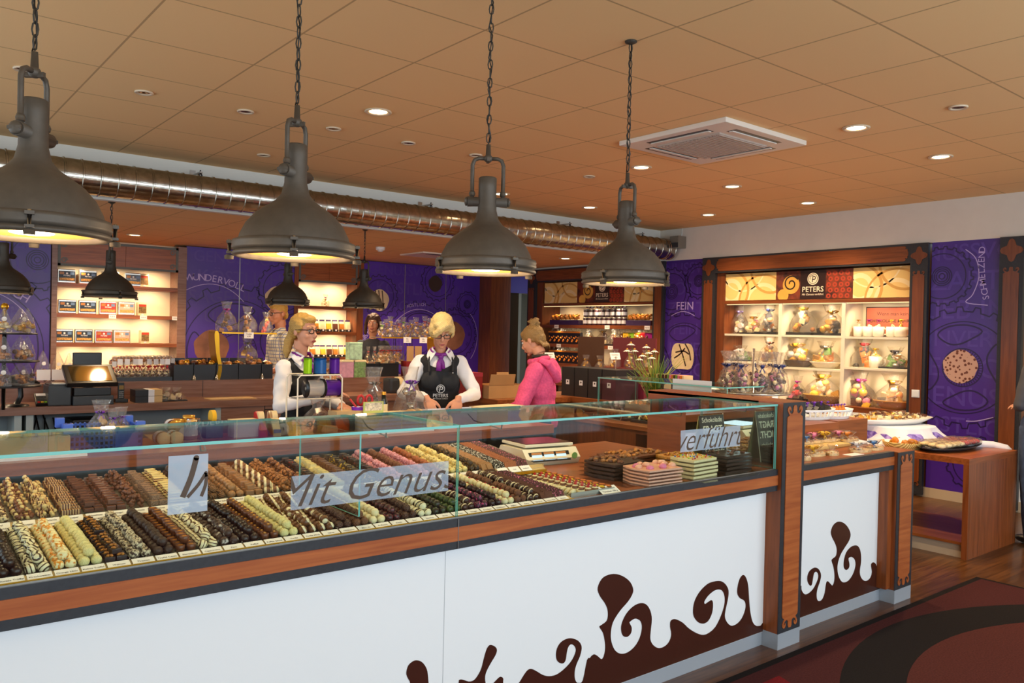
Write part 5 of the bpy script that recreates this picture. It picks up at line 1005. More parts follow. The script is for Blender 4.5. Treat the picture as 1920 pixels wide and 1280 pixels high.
person('man with glasses in a pale checked shirt behind the black bins', (3.66, 8.62, 0), yaw_to(-1, .02), 1.06, .04, (.18, .12, 0),
       ((.27, .0, 1.12), (.2, -.2, 1.05), (0, -1, 0), (0, 0, 1)), ((-.27, 0, 1.12), (-.2, -.2, 1.05), (0, -1, 0), (0, 0, 1)), SKIN2, cl_man, hair_short, 'customers', male=True, glasses=BG)
TSH = mat('charcoal_top', '#34343a', .85, nz=.08, nzs=30)
def cl_top(t, L, HT, torso, arm, aL, aR, garment, k):
    def sh(m, mt, g): torso(m, mt, g, False, False); arm(m, aL, 1, mt, g+.006, .5); arm(m, aR, -1, mt, g+.006, .5)
    garment('top', sh, TSH, .008, [((0, -.075, 1.44), (0, -.62, .78)), ((0, 0, .92), (0, 0, -1))], disp=.004); trousers(t, L, garment, PANTS)
person('brown-haired woman in a charcoal top smiling behind the sweets display', (4.95, 8.9, 0), yaw_to(-.62, -.78), 1.01, .0, (.0, -.02, .05),
       ((.26, .02, 1.12), (.22, -.15, .95), (0, -1, -.3), (0, 0, 1)), ((-.26, .02, 1.12), (-.22, -.15, .95), (0, -1, -.3), (0, 0, 1)), SKIN, cl_top, hair_shoulder, 'customers')
def cl_edge(t, L, HT, torso, arm, aL, aR, garment, k):
    def sh(m, mt, g): torso(m, mt, g, False, False); arm(m, aL, 1, mt, g+.006, .9); arm(m, aR, -1, mt, g+.006, .9)
    garment('jumper', sh, mat('grey_jumper', '#4a4a50', .9), .01, [((0, 0, .98), (0, 0, -1))]); garment('jeans', lambda m, a, g: legs_only(m, L, a, g), JEANS, .032); shoes(t, BLK)
person('person in blue jeans, only a sliver showing at the right photo edge', (7.385, 2.37, 0), yaw_to(.4, .9), 1.0, .02, (0, .1, 0),
       ((.20, -.04, 1.12), (.05, -.2, 1.08), (-.8, -.5, 0), (0, 0, 1)), ((-.20, -.04, 1.12), (-.05, -.2, 1.10), (.8, -.5, 0), (0, 0, 1)), SKIN, cl_edge, hair_short, 'customers', vox=.008)
# ------------------------------------------------------------------ worktables behind the counter
BLUEG = mat('niche_grey_blue', '#8d9ca2', .5); GREY_N = mat('niche_pale', '#a9b4b2', .5)
YI, YI2, ZI, XI2 = 4.30, 4.90, .95, 3.86
isl = empty('work_island', 'wooden packing worktop running behind the praline case', 'worktop', (0, 0, 0))
M().box(-1.9, XI2, YI, YI2, ZI-.06, ZI, WX).build('top_board', isl)
m = M().box(-1.9, XI2-.25, YI+.03, YI2-.02, 0, .66, WX).box(-1.9, -1.86, YI+.03, YI2, .66, ZI-.06, WZ)
for x in (-.2, 1.5, 3.1): m.box(x, x+.12, YI+.03, YI2, .66, ZI-.06, WZ)
m.box(-1.9, XI2-.25, YI2-.04, YI2-.02, .66, ZI-.06, BLUEG).box(-1.9, XI2-.25, YI+.025, YI+.03, .665, .80, WX); m.build('body', isl)
M().box(XI2-.25, XI2, YI+.01, YI2, 0, ZI-.06, BLACK).build('end_panel', isl)
YC, YC2, ZC, ZL = 7.3, 7.78, .925, 1.078
bc = empty('till_counter', 'brown back counter carrying the till, with a pale niche below', 'counter', (0, 0, 0))
M().box(-1.9, 5.2, YC, YC2, ZC-.06, ZC, GW).build('worktop', bc)
m = M().box(2.55, 5.2, YC+.02, YC2, 0, ZC-.06, GW).box(-1.9, 2.55, YC+.02, YC2, 0, .35, GW).box(-1.9, 2.55, YC2-.06, YC2-.02, .35, ZC-.06, BLUEG)
for x in (.0, .95, 1.03, 2.5): m.box(x, x+.05, YC+.03, YC2, .35, ZC-.06, GREY_N)
m.box(2.95, 2.955, YC+.015, YC+.02, .1, ZC-.06, BLK).box(2.95, 3.9, YC+.015, YC+.02, ZC-.10, ZC-.094, BLK); m.build('body', bc)
M().box(-1.9, 5.2, YC2, YC2+.46, 0, ZL, GW).box(2.53, 2.534, YC2-.002, YC2, ZC, ZL, BLK).build('raised_ledge', bc)
sc_ = empty('side_counter', 'brown side counter with black gift boxes, behind the girl in pink', 'counter', (0, 0, 0))
M().box(5.70, 6.9, 4.6, 6.75, ZI-.05, ZI, WY).box(4.75, 5.70, 6.1, 6.75, ZI-.05, ZI, WY).build('worktop', sc_)
M().box(5.72, 6.88, 4.62, 6.73, 0, ZI-.05, WD).box(4.77, 5.72, 6.12, 6.73, 0, ZI-.05, WD).build('body', sc_)
rcn = empty('cross_counter', 'dark wood cross counter with its own small glass case, behind the mirror end', 'counter', (0, 0, 0))
M().box(4.5, 5.62, 3.38, 5.05, ZT-.03, ZT, WY).box(4.52, 5.6, 4.12, 5.03, 0, ZT-.03, WD).box(4.52, 5.6, 3.4, 4.12, ZT-.06, ZT-.03, WD).build('worktop', rcn)
def bpane(par, name, x0, x1, y0, y1, z0, z1, e):
    m = M(); vs = [(x, y, z) for x in (x0, x1) for y in (y0, y1) for z in (z0, z1)]
    fc = {'x-': (0, 1, 3, 2), 'x+': (4, 6, 7, 5), 'y-': (0, 4, 5, 1), 'y+': (2, 3, 7, 6), 'z-': (0, 2, 6, 4), 'z+': (1, 5, 7, 3)}
    for k, f in fc.items(): m.add(vs, [f], GLASS if k[0] == e else GEDGE)
    m.build(name, par)
bpane(rcn, 'front_pane', 4.66, 4.667, 3.42, 4.67, ZT, 1.245, 'x'); bpane(rcn, 'top_pane', 4.655, 5.1, 3.42, 4.67, 1.245, 1.254, 'z'); bpane(rcn, 'end_pane', 4.668, 5.1, 4.66, 4.667, ZT, 1.244, 'y')
ris = M().box(PX1+.002, 5.06, 2.82, 3.3, ZT, 1.055, WX); ris.build('display_riser', None, None, 'low wooden riser box carrying the white baskets on the end counter', 'riser')
tb = empty('display_table', 'low brown display table right of the counter end', 'table', (0, 0, 0))
M().box(6.36, 7.27, 2.52, 4.5, .70, .745, WX).build('table_top', tb); M().box(6.36, 7.27, 2.52, 2.56, 0, .70, WZ).build('side_panel', tb); M().box(6.36, 7.27, 4.46, 4.5, 0, .70, WZ).build('side_panel', tb)
M().box(6.38, 7.25, 2.56, 4.46, .10, .12, WY).build('shelf', tb); M().box(6.40, 7.23, 2.56, 4.46, 0, .10, mat('beige_skirting', '#b9a68c')).build('plinth', tb)
# ------------------------------------------------------------------ small builders
rs = random.Random(21)
def lumps(m, cx, cy, cz, w, d, h, mats, n, r=.02, rnd=rs):
    for i in range(n): m.ell((cx+rnd.uniform(-w, w), cy+rnd.uniform(-d, d), cz+rnd.uniform(0, h)), (r*rnd.uniform(.7, 1.2), r*rnd.uniform(.7, 1.2), r*rnd.uniform(.6, 1.1)), rnd.choice(mats), 8, rough=.15, seed=i)
def bow(m, c, s, mt, loops=4, rnd=rs):
    c = Vector(c); m.ell(c, (s*.18, s*.16, s*.16), mt, 8)
    for k in range(loops):
        a = 2*pi*k/loops+rnd.uniform(-.2, .2); d = Vector((cos(a), sin(a)*.7, .35)); u = d.cross(Vector((0, 0, 1))).normalized()
        P = [c, c+d*s*.5+Vector((0, 0, s*.3)), c+d*s, c+d*s*.6-Vector((0, 0, s*.12)), c]; L = []
        for p in P: L += [p+u*s*.2, p-u*s*.2]
        m.add([q[:] for q in L], [(2*i, 2*i+1, 2*i+3, 2*i+2) for i in range(4)], mt, True)
    for q in (-1, 1): m.add([(c+Vector(v)*s)[:] for v in ((0, -.1, 0), (.12*q, -.12, 0), (.5*q, -.2, -.7), (.3*q, -.2, -.75))], [(0, 1, 2, 3)], mt)
def wrap(w, h, waist=.62, neck=.26, flare=.38, d=None, seed=0, n=22):
    """crumpled cellophane bag: full body, gathered neck, flaring top"""
    r = random.Random(seed); ph = [r.uniform(0, 6.3) for _ in range(4)]; d = d or w
    def wob(a, z): return (1+.05*sin(5*a+ph[0])+.04*sin(9*a+ph[1]+z*30)+(.16*sin(4*a+ph[2])+.10*sin(7*a+ph[3]) if z > waist*h*1.08 else 0))
    T = Matrix.Diagonal((1, d/w, 1, 1))
    return M().lathe([(w*.42, 0), (w*.5, h*.08), (w*.5, h*.3), (w*.40, h*.48), (w*.18, waist*h*.95), (w*neck*.5, waist*h), (w*.2, h*(waist+.1)), (w*flare*.85, h*.93), (w*flare, h)], CELLO, n=n, T=T, caps=False, wob=wob)
ORANGE = mat('orange_sweet', '#d8801e', .35); YEL = mat('yellow_paper', '#f0c030', .5); REDM = mat('red_ribbon', '#c01a22', .4); PURR = mat('purple_ribbon', '#6a22a8', .35); PINKR = mat('pink_ribbon', '#e07ca0', .45); NAVY = mat('navy_ribbon', '#1d2c6e', .4); GOLDR = mat('gold_foil', '#d8a440', .25, .6); GRNR = mat('green_ribbon', '#8cc02a', .45); MAG = mat('magenta_ribbon', '#b0208c', .4); CARAM = mat('caramel_sweet', '#b8742a', .35); CREAMS = mat('cream_sweet', '#ecd8a8', .45); BROWNS = mat('brown_sweet', '#5a2e18', .4); WBK = two('wicker', '#a07a3a', '#e0c070', 'stripe', 26, .5, .7, dist=2, bump=.6, soft=.2); DWBK = two('dark_wicker', '#2a1810', '#5a3a20', 'stripe', 26, .5, .7, dist=2, bump=.6, soft=.2); CER = mat('cream_ceramic', '#f2ead6', .2); KRAFT = mat('kraft_paper', '#c8a674', .75, nz=.06, nzs=8); TOFFEE = mat('toffee_foil', '#c89030', .22, .7); SILV = mat('silver_foil', '#b8b4ac', .22, .8); WBOX = mat('white_card', '#e4e2e4', .6); BLACKB = mat('black_card', '#1c1c20', .4); GRNC = mat('green_card', '#6c9a4c', .5)
def gift(label, cat, loc, w, h, mats, bowm, n=14, base=None, group=None, rz=0, seed=None, d=None, basem=None, lr=None, tagm=None):
    """wrapped gift: base (basket, bowl, tray, mug), contents, wrap, bow, maybe a card"""
    sd = seed if seed is not None else int(abs(loc[0]*91+loc[1]*57+loc[2]*13)*10) % 997; r = random.Random(sd); d = d or w*.7
    t = empty({'bag': 'gift_bag', 'basket': 'gift_basket', 'bowl': 'gift_bowl', 'mug': 'gift_mug', 'tray': 'gift_tray', 'cone': 'praline_bag'}.get(base or 'bag', 'gift_bag'), label, cat, loc, rz, group)
    z0 = .004
    if base == 'basket' or base == 'bowl':
        hb = h*.24; m = M().lathe([(w*.3, 0), (w*.42, hb*.5), (w*.5, hb), (w*.52, hb), (w*.5, hb*.85), (w*.28, hb*.1), (.001, hb*.1)], basem or WBK, n=22, T=Matrix.Diagonal((1, d/w, 1, 1)), caps=False); m.build('basket' if base == 'basket' else 'bowl', t); z0 = hb*.6
    elif base == 'mug':
        hb = h*.45; M().lathe([(w*.3, 0), (w*.4, hb*.1), (w*.42, hb), (w*.38, hb), (w*.36, hb*.2), (.001, hb*.15)], basem or CER, n=22, caps=False).build('mug', t); M().tube([(w*.4, 0, hb*.8), (w*.62, 0, hb*.75), (w*.64, 0, hb*.45), (w*.55, 0, hb*.25), (w*.4, 0, hb*.2)], w*.05, basem or CER, 8).build('handle', t); z0 = hb*.7
    elif base == 'tray': M().box(-w*.48, w*.48, -d*.48, d*.48, 0, h*.08, basem or BLACKB, b=.003).build('tray', t); z0 = h*.08
    m = M(); lr = lr or w*.13
    hh = h*.60-z0 if base != 'mug' else h*.2
    for i in range(n):
        f = (i+.5)/n; z = z0+hh*f; q = (1-f*.75)
        x, y = r.uniform(-1, 1)*w*.36*q, r.uniform(-1, 1)*d*.33*q
        mt = r.choice(mats); k = r.random()
        if k < .45: m.ell((x, y, z), (lr*r.uniform(.7, 1.1), lr*r.uniform(.6, 1), lr*r.uniform(.6, 1)), mt, 9, rough=.12, seed=i)
        else: T = Matrix.Translation((x, y, z)) @ Matrix.Rotation(r.uniform(-.5, .5), 4, 'Y') @ Matrix.Rotation(r.uniform(-.4, .4), 4, 'X'); m.box(-lr*.8, lr*.8, -lr*.35, lr*.35, -lr*.6, lr*.9, mt, T)
    m.build('contents', t)
    if base != 'mug': wrap(w*1.02, h, .72, .30, .27, d*1.05, sd).build('wrap', t)
    if bowm: m = M(); bow(m, (0, -d*.06, h*.70), w*.24, bowm, 5, r); m.build('bow', t)
    if tagm: F = ((0, -d*.52, h*.06), (1, 0, 0), (0, 0, 1), (0, -1, 0)); M().prism([(-w*.1, 0), (w*.1, 0), (w*.1, h*.1), (-w*.1, h*.1)], F, WBOX, 0, .002).build('tag', t)
    return t
def ptag(c, w, h, lb, face='B', tilt=0, lines=('1,99 €',), grp='price tags', size=None):
    F = ((c[0], c[1], c[2]), (1, 0, 0), (0, 0, 1), (0, -1, 0)) if face == 'B' else ((c[0], c[1], c[2]), (0, -1, 0), (0, 0, 1), (-1, 0, 0))
    m = M().prism([(-w/2, -h/2), (w/2, -h/2), (w/2, h/2), (-w/2, h/2)], F, CARD, 0, .002)
    for i, s_ in enumerate(lines): m.text(s_, size or w*.24, F, INK, 0, h*(.18-.36*i) if len(lines) > 1 else 0, o=.0026, bold=.01)
    return m.build('price_tag', None, None, lb, 'price tag', grp)
RX = -pi/2   # turns a -y facing thing to face -x (right wall)
# ------------------------------------------------------------------ gifts in the white compartments (right wall)
def wy(px, x=XR+.18): return at(px, 600, x=x).y
SWEET = [GOLDR, CREAMS, CARAM, SILV, BROWNS, TOFFEE]
GB = [
 (1386, 1.645, .26, .38, [SILV, WBOX, CREAMS], mat('lilac_ribbon', '#9a86c8', .4), 'bag', 'tall gift bag with a lilac bow, first in the top left compartment'),
 (1412, 1.645, .30, .27, [CREAMS, PINKR, GOLDR], GOLDR, 'tray', 'low gift tray with a gold bow in the top left compartment'),
 (1442, 1.645, .32, .40, [BLACKB, GOLDR, SILV, ORANGE], NAVY, 'tray', 'dark gift bag with a black bow against the first divider, top compartment'),
 (1505, 1.645, .34, .42, [GOLDR, CREAMS, BLACKB, CARAM], YEL, 'tray', 'gift bag with a big yellow bow in the top middle compartment'),
 (1560, 1.645, .36, .36, [GOLDR, SILV, BLACKB], GOLDR, 'tray', 'slanting gold gift bag, right one in the top middle compartment'),
 (1389, 1.30, .34, .20, [BLACKB, WBOX, GRNC], None, 'tray', 'gift tray with a bottle lying in it, left compartment of the second shelf'),
 (1444, 1.30, .30, .32, [BROWNS, GOLDR, SILV], BROWNS, 'bag', 'gift bag with a dark green bow, second shelf beside the first divider'),
 (1497, 1.262, .42, .34, [WBOX, GOLDR, YEL, CREAMS], YEL, 'basket', 'dark oval gift basket with a yellow flower in the middle compartment'),
 (1549, 1.262, .38, .32, [YEL, GRNC, GOLDR, ORANGE], SILV, 'bowl', 'cream ceramic bowl packed with gifts in the middle compartment'),
 (1622, 1.298, .30, .34, [BLACKB, ORANGE, GOLDR], REDM, 'bag', 'gift bag with a red bow in the right compartment'),
 (1643, 1.298, .17, .28, [CREAMS, YEL], YEL, 'mug', 'white mug gift with a yellow bow, second shelf'),
 (1680, 1.298, .30, .24, [GRNC, SILV, GOLDR], mat('black_ribbon', '#24202c', .4), 'tray', 'small gift tray with a black bow, second shelf at the right'),
 (1498, .86, .22, .30, [REDM, PINKR, BLACKB], MAG, 'tray', 'red and pink gift in the lower middle compartment'),
 (1545, .86, .46, .40, [CREAMS, YEL, GOLDR, SILV], YEL, 'basket', 'large yellow straw basket in the lower middle compartment'),
 (1615, .86, .36, .38, [CREAMS, PINKR, YEL, BROWNS], MAG, 'bag', 'clear gift bag with a wine red bow in the lower right compartment'),
 (1678, .86, .42, .38, [GOLDR, CREAMS, CARAM, SILV], GOLDR, 'basket', 'brown wooden bowl gift basket in the lower right compartment')]
for i, (px, z, w, h, ms, bw, bs, lb) in enumerate(GB):
    gift(lb, 'gift', (XR+.19, wy(px), z), w, h, ms, bw, 16, bs, 'wrapped gifts in the wall cabinet', RX, 40+i, d=w*.62, basem={7: DWBK, 8: CER, 15: mat('light_wood_bowl', '#c08a40', .4)}.get(i))
for i, (px, w) in enumerate(((1610, .13), (1630, .16), (1648, .15), (1672, .13), (1690, .17))):
    gift('cream '+('mug', 'mug', 'mug', 'pot', 'bowl')[i]+' gift, '+ORD[i]+' from the left on the top right shelf', 'mug gift', (XR+.14, wy(px, XR+.14), 1.64), w, .25, [CREAMS, GOLDR], [GOLDR, MAG, MAG, YEL, YEL][i], 6, 'mug', 'gift mugs on the top right shelf', RX, 70+i)
m = M(); F = FR(XR+.37); m.prism([(-4.70, 1.65), (-4.06, 1.65), (-4.06, 1.98), (-4.70, 1.98)], F, mat('sign_frame', '#2c1c1a', .5), 0, .01).prism([(-4.69, 1.66), (-4.07, 1.66), (-4.07, 1.97), (-4.69, 1.97)], F, mat('salmon_sign', '#c2664e', .6, nz=.1, nzs=6), .01, .012)
m.text('Wenn man keine', .055, F, INK, -4.38, 1.90, o=.013); m.text('SCHOKOLADE MEHR MAG', .05, F, INK, -4.38, 1.82, o=.013, bold=.01); m.build('slogan_sign', None, None, 'salmon red sign about chocolate leaning behind the gift mugs', 'sign')
# ------------------------------------------------------------------ goods in the far cabinet
def wyA(px, x=XR+.12): return at(px, 600, x=x).y
z1, z2, z3, z4 = ZA
t = empty('biscuit_pack', 'x', 'biscuit pack', (0, 0, 0)); M().box(-.075, .075, -.06, .06, 0, .075, mat('purple_biscuit_band', '#3a2250', .5)).build('carton', t); m = M(); lumps(m, 0, -.03, .09, .06, .04, .06, [ORANGE, CARAM, TOFFEE], 14, .022); m.build('contents', t)
M().box(-.08, .08, -.065, .065, .002, .17, clear('acetate', '#ffffff', 1.4)).build('clear_lid', t)
first = True
for k, (px0, px1, n) in enumerate(((1038, 1088, 6), (1182, 1222, 5))):
    for i in range(n):
        y = wyA(px0)+(wyA(px1)-wyA(px0))*(i+.5)/n; lb = 'pack of orange biscuits, '+ORD[i]+' from the left in the '+('left', 'right')[k]+' run'
        if first: t.location = (XR+.12, y, z1); t.rotation_euler.z = RX; t['label'] = lb; t['group'] = 'biscuit packs on the far top shelf'; first = False
        else: copy_tree(t, (XR+.12, y, z1), RX, lb, 'biscuit packs on the far top shelf')
def jar(label, loc, r, h, body, lid, grp, rz=0, lay=False, cat='jar'):
    t = empty('praline_jar' if cat == 'jar' else cat, label, cat, loc, rz, grp)
    if lay: t.rotation_euler = (radians(90), 0, rz)
    M().lathe([(r*.9, 0), (r, h*.06), (r, h*.8), (r*.92, h*.84)], body, n=18).build('jar_body', t); M().lathe([(r*.95, h*.84), (r*.97, h*.86), (r*.97, h), (.001, h)], lid, n=18, caps=False).build('lid', t); M().lathe([(r*1.01, h*.2), (r*1.01, h*.62)], WBOX, n=18, caps=False).build('label_band', t); return t
j0 = None
for row, (zz, n) in enumerate(((z1, 9), (z1+.125, 8))):
    for i in range(n):
        y = wyA(1094)+(wyA(1176)-wyA(1094))*(i+.5)/n; lb = 'small jar with a white band, '+ORD[i]+' from the left in the '+('lower', 'upper')[row]+' jar row'
        if not j0: j0 = jar(lb, (XR+.12, y, zz), .042, .12, mat('dark_jar', '#3a1c24', .3), SILV, 'jars on the far top shelf')
        else: copy_tree(j0, (XR+.12, y, zz), 0, lb, 'jars on the far top shelf')
for i, px in enumerate((1110, 1129, 1152, 1170)):
    c = copy_tree(j0, (XR+.14, wyA(px), z1+.31), 0, 'round jar lying on top of the jar rows, '+ORD[i]+' from the left', 'jars lying on the jar rows'); c.rotation_euler = (0, radians(-90), 0); c.location.z = z1+.295
def pouch(label, loc, w, h, body, cont, grp, rz, hdr=None, top=True):
    t = empty('sweet_pouch', label, 'pouch', loc, rz, grp); T = Matrix.Rotation(.12, 4, 'X')
    M().box(-w/2, w/2, -.03, .03, 0, h*.62, body, T, b=.008).build('pouch_body', t); m = M(); lumps(m, 0, -.03, h*.1, w*.38, .006, h*.42, cont, 12, w*.16); m.build('contents', t)
    if hdr: M().box(-w/2, w/2, -.034, -.028, h*.60, h*.68, hdr, T).build('header_band', t)
    if top: M().lathe([(w*.3, h*.66), (w*.12, h*.78), (w*.34, h)], CELLO, n=14, caps=False, wob=lambda a, z: 1+.2*sin(4*a+z*20)).build('top_wrap', t)
    return t
p0 = None
for zz, n, pa, pb, nm in ((z2, 7, 1034, 1092, 'second'), (z3, 7, 1036, 1096, 'third')):
    for i in range(n):
        y = wyA(pa)+(wyA(pb)-wyA(pa))*(i+.5)/n; lb = 'black and orange biscuit pouch, '+ORD[i]+' from the left on the '+nm+' shelf'
        if not p0: p0 = pouch(lb, (XR+.12, y, zz), .12, .30, BLACKB, [ORANGE, CARAM], 'biscuit pouches', RX, ORANGE)
        else: copy_tree(p0, (XR+.12, y, zz), RX, lb, 'biscuit pouches')
for i, (px, c, nm) in enumerate(((1180, YEL, 'yellow'), (1190, GRNR, 'lime'), (1200, ORANGE, 'orange'), (1211, REDM, 'red'), (1221, MAG, 'magenta'))):
    pouch(nm+' striped sweet pouch at the right end of the second shelf', (XR+.12, wyA(px), z2), .15, .32, c, [CREAMS, BROWNS], 'bright pouches on the second shelf', RX)
for i, (px, w, lb) in enumerate(((1104, .2, 'small clear bag with a white bow between pouches and black trays'), (1130, .26, 'black gift tray with a brown bow on the second shelf'), (1152, .28, 'black gift tray with pretzels on the second shelf'), (1166, .26, 'black gift tray at the right of the pretzel tray'))):
    gift(lb, 'gift', (XR+.14, wyA(px), z2), w, .27, [CARAM, CREAMS, BROWNS], [WBOX, GOLDR, None, None][i], 10, 'tray', 'small gifts on the second shelf', RX, 90+i)
for i, (px, z) in enumerate(((1043, z1-.03), (1138, z1-.03), (1213, z1-.03), (1048, z2-.03), (1093, z2-.03), (1123, z2-.03), (1145, z2-.03))):
    ptag((XR-.002, at(px, 640, x=XR).y, z), .10, .055, 'white price tag on the '+('top', 'second')[i > 2]+' far shelf edge, '+ORD[i if i < 3 else i-3]+' from the left', 'R', lines=('4,95 €',))
# ------------------------------------------------------------------ tins on the back shelf
def tin(label, loc, w, h, art, grp):
    t = empty('chocolate_tin', label, 'tin', loc, 0, grp); M().box(-w/2, w/2, -.04, .04, 0, h, SILV, b=.008).build('tin_body', t); F = ((0, -.0405, 0), (1, 0, 0), (0, 0, 1), (0, -1, 0))
    m = M().prism([(-w*.46, h*.14), (w*.46, h*.14), (w*.46, h*.86), (-w*.46, h*.86)], F, art, 0, .001)
    m.prism([(-w*.42, h*.2), (w*.42, h*.2), (w*.42, h*.38), (-w*.42, h*.38)], F, mat('tin_picture_gold', '#c99a50', .5, nz=.5, nzs=60), .001, .0014).prism([(-w*.4, h*.62), (-w*.16, h*.62), (-w*.16, h*.8), (-w*.4, h*.8)], F, CARAM, .001, .0014).prism([(w*.18, h*.6), (w*.4, h*.6), (w*.4, h*.8), (w*.18, h*.8)], F, mat('tin_picture_blue', '#6c86a8', .5), .001, .0014)
    m.prism(circ(0, h*.7, w*.06, 12), F, CARD, .001, .0015).text('PETERS', w*.12, F, CARD, 0, h*.54, o=.0015, bold=.01); m.build('front_print', t); return t
TD = mat('tin_dark', '#26303c', .4); TR = mat('tin_red', '#b03828', .4); TI = mat('tin_pale', '#d8a890', .4)
proto = {}
rows = ((2.075, 527, [(123, 'd'), (163, 'd'), (205, 'd'), (247, 'p')], 'top'), (1.705, 597, [(125, 'd'), (163, 'd'), (201, 'r'), (236, 'i')], 'middle'), (1.345, 654, [(120, 'd'), (157, 'd'), (194, 'r'), (228, 'i')], 'bottom'))
AR = {'d': (TD, 'dark blue'), 'r': (TR, 'red'), 'i': (TI, 'pale red'), 'p': (mat('tin_grey', '#5c6a78', .4), 'grey blue')}
for z, _, L, nm in rows:
    for i, (px, k) in enumerate(L):
        lb = AR[k][1]+' and silver chocolate tin, '+ORD[i]+' from the left on the '+nm+' shelf'; loc = (at(px, 600, y=YB+.08).x, YB+.08, z)
        if k not in proto: proto[k] = tin(lb, loc, .195, .17, AR[k][0], 'chocolate tins')
        else: copy_tree(proto[k], loc, 0, lb, 'chocolate tins')
for z, px, nm in ((2.075, 268, 'top'), (1.705, 265, 'middle'), (1.345, 271, 'bottom')):
    t = empty('chocolate_carton', 'narrow tilted picture carton right of the tins on the '+nm+' shelf', 'carton', (at(px, 600, y=YB+.07).x, YB+.08, z), .25, 'picture cartons')
    M().box(-.055, .055, -.03, .03, 0, .17, CREAMS).build('carton_body', t); F = ((0, -.0305, 0), (1, 0, 0), (0, 0, 1), (0, -1, 0)); M().prism([(-.05, .03), (.05, .03), (.05, .14), (-.05, .14)], F, mat('carton_photo', '#7c6038', .5, nz=.6, nzs=50), 0, .001).prism([(-.05, .115), (.05, .115), (.05, .145), (-.05, .145)], F, TR, .001, .0015).prism([(-.015, .005), (.015, .005), (.015, .025), (-.015, .025)], F, WBOX, .001, .0015).build('front_print', t)
for px, nm in ((210, 'left'), (268, 'middle'), (328, 'right')): ptag((at(px, 617, y=YB).x, YB-.012, 1.68), .085, .05, 'price tag on the tin shelf edge, the '+nm+' one of three', lines=('9,95 €',))
# stand-up bags on the middle shelf
q0 = None
for z, pxs, nm in ((1.545, (548, 558, 570, 582, 594, 606, 618, 630, 642, 654), 'upper'), (1.165, (588, 598, 608, 620, 631, 642, 653), 'lower')):
    for i, px in enumerate(pxs):
        lb = 'small stand-up bag with a purple header, '+ORD[i]+' from the left on the '+nm+' shelf'; loc = (at(px, 610, y=YB+.06).x, YB+.08, z)
        cm_ = [CARAM, CREAMS, YEL, BROWNS][i % 4]
        t = empty('nut_pouch', lb, 'pouch', loc, 0, 'purple headed pouches'); T = Matrix.Rotation(-.15, 4, 'X')
        M().box(-.038, .038, -.025, .025, 0, .035, BLACKB).build('base', t); M().box(-.036, .036, -.022, .02, .035, .12, cm_, T, b=.006).build('contents', t); M().box(-.037, .037, -.01, .014, .12, .155, CREAMS, T).build('label_band', t); M().box(-.037, .037, -.008, .012, .155, .18, mat('purple_header', '#3c2458', .5), T).build('header', t); M().box(-.012, .012, -.032, -.026, .008, .032, WBOX, T).build('tag', t)
gift('tiny gift bag alone on the top of the middle shelf', 'gift', (at(610, 568, y=YB+.1).x, YB+.1, 1.92), .12, .18, [GOLDR, CREAMS], MAG, 5, 'bag')
# ------------------------------------------------------------------ black bins, glass shelves and sweets on the ledge
YBN = 7.86
bins = [(325, 363), (363, 405), (405, 447), (447, 490), (490, 512), (686, 712), (712, 748)]
for i, (a, b) in enumerate(bins):
    x0, x1 = at(a, 700, y=YBN).x, at(b, 700, y=YBN).x; t = empty('display_bin', 'black display bin of sweets on the ledge, '+ORD[i]+' from the left', 'bin', (0, 0, 0), 0, 'black display bins')
    m = M().box(x0+.004, x1-.004, YBN, YBN+.006, ZL, ZL+.145, BLK).box(x0+.004, x1-.004, YBN+.26, YBN+.266, ZL, ZL+.20, BLK).box(x0+.004, x0+.01, YBN+.006, YBN+.26, ZL, ZL+.16, BLK).box(x1-.01, x1-.004, YBN+.006, YBN+.26, ZL, ZL+.16, BLK).box(x0+.01, x1-.01, YBN+.006, YBN+.26, ZL, ZL+.02, BLK).box(x0+.004, x1-.004, YBN-.012, YBN+.006, ZL+.139, ZL+.147, BLK); m.build('bin_shell', t)
    m = M(); lumps(m, (x0+x1)/2, YBN+.13, ZL+.08, (x1-x0)*.38, .1, .08, [TOFFEE, CARAM, BROWNS] if i < 5 else [CARAM, CREAMS, BROWNS], 16, .034); m.build('sweets', t)
    if i in (0, 1, 3): M().lathe([(.02, 0), (.012, .03), (.003, .055)], SILV, (x1, YBN-.02, ZL), 8).build('clip', t)
def glass_shelf(label, px0, px1, z, ends):
    x0, x1 = at(px0, 637, y=7.95).x, at(px1, 637, y=7.95).x; t = empty('glass_shelf', label, 'shelf', (0, 0, 0)); M().box(x0, x1, 7.86, 8.12, z-.012, z, mat('smoked_glass_shelf', '#6a5a48', .15, 0, .6)).box(x0, x1, 7.856, 7.86, z-.014, z+.001, GOLD).build('shelf_plate', t)
    for x in ends(x0, x1):
        T = FB(7.95); p = smooth_path([(x-.01, ZL), (x+.012, ZL+.12), (x-.012, ZL+.25), (x-.03, z-.012), (x+.01, z-.012), (x+.022, ZL+.26), (x+.046, ZL+.12), (x+.025, ZL)], 5); M().prism(p, T, GOLD, -.09, .09).build('wavy_bracket', t)
    return z
zs1 = glass_shelf('narrow glass shelf on a wavy gold bracket left of the man', 410, 512, 1.537, lambda a, b: (a-.04,)); zs2 = glass_shelf('glass shelf crowded with bright sweet bags, right of the brown-haired woman', 708, 815, 1.515, lambda a, b: (b-.02,))
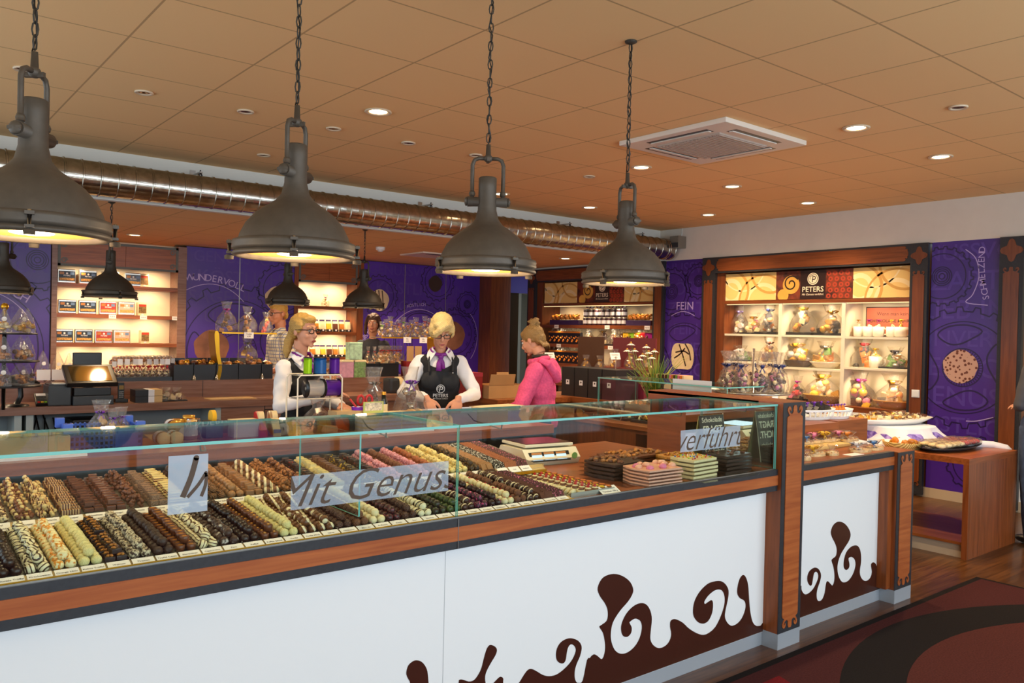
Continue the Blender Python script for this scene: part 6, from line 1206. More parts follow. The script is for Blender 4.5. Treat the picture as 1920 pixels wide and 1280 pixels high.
for i, (px, w, h, ms, bw, lb) in enumerate(((424, .2, .30, [CARAM, BROWNS], MAG, 'clear bag with a magenta bow at the left of the glass shelf'), (463, .19, .26, [CARAM, BROWNS, CREAMS], WBOX, 'clear bag with a white bow above the price card'), (499, .14, .21, [REDM, BROWNS], GOLDR, 'little bag with red sweets beside the man'))):
    gift(lb, 'gift', (at(px, 630, y=7.98).x, 7.98, 1.537), w, h, ms, bw, 10, 'bag', 'gift bags on the left glass shelf', 0, 100+i)
ptag((at(466, 642, y=7.85).x, 7.845, 1.51), .095, .06, 'pale price card hanging from the left glass shelf', lines=('Trüffel', '6,90'), size=.02)
cols = [GRNR, ORANGE, YEL, ORANGE, REDM, GRNR, ORANGE, YEL, ORANGE, YEL, REDM, ORANGE]
for i in range(12):
    px = 716+8*i; yy = 7.93+.1*(i % 2)
    gift(['lime', 'orange', 'yellow', 'amber', 'red', 'green', 'tangerine', 'lemon', 'rust', 'gold', 'scarlet', 'peach'][i]+' topped sweet bag, '+ORD[i]+' from the left on the right glass shelf', 'sweet bag', (at(px, 620, y=yy).x, yy, 1.515), .12, .17+.06*((i*7) % 3)/2+(.05 if i == 10 else 0), [GOLDR, BROWNS, CREAMS, CARAM], cols[i], 7, 'bag', 'sweet bags on the right glass shelf', 0, 120+i)
for px, nm in ((763, 'left'), (793, 'right')): ptag((at(px, 647, y=7.85).x, 7.845, 1.485), .10, .065, 'pale price card under the right glass shelf, the '+nm+' one of two', lines=('Mix', '3,95'), size=.02)
g_ = gift('round brown toffee ball bag with a silver bow on the bins', 'gift', (at(463, 680, y=7.98).x, 7.98, ZL+.15), .2, .27, [BROWNS, TOFFEE], SILV, 8, 'bag', None, 0, 141)
for i in range(6):
    px = 714+7*i; yy = 7.93+.09*(i % 2)
    gift('nut bag with a red bow, '+ORD[i]+' from the left above the right bins', 'nut bag', (at(px, 660, y=yy).x, yy, ZL+.13), .14, .21, [CARAM, CREAMS, GOLDR], REDM, 9, 'bag', 'nut bags with red bows', 0, 150+i)
for i, px in enumerate((690, 702)): gift('slim biscuit bag with a red bow, the '+('left', 'right')[i]+' one of two', 'nut bag', (at(px, 670, y=7.9).x, 7.9, ZL+.13), .08, .2, [CARAM, CREAMS], REDM, 5, 'bag', 'slim biscuit bags', 0, 160+i)
# lolly bags with red bows, left of the bins
t = empty('lolly_tray', 'long blue-black tray under the bags with red bows', 'tray', (0, 0, 0)); x0, x1 = at(208, 713, y=7.84).x, at(323, 710, y=7.84).x; M().box(x0, x1, 7.84, 8.16, ZL, ZL+.035, mat('blue_black_tray', '#2a3440', .4)).build('tray_body', t)
lb0 = None; n = 0
for row in range(2):
    for i in range(9):
        px = 212+12.6*i+6*row; y = 7.9+.13*row; x = at(px, 700, y=y).x; lb = 'clear lolly bag with a red bow and white tag, '+ORD[i]+' in the '+('front', 'rear')[row]+' row'
        if not lb0:
            lb0 = empty('lolly_bag', lb, 'lolly bag', (x, y, ZL+.035), 0, 'lolly bags with red bows'); M().lathe([(.03, 0), (.033, .05), (.012, .075), (.028, .10), (.035, .15), (.03, .17)], CELLO, n=14, caps=False, wob=lambda a, z: 1+.08*sin(5*a)).build('wrap', lb0)
            m = M(); lumps(m, 0, 0, .01, .016, .016, .04, [CREAMS, BROWNS], 6, .013); lumps(m, 0, 0, .12, .02, .012, .035, [CARAM, BROWNS], 6, .014); m.build('contents', lb0); m = M(); bow(m, (0, -.02, .075), .032, REDM, 4); m.build('bow', lb0); M().box(-.018, .018, -.04, -.037, .10, .145, WBOX).build('tag', lb0)
        else: copy_tree(lb0, (x, y, ZL+.035), rs.uniform(-.3, .3), lb, 'lolly bags with red bows', (1.15, 1.15, 1.15))
# ------------------------------------------------------------------ till and its neighbours
def xc(px, y=7.42): return at(px, 740, y=y).x
t = empty('cash_register', 'black touch-screen till with an amber reflection on its screen', 'cash register', ((xc(133)+xc(208))/2, 7.5, ZC)); w = (xc(208)-xc(133))
M().box(-w/2, w/2, -.18, .2, 0, .075, GREYP, b=.006).build('cash_drawer', t); M().box(-w*.46, w*.46, -.14, .18, .075, .14, BLK, b=.006).build('base', t)
T = Matrix.Translation((-.01, -.07, .235)) @ Matrix.Rotation(radians(-60), 4, 'X'); M().box(-w*.63, w*.63, -.02, .02, -.14, .14, BLK, T, b=.008).build('screen_frame', t); M().box(-w*.50, w*.50, -.0225, -.0195, -.11, .11, mat('till_screen', '#5a4a2c', .1, .5, .8), T).build('screen', t); M().box(-.03, .03, .0, .06, .13, .26, BLK).build('stand', t)
M().box(-.1, .12, .12, .16, .30, .42, BLK, b=.008).build('customer_display', t)
x0, x1 = xc(88), xc(131); t = empty('receipt_printer', 'square dark receipt printer left of the till', 'printer', ((x0+x1)/2, 7.48, ZC)); w = x1-x0; M().box(-w/2, w/2, -.12, .12, 0, .16, GREYP, b=.008).build('housing', t); M().box(-w*.45, w*.45, -.10, .10, .16, .172, BLK).build('cover', t); M().box(-w*.25, w*.25, -.11, .0, .172, .18, PAPER).build('paper_slip', t)
t = empty('card_terminal', 'small card terminal with coloured keys left of the printer', 'card terminal', (xc(78), 7.45, ZC)); T = Matrix.Rotation(radians(35), 4, 'X'); M().box(-.045, .045, -.07, .07, .0, .035, BLK, Matrix.Translation((0, 0, .03)) @ T, b=.006).build('housing', t); m = M()
for i in range(4):
    for j in range(3): m.box(-.032+.024*j, -.014+.024*j, -.055+.02*i, -.042+.02*i, .035, .039, [GREYP, REDM, YEL, GRNR][(i == 0)*(j+1)], Matrix.Translation((0, 0, .03)) @ T)
m.box(-.034, .034, .03, .06, .035, .037, WBOX, Matrix.Translation((0, 0, .03)) @ T); m.build('keypad', t)
t = empty('barcode_scanner', 'black hand scanner in a curved stand at the left of the back counter', 'scanner', (xc(32), 7.45, ZC)); M().lathe([(.09, 0), (.085, .012), (.03, .02)], BLK, n=20).build('foot', t); M().tube([(0, 0, .01), (.03, 0, .08), (.025, 0, .15), (-.01, 0, .20)], 0, BLK, 10, rs=[.022, .02, .02, .022]).build('stand', t); M().tube([(-.06, 0, .20), (0, -.01, .225), (.08, -.02, .215), (.15, -.02, .17)], 0, BLK, 10, rs=[.035, .032, .024, .018]).build('scanner_head', t)
t = empty('cordless_phone', 'cordless phone standing in its cradle right of the till', 'phone', (xc(231), 7.5, ZC)); M().box(-.05, .05, -.04, .05, 0, .03, BLK, b=.006).build('cradle', t); M().box(-.024, .024, -.015, .012, .02, .17, BLK, b=.006).build('handset', t); M().box(-.018, .018, -.018, -.0145, .11, .145, mat('phone_screen', '#9a7a30', .3)).build('screen', t); m = M()
for i in range(4):
    for j in range(3): m.box(-.017+.012*j, -.008+.012*j, -.018, -.0145, .04+.015*i, .05+.015*i, SILV)
m.build('keypad', t)
for k in range(2):
    t = empty('chocolate_box', 'flat dark box with a white band, '+('lower', 'upper')[k]+' one of two beside the phone', 'box', (xc(277), 7.47, ZC+.055*k), 0, 'flat boxes on the back counter'); w = (xc(302)-xc(252)); M().box(-w/2, w*.5, -.09, .09, 0, .053, BLACKB).build('box_body', t); M().box(-w*.02, w*.2, -.0915, .0915, .001, .0535, WBOX).box(w*.2, w*.502, -.091, .091, .0015, .054, KRAFT).build('sleeve', t)
for k, px in enumerate((313, 333)):
    gift('foil wrapped cake loaf beside the flat boxes, the '+('left', 'right')[k]+' one', 'cake', (xc(px), 7.46, ZC), .17, .12, [SILV, BROWNS, CREAMS], None, 12, 'tray', 'wrapped cake loaves', 0, 170+k)
M().box(xc(395), xc(480), 7.4, 7.6, ZC, ZC+.006, KRAFT).build('wrapping_paper', None, None, 'sheet of kraft wrapping paper on the back counter', 'paper')
m = M()
for k in range(4): a = rs.uniform(0, 1); m.tube([(xc(50)+.05*k, YC2-.08, .85), (xc(40)+.1*k, YC2-.12, .62-.04*k), (xc(60)+.12*k, YC2-.14, .5), (xc(80)+.06*k, YC2-.1, .80)], .006, BLK, 6)
m.build('cables', None, None, 'black cables hanging in the pale niche under the till', 'cable')
M().box(xc(135), xc(196), 7.36, 7.7, .62, .80, BLK, b=.006).build('drawer_unit', None, None, 'black box in the niche below the till', 'box')
for i, (px, h) in enumerate(((80, .27), (108, .26), (129, .25))):
    x = at(px, 690, y=7.98).x; t = empty('almond_bag', 'pointed clear bag with a white label, '+['left', 'middle', 'right'][i]+' of three left of the till', 'sweet bag', (x, 7.98, ZL), 0, 'pointed bags left of the till'); w = .13 if i < 2 else .1
    M().lathe([(w*.62, 0), (w*.66, h*.25), (w*.55, h*.55), (.006, h)], CELLO, n=4, T=Matrix.Rotation(pi/4, 4, 'Z'), caps=False, sm=False).build('wrap', t); m = M(); lumps(m, 0, 0, .02, w*.3, w*.25, h*.3, [CARAM, BROWNS], 14, .02); m.build('contents', t); M().box(-w*.42, w*.38, -w*.52, -w*.5, .02, .11, WBOX).build('label_card', t); M().prism(circ(0, h*.6, .016, 14), ((0, -w*.42, 0), (1, 0, 0), (0, 0, 1), (0, -1, 0)), CARD, 0, .002).build('seal', t)
# tiered stand at the left edge
xs = at(8, 640, y=7.2).x; t = empty('tiered_stand', 'three-tier black stand with a gold knob at the left edge', 'stand', (xs, 7.2, ZC)); zt = [at(8, p, y=7.2).z-ZC for p in (722, 676, 624)]
M().cyl((0, 0, 0), (0, 0, zt[2]+.19), .014, CHROME).build('pole', t); M().ell((0, 0, zt[2]+.2), .028, GOLD, 12).build('knob', t)
for i, z in enumerate(zt): M().lathe([(.001, z-.008), (.25-.015*i, z-.008), (.25-.015*i, z+.002), (.001, z+.002)], BLACKB, n=32, caps=False).build('tier_plate', t)
for i, z in enumerate(zt):
    for j in range(4):
        a = -.2-.75*j; r_ = .15; loc = (xs+r_*cos(a), 7.2+r_*sin(a), ZC+z+.002); u = 'bottom middle top'.split()[i]
        b_ = empty('almond_bag', 'pointed clear bag of sweets, '+ORD[j]+' anticlockwise on the '+u+' tier', 'sweet bag', loc, a, 'pointed bags on the tiered stand'); w = .12; h = .19
        M().lathe([(w*.6, 0), (w*.62, h*.25), (w*.5, h*.5), (.006, h)], CELLO, n=4, T=Matrix.Rotation(pi/4, 4, 'Z'), caps=False, sm=False).build('wrap', b_); m = M(); lumps(m, 0, 0, .02, w*.3, w*.25, h*.3, [BROWNS, CARAM] if i < 2 else [CREAMS, GOLDR], 10, .02); m.build('contents', b_); M().prism(circ(0, h*.55, .017, 14), ((w*.3, 0, 0), (0, 1, 0), (0, 0, 1), (1, 0, 0)), CARD, 0, .002).build('seal', b_)
# ------------------------------------------------------------------ things on the packing worktop
def I(px, py, dz=0): p = at(px, py, z=ZI); return (p.x, p.y, ZI+dz)
BLUE = mat('blue_crate', '#3f66c8', .35)
c = at(190, 800, y=4.62); t = empty('plastic_crate', 'blue perforated plastic crate holding ribboned bags', 'crate', (c.x, 4.62, ZI), -.05); w, d, h = .165, .15, .12
m = M()
for sx, sy in ((-1, 0), (1, 0), (0, -1), (0, 1)):
    if sx: x = sx*w
    for r_ in range(5):
        z = h*r_/4.6
        if sx: m.box(x-.004, x+.004, -d, d, z, z+.010, BLUE)
        else: m.box(-w, w, sy*d-.004, sy*d+.004, z, z+.010, BLUE)
    for k in range(16):
        if sx: y = -d+2*d*k/15; m.box(x-.004, x+.004, y-.004, y+.004, 0, h, BLUE)
        else: x2 = -w+2*w*k/15; m.box(x2-.004, x2+.004, sy*d-.004, sy*d+.004, 0, h, BLUE)
m.box(-w, w, -d, d, 0, .006, BLUE).box(.04, .14, -d-.006, -d, .02, .11, BLUE); m.build('crate_body', t); m = M()
for sx in (-1, 1):
    for sy in (-1, 1): M().box(sx*w-.03, sx*w+.012, sy*d-.03, sy*d+.012, h-.02, h+.03, BLUE, b=.004).build('corner_post', t)
for k, (dx, dy, w_, h_, bw, lb) in enumerate(((-.09, 0, .11, .10, PURR, 'flat gold foil bag with a purple bow at the left of the crate'), (.0, .02, .15, .24, PURR, 'tall bag with a purple bow in the middle of the blue crate'), (.05, -.03, .11, .20, PURR, 'kraft bag with a purple bow in the blue crate'), (.10, .02, .11, .20, PURR, 'clear bag with a purple bow at the right of the crate'))):
    gift(lb, 'gift', (c.x+dx, 4.62+dy, ZI+.008), w_, h_, [GOLDR, BROWNS, KRAFT] if k != 2 else [KRAFT, CREAMS], bw, 10, 'bag', 'bags in the blue crate', 0, 180+k)
HON = mat('honey_glass', '#b06a1c', .12, 0, .7)
p = I(264, 805); jar('honey jar with a gold lid behind the crate corner', (I(266, 800)[0], 4.72, ZI), .042, .12, HON, GOLDR, 'honey jars', cat='honey jar'); jar('honey jar with a gold lid, right of the other one', (I(287, 800)[0]+.01, 4.72, ZI), .045, .12, HON, GOLDR, 'honey jars', cat='honey jar'); jar('amber jar behind the wine glass', (at(354, 790, y=4.8).x, 4.8, ZI), .035, .13, HON, GOLDR, 'honey jars', cat='honey jar')
for k, px in enumerate((308, 331)):
    j_ = jar('little jar lying with its cream lid to the front, the '+('left', 'right')[k]+' one', (at(px, 800, y=4.52).x, 4.62, ZI+.04), .036, .11, mat('small_jar_glass', '#a08050', .2), CREAMS, 'lying jars', cat='small jar', lay=True)
jar('dark jar lying behind the two cream-lidded ones', (at(322, 785, y=4.68).x, 4.72, ZI+.09), .034, .1, BROWNS, GOLDR, 'lying jars', cat='small jar', lay=True)
a = [I(270, 815), I(340, 812), I(376, 826), I(296, 832)]; M().prism([(q[0], q[1]) for q in a], FT(ZI), KRAFT, 0, .002).build('note_paper', None, None, 'kraft note sheet on the worktop under the pen', 'paper')
t = empty('pen', 'black pen lying on the kraft note sheet', 'pen', I(325, 820, .008), .1); M().cyl((-.05, 0, 0), (.05, 0, 0), .006, BLK, n=10).build('barrel', t); M().cyl((-.06, 0, 0), (-.05, 0, 0), .002, CHROME, .006, 8).build('tip', t)
t = empty('wine_glass', 'upturned clear goblet beside the lying jars', 'glass', (at(362, 810, y=4.62).x, 4.62, ZI)); M().lathe([(.032, 0), (.045, .03), (.05, .07), (.036, .125)], clear('goblet_glass', '#fbfbfb', 1.8), n=24, caps=False).build('bowl', t); M().lathe([(.036, .125), (.034, .13)], CHROME, n=24, caps=False).build('rim', t)
t = empty('tape_dispenser', 'grey tape dispenser with a yellow roll, beside the goblet', 'tape dispenser', (at(398, 800, y=4.75).x, 4.75, ZI)); M().box(-.05, .05, -.04, .04, 0, .10, mat('dispenser_grey', '#4a5662', .5), b=.008).build('body', t); M().cyl((-.012, 0, .12), (.012, 0, .12), .04, YEL, n=20).build('tape_roll', t)
t = empty('card_box', 'small white card box on the worktop', 'box', (at(457, 800, y=4.72).x, 4.72, ZI)); M().box(-.075, .075, -.05, .05, 0, .09, WBOX).build('box_body', t); M().box(-.078, .078, -.053, .053, .085, .1, CREAMS).build('lid', t)
REDP = mat('red_plastic', '#c02020', .35)
for k, px in enumerate((488, 513)):
    t = empty('tape_dispenser', ('red', 'beige')[k]+' wedge tape dispenser, the '+('left', 'right')[k]+' one of the pair', 'tape dispenser', (at(px, 780, y=4.72).x, 4.72, ZI), -.15, 'wedge tape dispensers'); F = ((-.022, 0, 0), (0, 1, 0), (0, 0, 1), (-1, 0, 0))
    M().prism([(-.09, 0), (.09, 0), (.07, .13), (.03, .14), (-.09, .03)], F, [REDP, CREAMS][k], -.045, 0).build('body', t); M().cyl((-.016, .0, .10), (.016, .0, .10), .042, CREAMS, n=20).build('tape_roll', t); M().box(-.02, .02, -.1, -.08, .02, .04, [REDP, BLUE][k]).build('cutter', t)
for k, (px, py, r_, m_) in enumerate(((532, 790, .035, WBOX), (548, 785, .04, YEL), (552, 797, .042, CREAMS), (565, 792, .035, CREAMS), (627, 785, .06, KRAFT), (640, 783, .06, KRAFT), (655, 785, .04, YEL))):
    y = 4.66; x = at(px, 790, y=y).x; t = empty('tape_roll', ['white', 'yellow', 'big cream', 'small cream', 'large kraft', 'second large kraft', 'lone yellow'][k]+' tape roll standing on the worktop', 'tape roll', (x if px < 600 else at((770, 783, 796)[k-4], 790, y=y).x, y, ZI+r_), .4, 'tape rolls'); m = M(); T = Matrix.Rotation(pi/2, 4, 'Y'); m.lathe([(r_*.5, -.012), (r_, -.012), (r_, .012), (r_*.5, .012), (r_*.5, -.012)], m_, n=24, T=T, caps=False, sm=False); m.build('roll', t)
# acrylic ribbon rack
ACR = clear('acrylic', '#fdfdfd', 1.7, gloss=.05); AED = mat('acrylic_edge', '#e8dcc4', .2, 0, .8)
yr = 4.66; xa, xb = at(558, 740, y=yr-.08).x, at(641, 740, y=yr-.08).x; zb, zt_ = at(600, 703, y=yr-.08).z, at(600, 747, y=yr-.08).z
t = empty('ribbon_rack', 'clear acrylic rack carrying curling-ribbon spools', 'rack', (0, 0, 0))
for yy in (yr-.08, yr+.08): M().tube([(xa, yy, ZI), (xa, yy, zb-.02), (xa+.02, yy, zb), (xb-.02, yy, zb), (xb, yy, zb-.02), (xb, yy, ZI)], .005, AED, 6).build('frame_bar', t)
M().box(xa, xb, yr-.08, yr+.08, zb-.003, zb+.002, ACR).build('top_plate', t); M().box(xa, xb, yr-.08, yr+.08, zt_-.003, zt_+.002, ACR).build('middle_plate', t)
M().tube([(xa, yr-.08, zt_), (xb, yr-.08, zt_)], .004, AED, 6).build('front_bar', t)
def spool(label, c, r_, L, mt, upright, grp):
    t = empty('ribbon_spool', label, 'ribbon spool', c, 0, grp); T = Matrix() if upright else Matrix.Rotation(pi/2, 4, 'Y') @ Matrix.Translation((0, 0, -L/2))
    M().lathe([(r_, .003), (r_, L-.003)], mt, n=24, T=T).build('ribbon', t); M().lathe([(.012, -.002), (r_*1.1, -.002), (r_*1.1, .003)], BLK, n=24, T=T, caps=False).lathe([(r_*1.1, L-.003), (r_*1.1, L+.002), (.012, L+.002)], BLK, n=24, T=T, caps=False).build('flanges', t)
def rib(name, c): return mat(name, c, .2, .35)
def xr(px): return at(px, 690, y=yr).x
hs = at(600, 671, y=yr).z-zb
for px, w, c, nm in ((577, 16, '#8cc81c', 'lime green'), (600, 24, '#1c5aa8', 'metallic blue'), (627, 19, '#4a1c98', 'metallic purple')): spool(nm+' ribbon spool standing on top of the rack', (xr(px), yr, zb+.003), (xr(px+w/2)-xr(px-w/2))*.46, hs, rib(nm+' ribbon foil', c), True, 'spools on top of the rack')
for px, c, nm in ((589, '#e6e0d6', 'white'), (621, '#6a30b8', 'violet')): spool(nm+' ribbon spool lying in the middle of the rack', (xr(px), yr, zt_+.058), .052, xr(604)-xr(574), rib(nm+' ribbon foil', c), False, 'spools lying in the rack')
for px, c, nm in ((586, '#b89a10', 'gold'), (620, '#e05a10', 'orange')): spool(nm+' ribbon spool lying at the foot of the rack', (xr(px), yr-.13, ZI+.06), .048, xr(604)-xr(576), rib(nm+' ribbon foil', c), False, 'spools at the foot of the rack')
gift('bag of orange sweets the glasses-wearing saleswoman is holding', 'gift', (at(616, 735, y=4.86).x, 4.86, at(616, 735, y=4.86).z-.0), .17, .19, [ORANGE, CARAM, CREAMS], ORANGE, 9, 'bag', None, 0, 200)
gift('silvery bag inside the foot of the ribbon rack', 'gift', (at(598, 765, y=4.8).x, 4.82, ZI), .2, .2, [SILV, BROWNS], None, 9, 'bag', None, 0, 201)
for k, (px, c, nm, top) in enumerate(((657, mat('mint_flower_box', '#a8c8a8', .5, nz=.3, nzs=30), 'mint flowered', 655), (643, mat('pink_flower_box', '#d09ab0', .5, nz=.15, nzs=30), 'pink', 677), (664, mat('green_flower_box', '#7a9a60', .5, nz=.4, nzs=40), 'green flowered', 677))):
    y = 7.84; z0 = ZL+(.19 if k == 0 else 0); x = at(px+6, 690, y=y).x; t = empty('tin_box', nm+' gift tin on the ledge behind the ribbon rack', 'gift tin', (x, y, z0), 0, 'flowered gift tins'); M().box(-.075, .075, -.05, .05, 0, .185, c, b=.006).build('tin_body', t); M().box(-.077, .077, -.052, .052, .165, .187, CREAMS if k else c, b=.004).build('lid', t)
gift('clear gift bag with a big frill, right of the red scissors', 'gift', (at(700, 740, y=4.74).x, 4.74, ZI), .22, .40, [SILV, CREAMS, BROWNS], SILV, 14, 'bag', None, 0, 210)
gift('clear gift bag tied with violet ribbon beside the apron woman', 'gift', (at(768, 770, y=4.74).x, 4.74, ZI), .25, .40, [SILV, BROWNS], PURR, 14, 'bag', None, 0, 211)
t = empty('desk_organiser', 'dark desk organiser tray with cards on the worktop', 'organiser', (at(680, 790, y=4.58).x, 4.58, ZI)); M().box(-.22, .20, -.07, .07, 0, .11, GREYP, b=.004).build('tray_body', t); M().box(-.21, -.03, -.06, .06, .11, .14, KRAFT).box(.0, .19, -.04, .05, .108, .12, CREAMS).build('papers', t)
t = empty('scissors', 'red-handled scissors standing in a purple cup', 'scissors', (at(680, 745, y=4.6).x-.0, 4.57, ZI+.14)); m = M()
for s_ in (-1, 1): m.tube([(s_*.03+.022*cos(a), 0, .06+.03*sin(a)) for a in [2*pi*q/14 for q in range(14)]], .008, REDP, 8, closed=True)
m.build('handles', t); M().box(-.01, .01, -.003, .003, -.0, .035, CHROME).build('blades', t)
t = empty('pen_cup', 'purple pen cup holding red pens', 'pen cup', (at(672, 765, y=4.57).x, 4.57, ZI+.11)); M().lathe([(.035, 0), (.045, .05)], PURR, n=16).build('cup', t); M().cyl((0, 0, .03), (-.06, 0, .10), .006, REDP).build('pens', t)
t = empty('greeting_card', 'cream and lime greeting card leaning on the organiser', 'card', (at(700, 765, y=4.5).x, 4.50, ZI+.11), 0); M().box(-.07, .07, -.004, .004, 0, .085, mat('lime_card', '#c2cc70', .6)).build('card_sheet', t); M().box(-.06, .06, -.006, -.004, .03, .08, mat('card_picture', '#d8ccb4', .6, nz=.5, nzs=60)).build('picture', t)
t = empty('sauce_bottle', 'small dark bottle with a cream label between the gift bags', 'bottle', (at(719, 770, y=4.68).x, 4.68, ZI)); M().lathe([(.024, 0), (.026, .01), (.026, .15), (.014, .19), (.013, .225)], mat('dark_bottle', '#15201c', .12), n=18).build('bottle_body', t); M().lathe([(.0265, .10), (.0265, .16)], CREAMS, n=18, caps=False).build('bottle_label', t); M().lathe([(.015, .22), (.015, .24)], GOLDR, n=14).build('cap', t)
t = empty('tape_machine', 'dark tape machine with a cream side on the ledge', 'tape machine', (at(738, 725, y=7.55).x, 7.55, ZC)); M().box(-.09, .03, -.08, .08, 0, .16, GREYP, b=.03).build('housing', t); M().cyl((.03, 0, .085), (.08, 0, .085), .085, CREAMS, n=24).build('side_wheel', t)
# kraft sheets, paper roll, box stacks
t = empty('wrapping_sheets', 'stack of kraft wrapping sheets beside the paper roll', 'paper stack', (at(635, 800, y=4.45).x, 4.47, ZI), -.1); 
for k in range(4): M().box(-.17+.01*k, .17-.005*k, -.1, .1+.004*k, .005*k, .005*k+.004, KRAFT).build('sheet', t)
M().cyl((at(600, 795, y=4.5).x, 4.55, ZI+.045), (at(632, 800, y=4.4).x, 4.42, ZI+.045), .024, mat('paper_roll_tan', '#cf9c6c', .7), n=16).build('paper_roll', None, None, 'short tan paper roll lying on the kraft sheets', 'paper roll')
for k in range(4):
    t = empty('flat_box', 'flat white cake box, '+['bottom', 'second', 'third', 'top'][k]+' of the stack before the violet-ribbon bag', 'box', (at(728, 795, y=4.55).x, 4.58, ZI+.026*k), .02*(k % 2), 'flat boxes on the worktop'); M().box(-.26, .26, -.17, .17, 0, .024, WBOX).build('box_body', t); M().box(-.262, .262, -.172, .172, .016, .025, CREAMS).build('lid', t)
t = empty('packing_box', 'open white box the apron woman is packing', 'box', (at(865, 785, y=4.62).x, 4.62, ZI)); m = M()
for a in ((-.3, .3, -.17, -.165), (-.3, .3, .165, .17), (-.3, -.295, -.165, .165), (.295, .3, -.165, .165)): m.box(*a, 0, .10, WBOX)
m.box(-.295, .295, -.165, .165, 0, .005, WBOX); m.build('box_body', t); M().box(-.1, .25, -.12, .1, .01, .06, mat('violet_tissue', '#8a78c0', .7)).build('tissue', t)
gift('small green packet between the hands of the apron woman', 'packet', (at(830, 772, y=4.74).x, 4.76, ZI+.01), .08, .07, [GRNC, CREAMS], None, 3, 'tray', None, 0, 215)
for k in range(3):
    t = empty('flat_box', 'flat white lid box right of the packing box, '+['bottom', 'middle', 'top'][k]+' one', 'box', (at(935, 775, y=4.68).x+.02*k, 4.7, ZI+.035*k), .05*k, 'flat boxes near the girl'); M().box(-.2, .2, -.13, .13, 0, .032, WBOX).build('box_body', t); M().box(-.202, .202, -.132, .132, .022, .033, CREAMS if k == 2 else WBOX).build('lid', t)
# cardboard carton behind
x0, x1 = at(912, 730, y=6.3).x, at(982, 730, y=6.3).x
t = empty('cardboard_box', 'open brown cardboard box behind the girl in pink', 'box', ((x0+x1)/2, 6.4, ZI)); w = (x1-x0)/2; CB = mat('cardboard', '#b98d5a', .8, nz=.06, nzs=6); m = M()
for a in ((-w, w, -.14, -.135), (-w, w, .135, .14), (-w, -w+.005, -.135, .135), (w-.005, w, -.135, .135)): m.box(*a, 0, .13, CB)
m.box(-w+.005, w-.005, -.135, .135, 0, .005, CB); m.build('box_body', t)
for (a, T) in (((-w, w*.3, -.004, 0), Matrix.Translation((0, -.14, .13)) @ Matrix.Rotation(.25, 4, 'X')), ((w*.35, w, -.004, 0), Matrix.Translation((0, .14, .13)) @ Matrix.Rotation(-.15, 4, 'X'))): M().box(*a, 0, .11, CB, T).build('flap', t)
t = empty('red_carton', 'red carton with kraft flaps standing on the ledge beside the apron woman', 'box', (at(769, 690, y=7.9).x, 7.9, ZL)); M().box(-.085, .085, -.06, .06, 0, .17, mat('wine_red_card', '#8a1c1c', .45)).build('box_body', t)
for x in (-.085, .02): M().box(x, x+.09, -.062, -.058, .17, .34, CB).build('flap', t)
t = empty('wine_red_box', 'wine red box left of the cardboard box', 'box', (x0-.12, 6.42, ZI)); M().box(-.1, .1, -.08, .08, 0, .24, mat('wine_red_card', '#8a1c1c')).build('box_body', t); M().box(-.102, .102, -.082, .082, .21, .25, mat('wine_red_lid', '#a02838', .45)).build('lid', t)
# gherkin-like row at the left: long carton with printed tubes, seen over the case
t = empty('tube_carton', 'long cream carton filled with printed tubes at the left of the worktop', 'carton', (at(50, 815, y=4.5).x, 4.5, ZI)); m = M()
for a in ((-.20, .17, -.10, -.095), (-.20, .17, .095, .10), (.165, .17, -.095, .095)): m.box(*a, 0, .10, CREAMS)
m.box(-.38, .24, -.13, .12, -.0, .012, WBOX); m.build('carton_body', t)
for k in range(6): jar('printed paper tube, '+ORD[k]+' from the left in the long carton', (at(50, 815, y=4.5).x-.17+.06*k, 4.5, ZI+.013), .027, .10, CREAMS, GOLDR if k == 5 else YEL, 'tubes in the long carton', cat='paper tube')
# ------------------------------------------------------------------ things on the counter right of the praline rows
def C_(px, py): p = at(px, py, z=ZT); return (p.x, p.y)
t = empty('shop_scale', 'cream shop scale with a blue display behind the praline rows', 'scale', (2.80, 3.24, ZT), -.12); t.scale = (.88, .88, .85); SCM = mat('scale_cream', '#e6dcc2', .4)
F = ((0, 0, 0), (0, -1, 0), (0, 0, 1), (-1, 0, 0)); M().prism([(-.15, 0), (.15, 0), (.17, .04), (.12, .095), (-.12, .095), (-.15, .05)], ((-.19, 0, 0), (0, -1, 0), (0, 0, 1), (-1, 0, 0)), SCM, -.38, 0).build('housing', t)
M().box(-.17, .17, -.12, .14, .105, .122, SCM, b=.004).build('plate_rim', t); M().box(-.16, .16, -.11, .13, .122, .126, mat('scale_plate', '#8a6a6c', .15, .8)).build('weighing_plate', t); M().cyl((0, 0, .09), (0, 0, .108), .05, BLK).build('plate_support', t)
T = Matrix.Translation((0, -.152, .05)) @ Matrix.Rotation(-.5, 4, 'X'); m = M().box(-.16, .12, -.006, 0, -.03, .03, BLK, T)
for k in range(3): m.box(-.145+.085*k, -.075+.085*k, -.008, -.006, -.022, .012, mat('scale_display', '#bcd8ec', .3, emit='#a8d0f0', es=.5), T).box(-.145+.085*k, -.075+.085*k, -.008, -.006, .014, .026, mat('display_orange', '#c08048', .5), T)
m.build('display', t); M().prism(circ(.145, .05, .02, 16), ((0, -.172, 0), (1, 0, 0), (0, 0, 1), (0, -1, 0)), GRNC, 0, .002).build('seal_sticker', t)
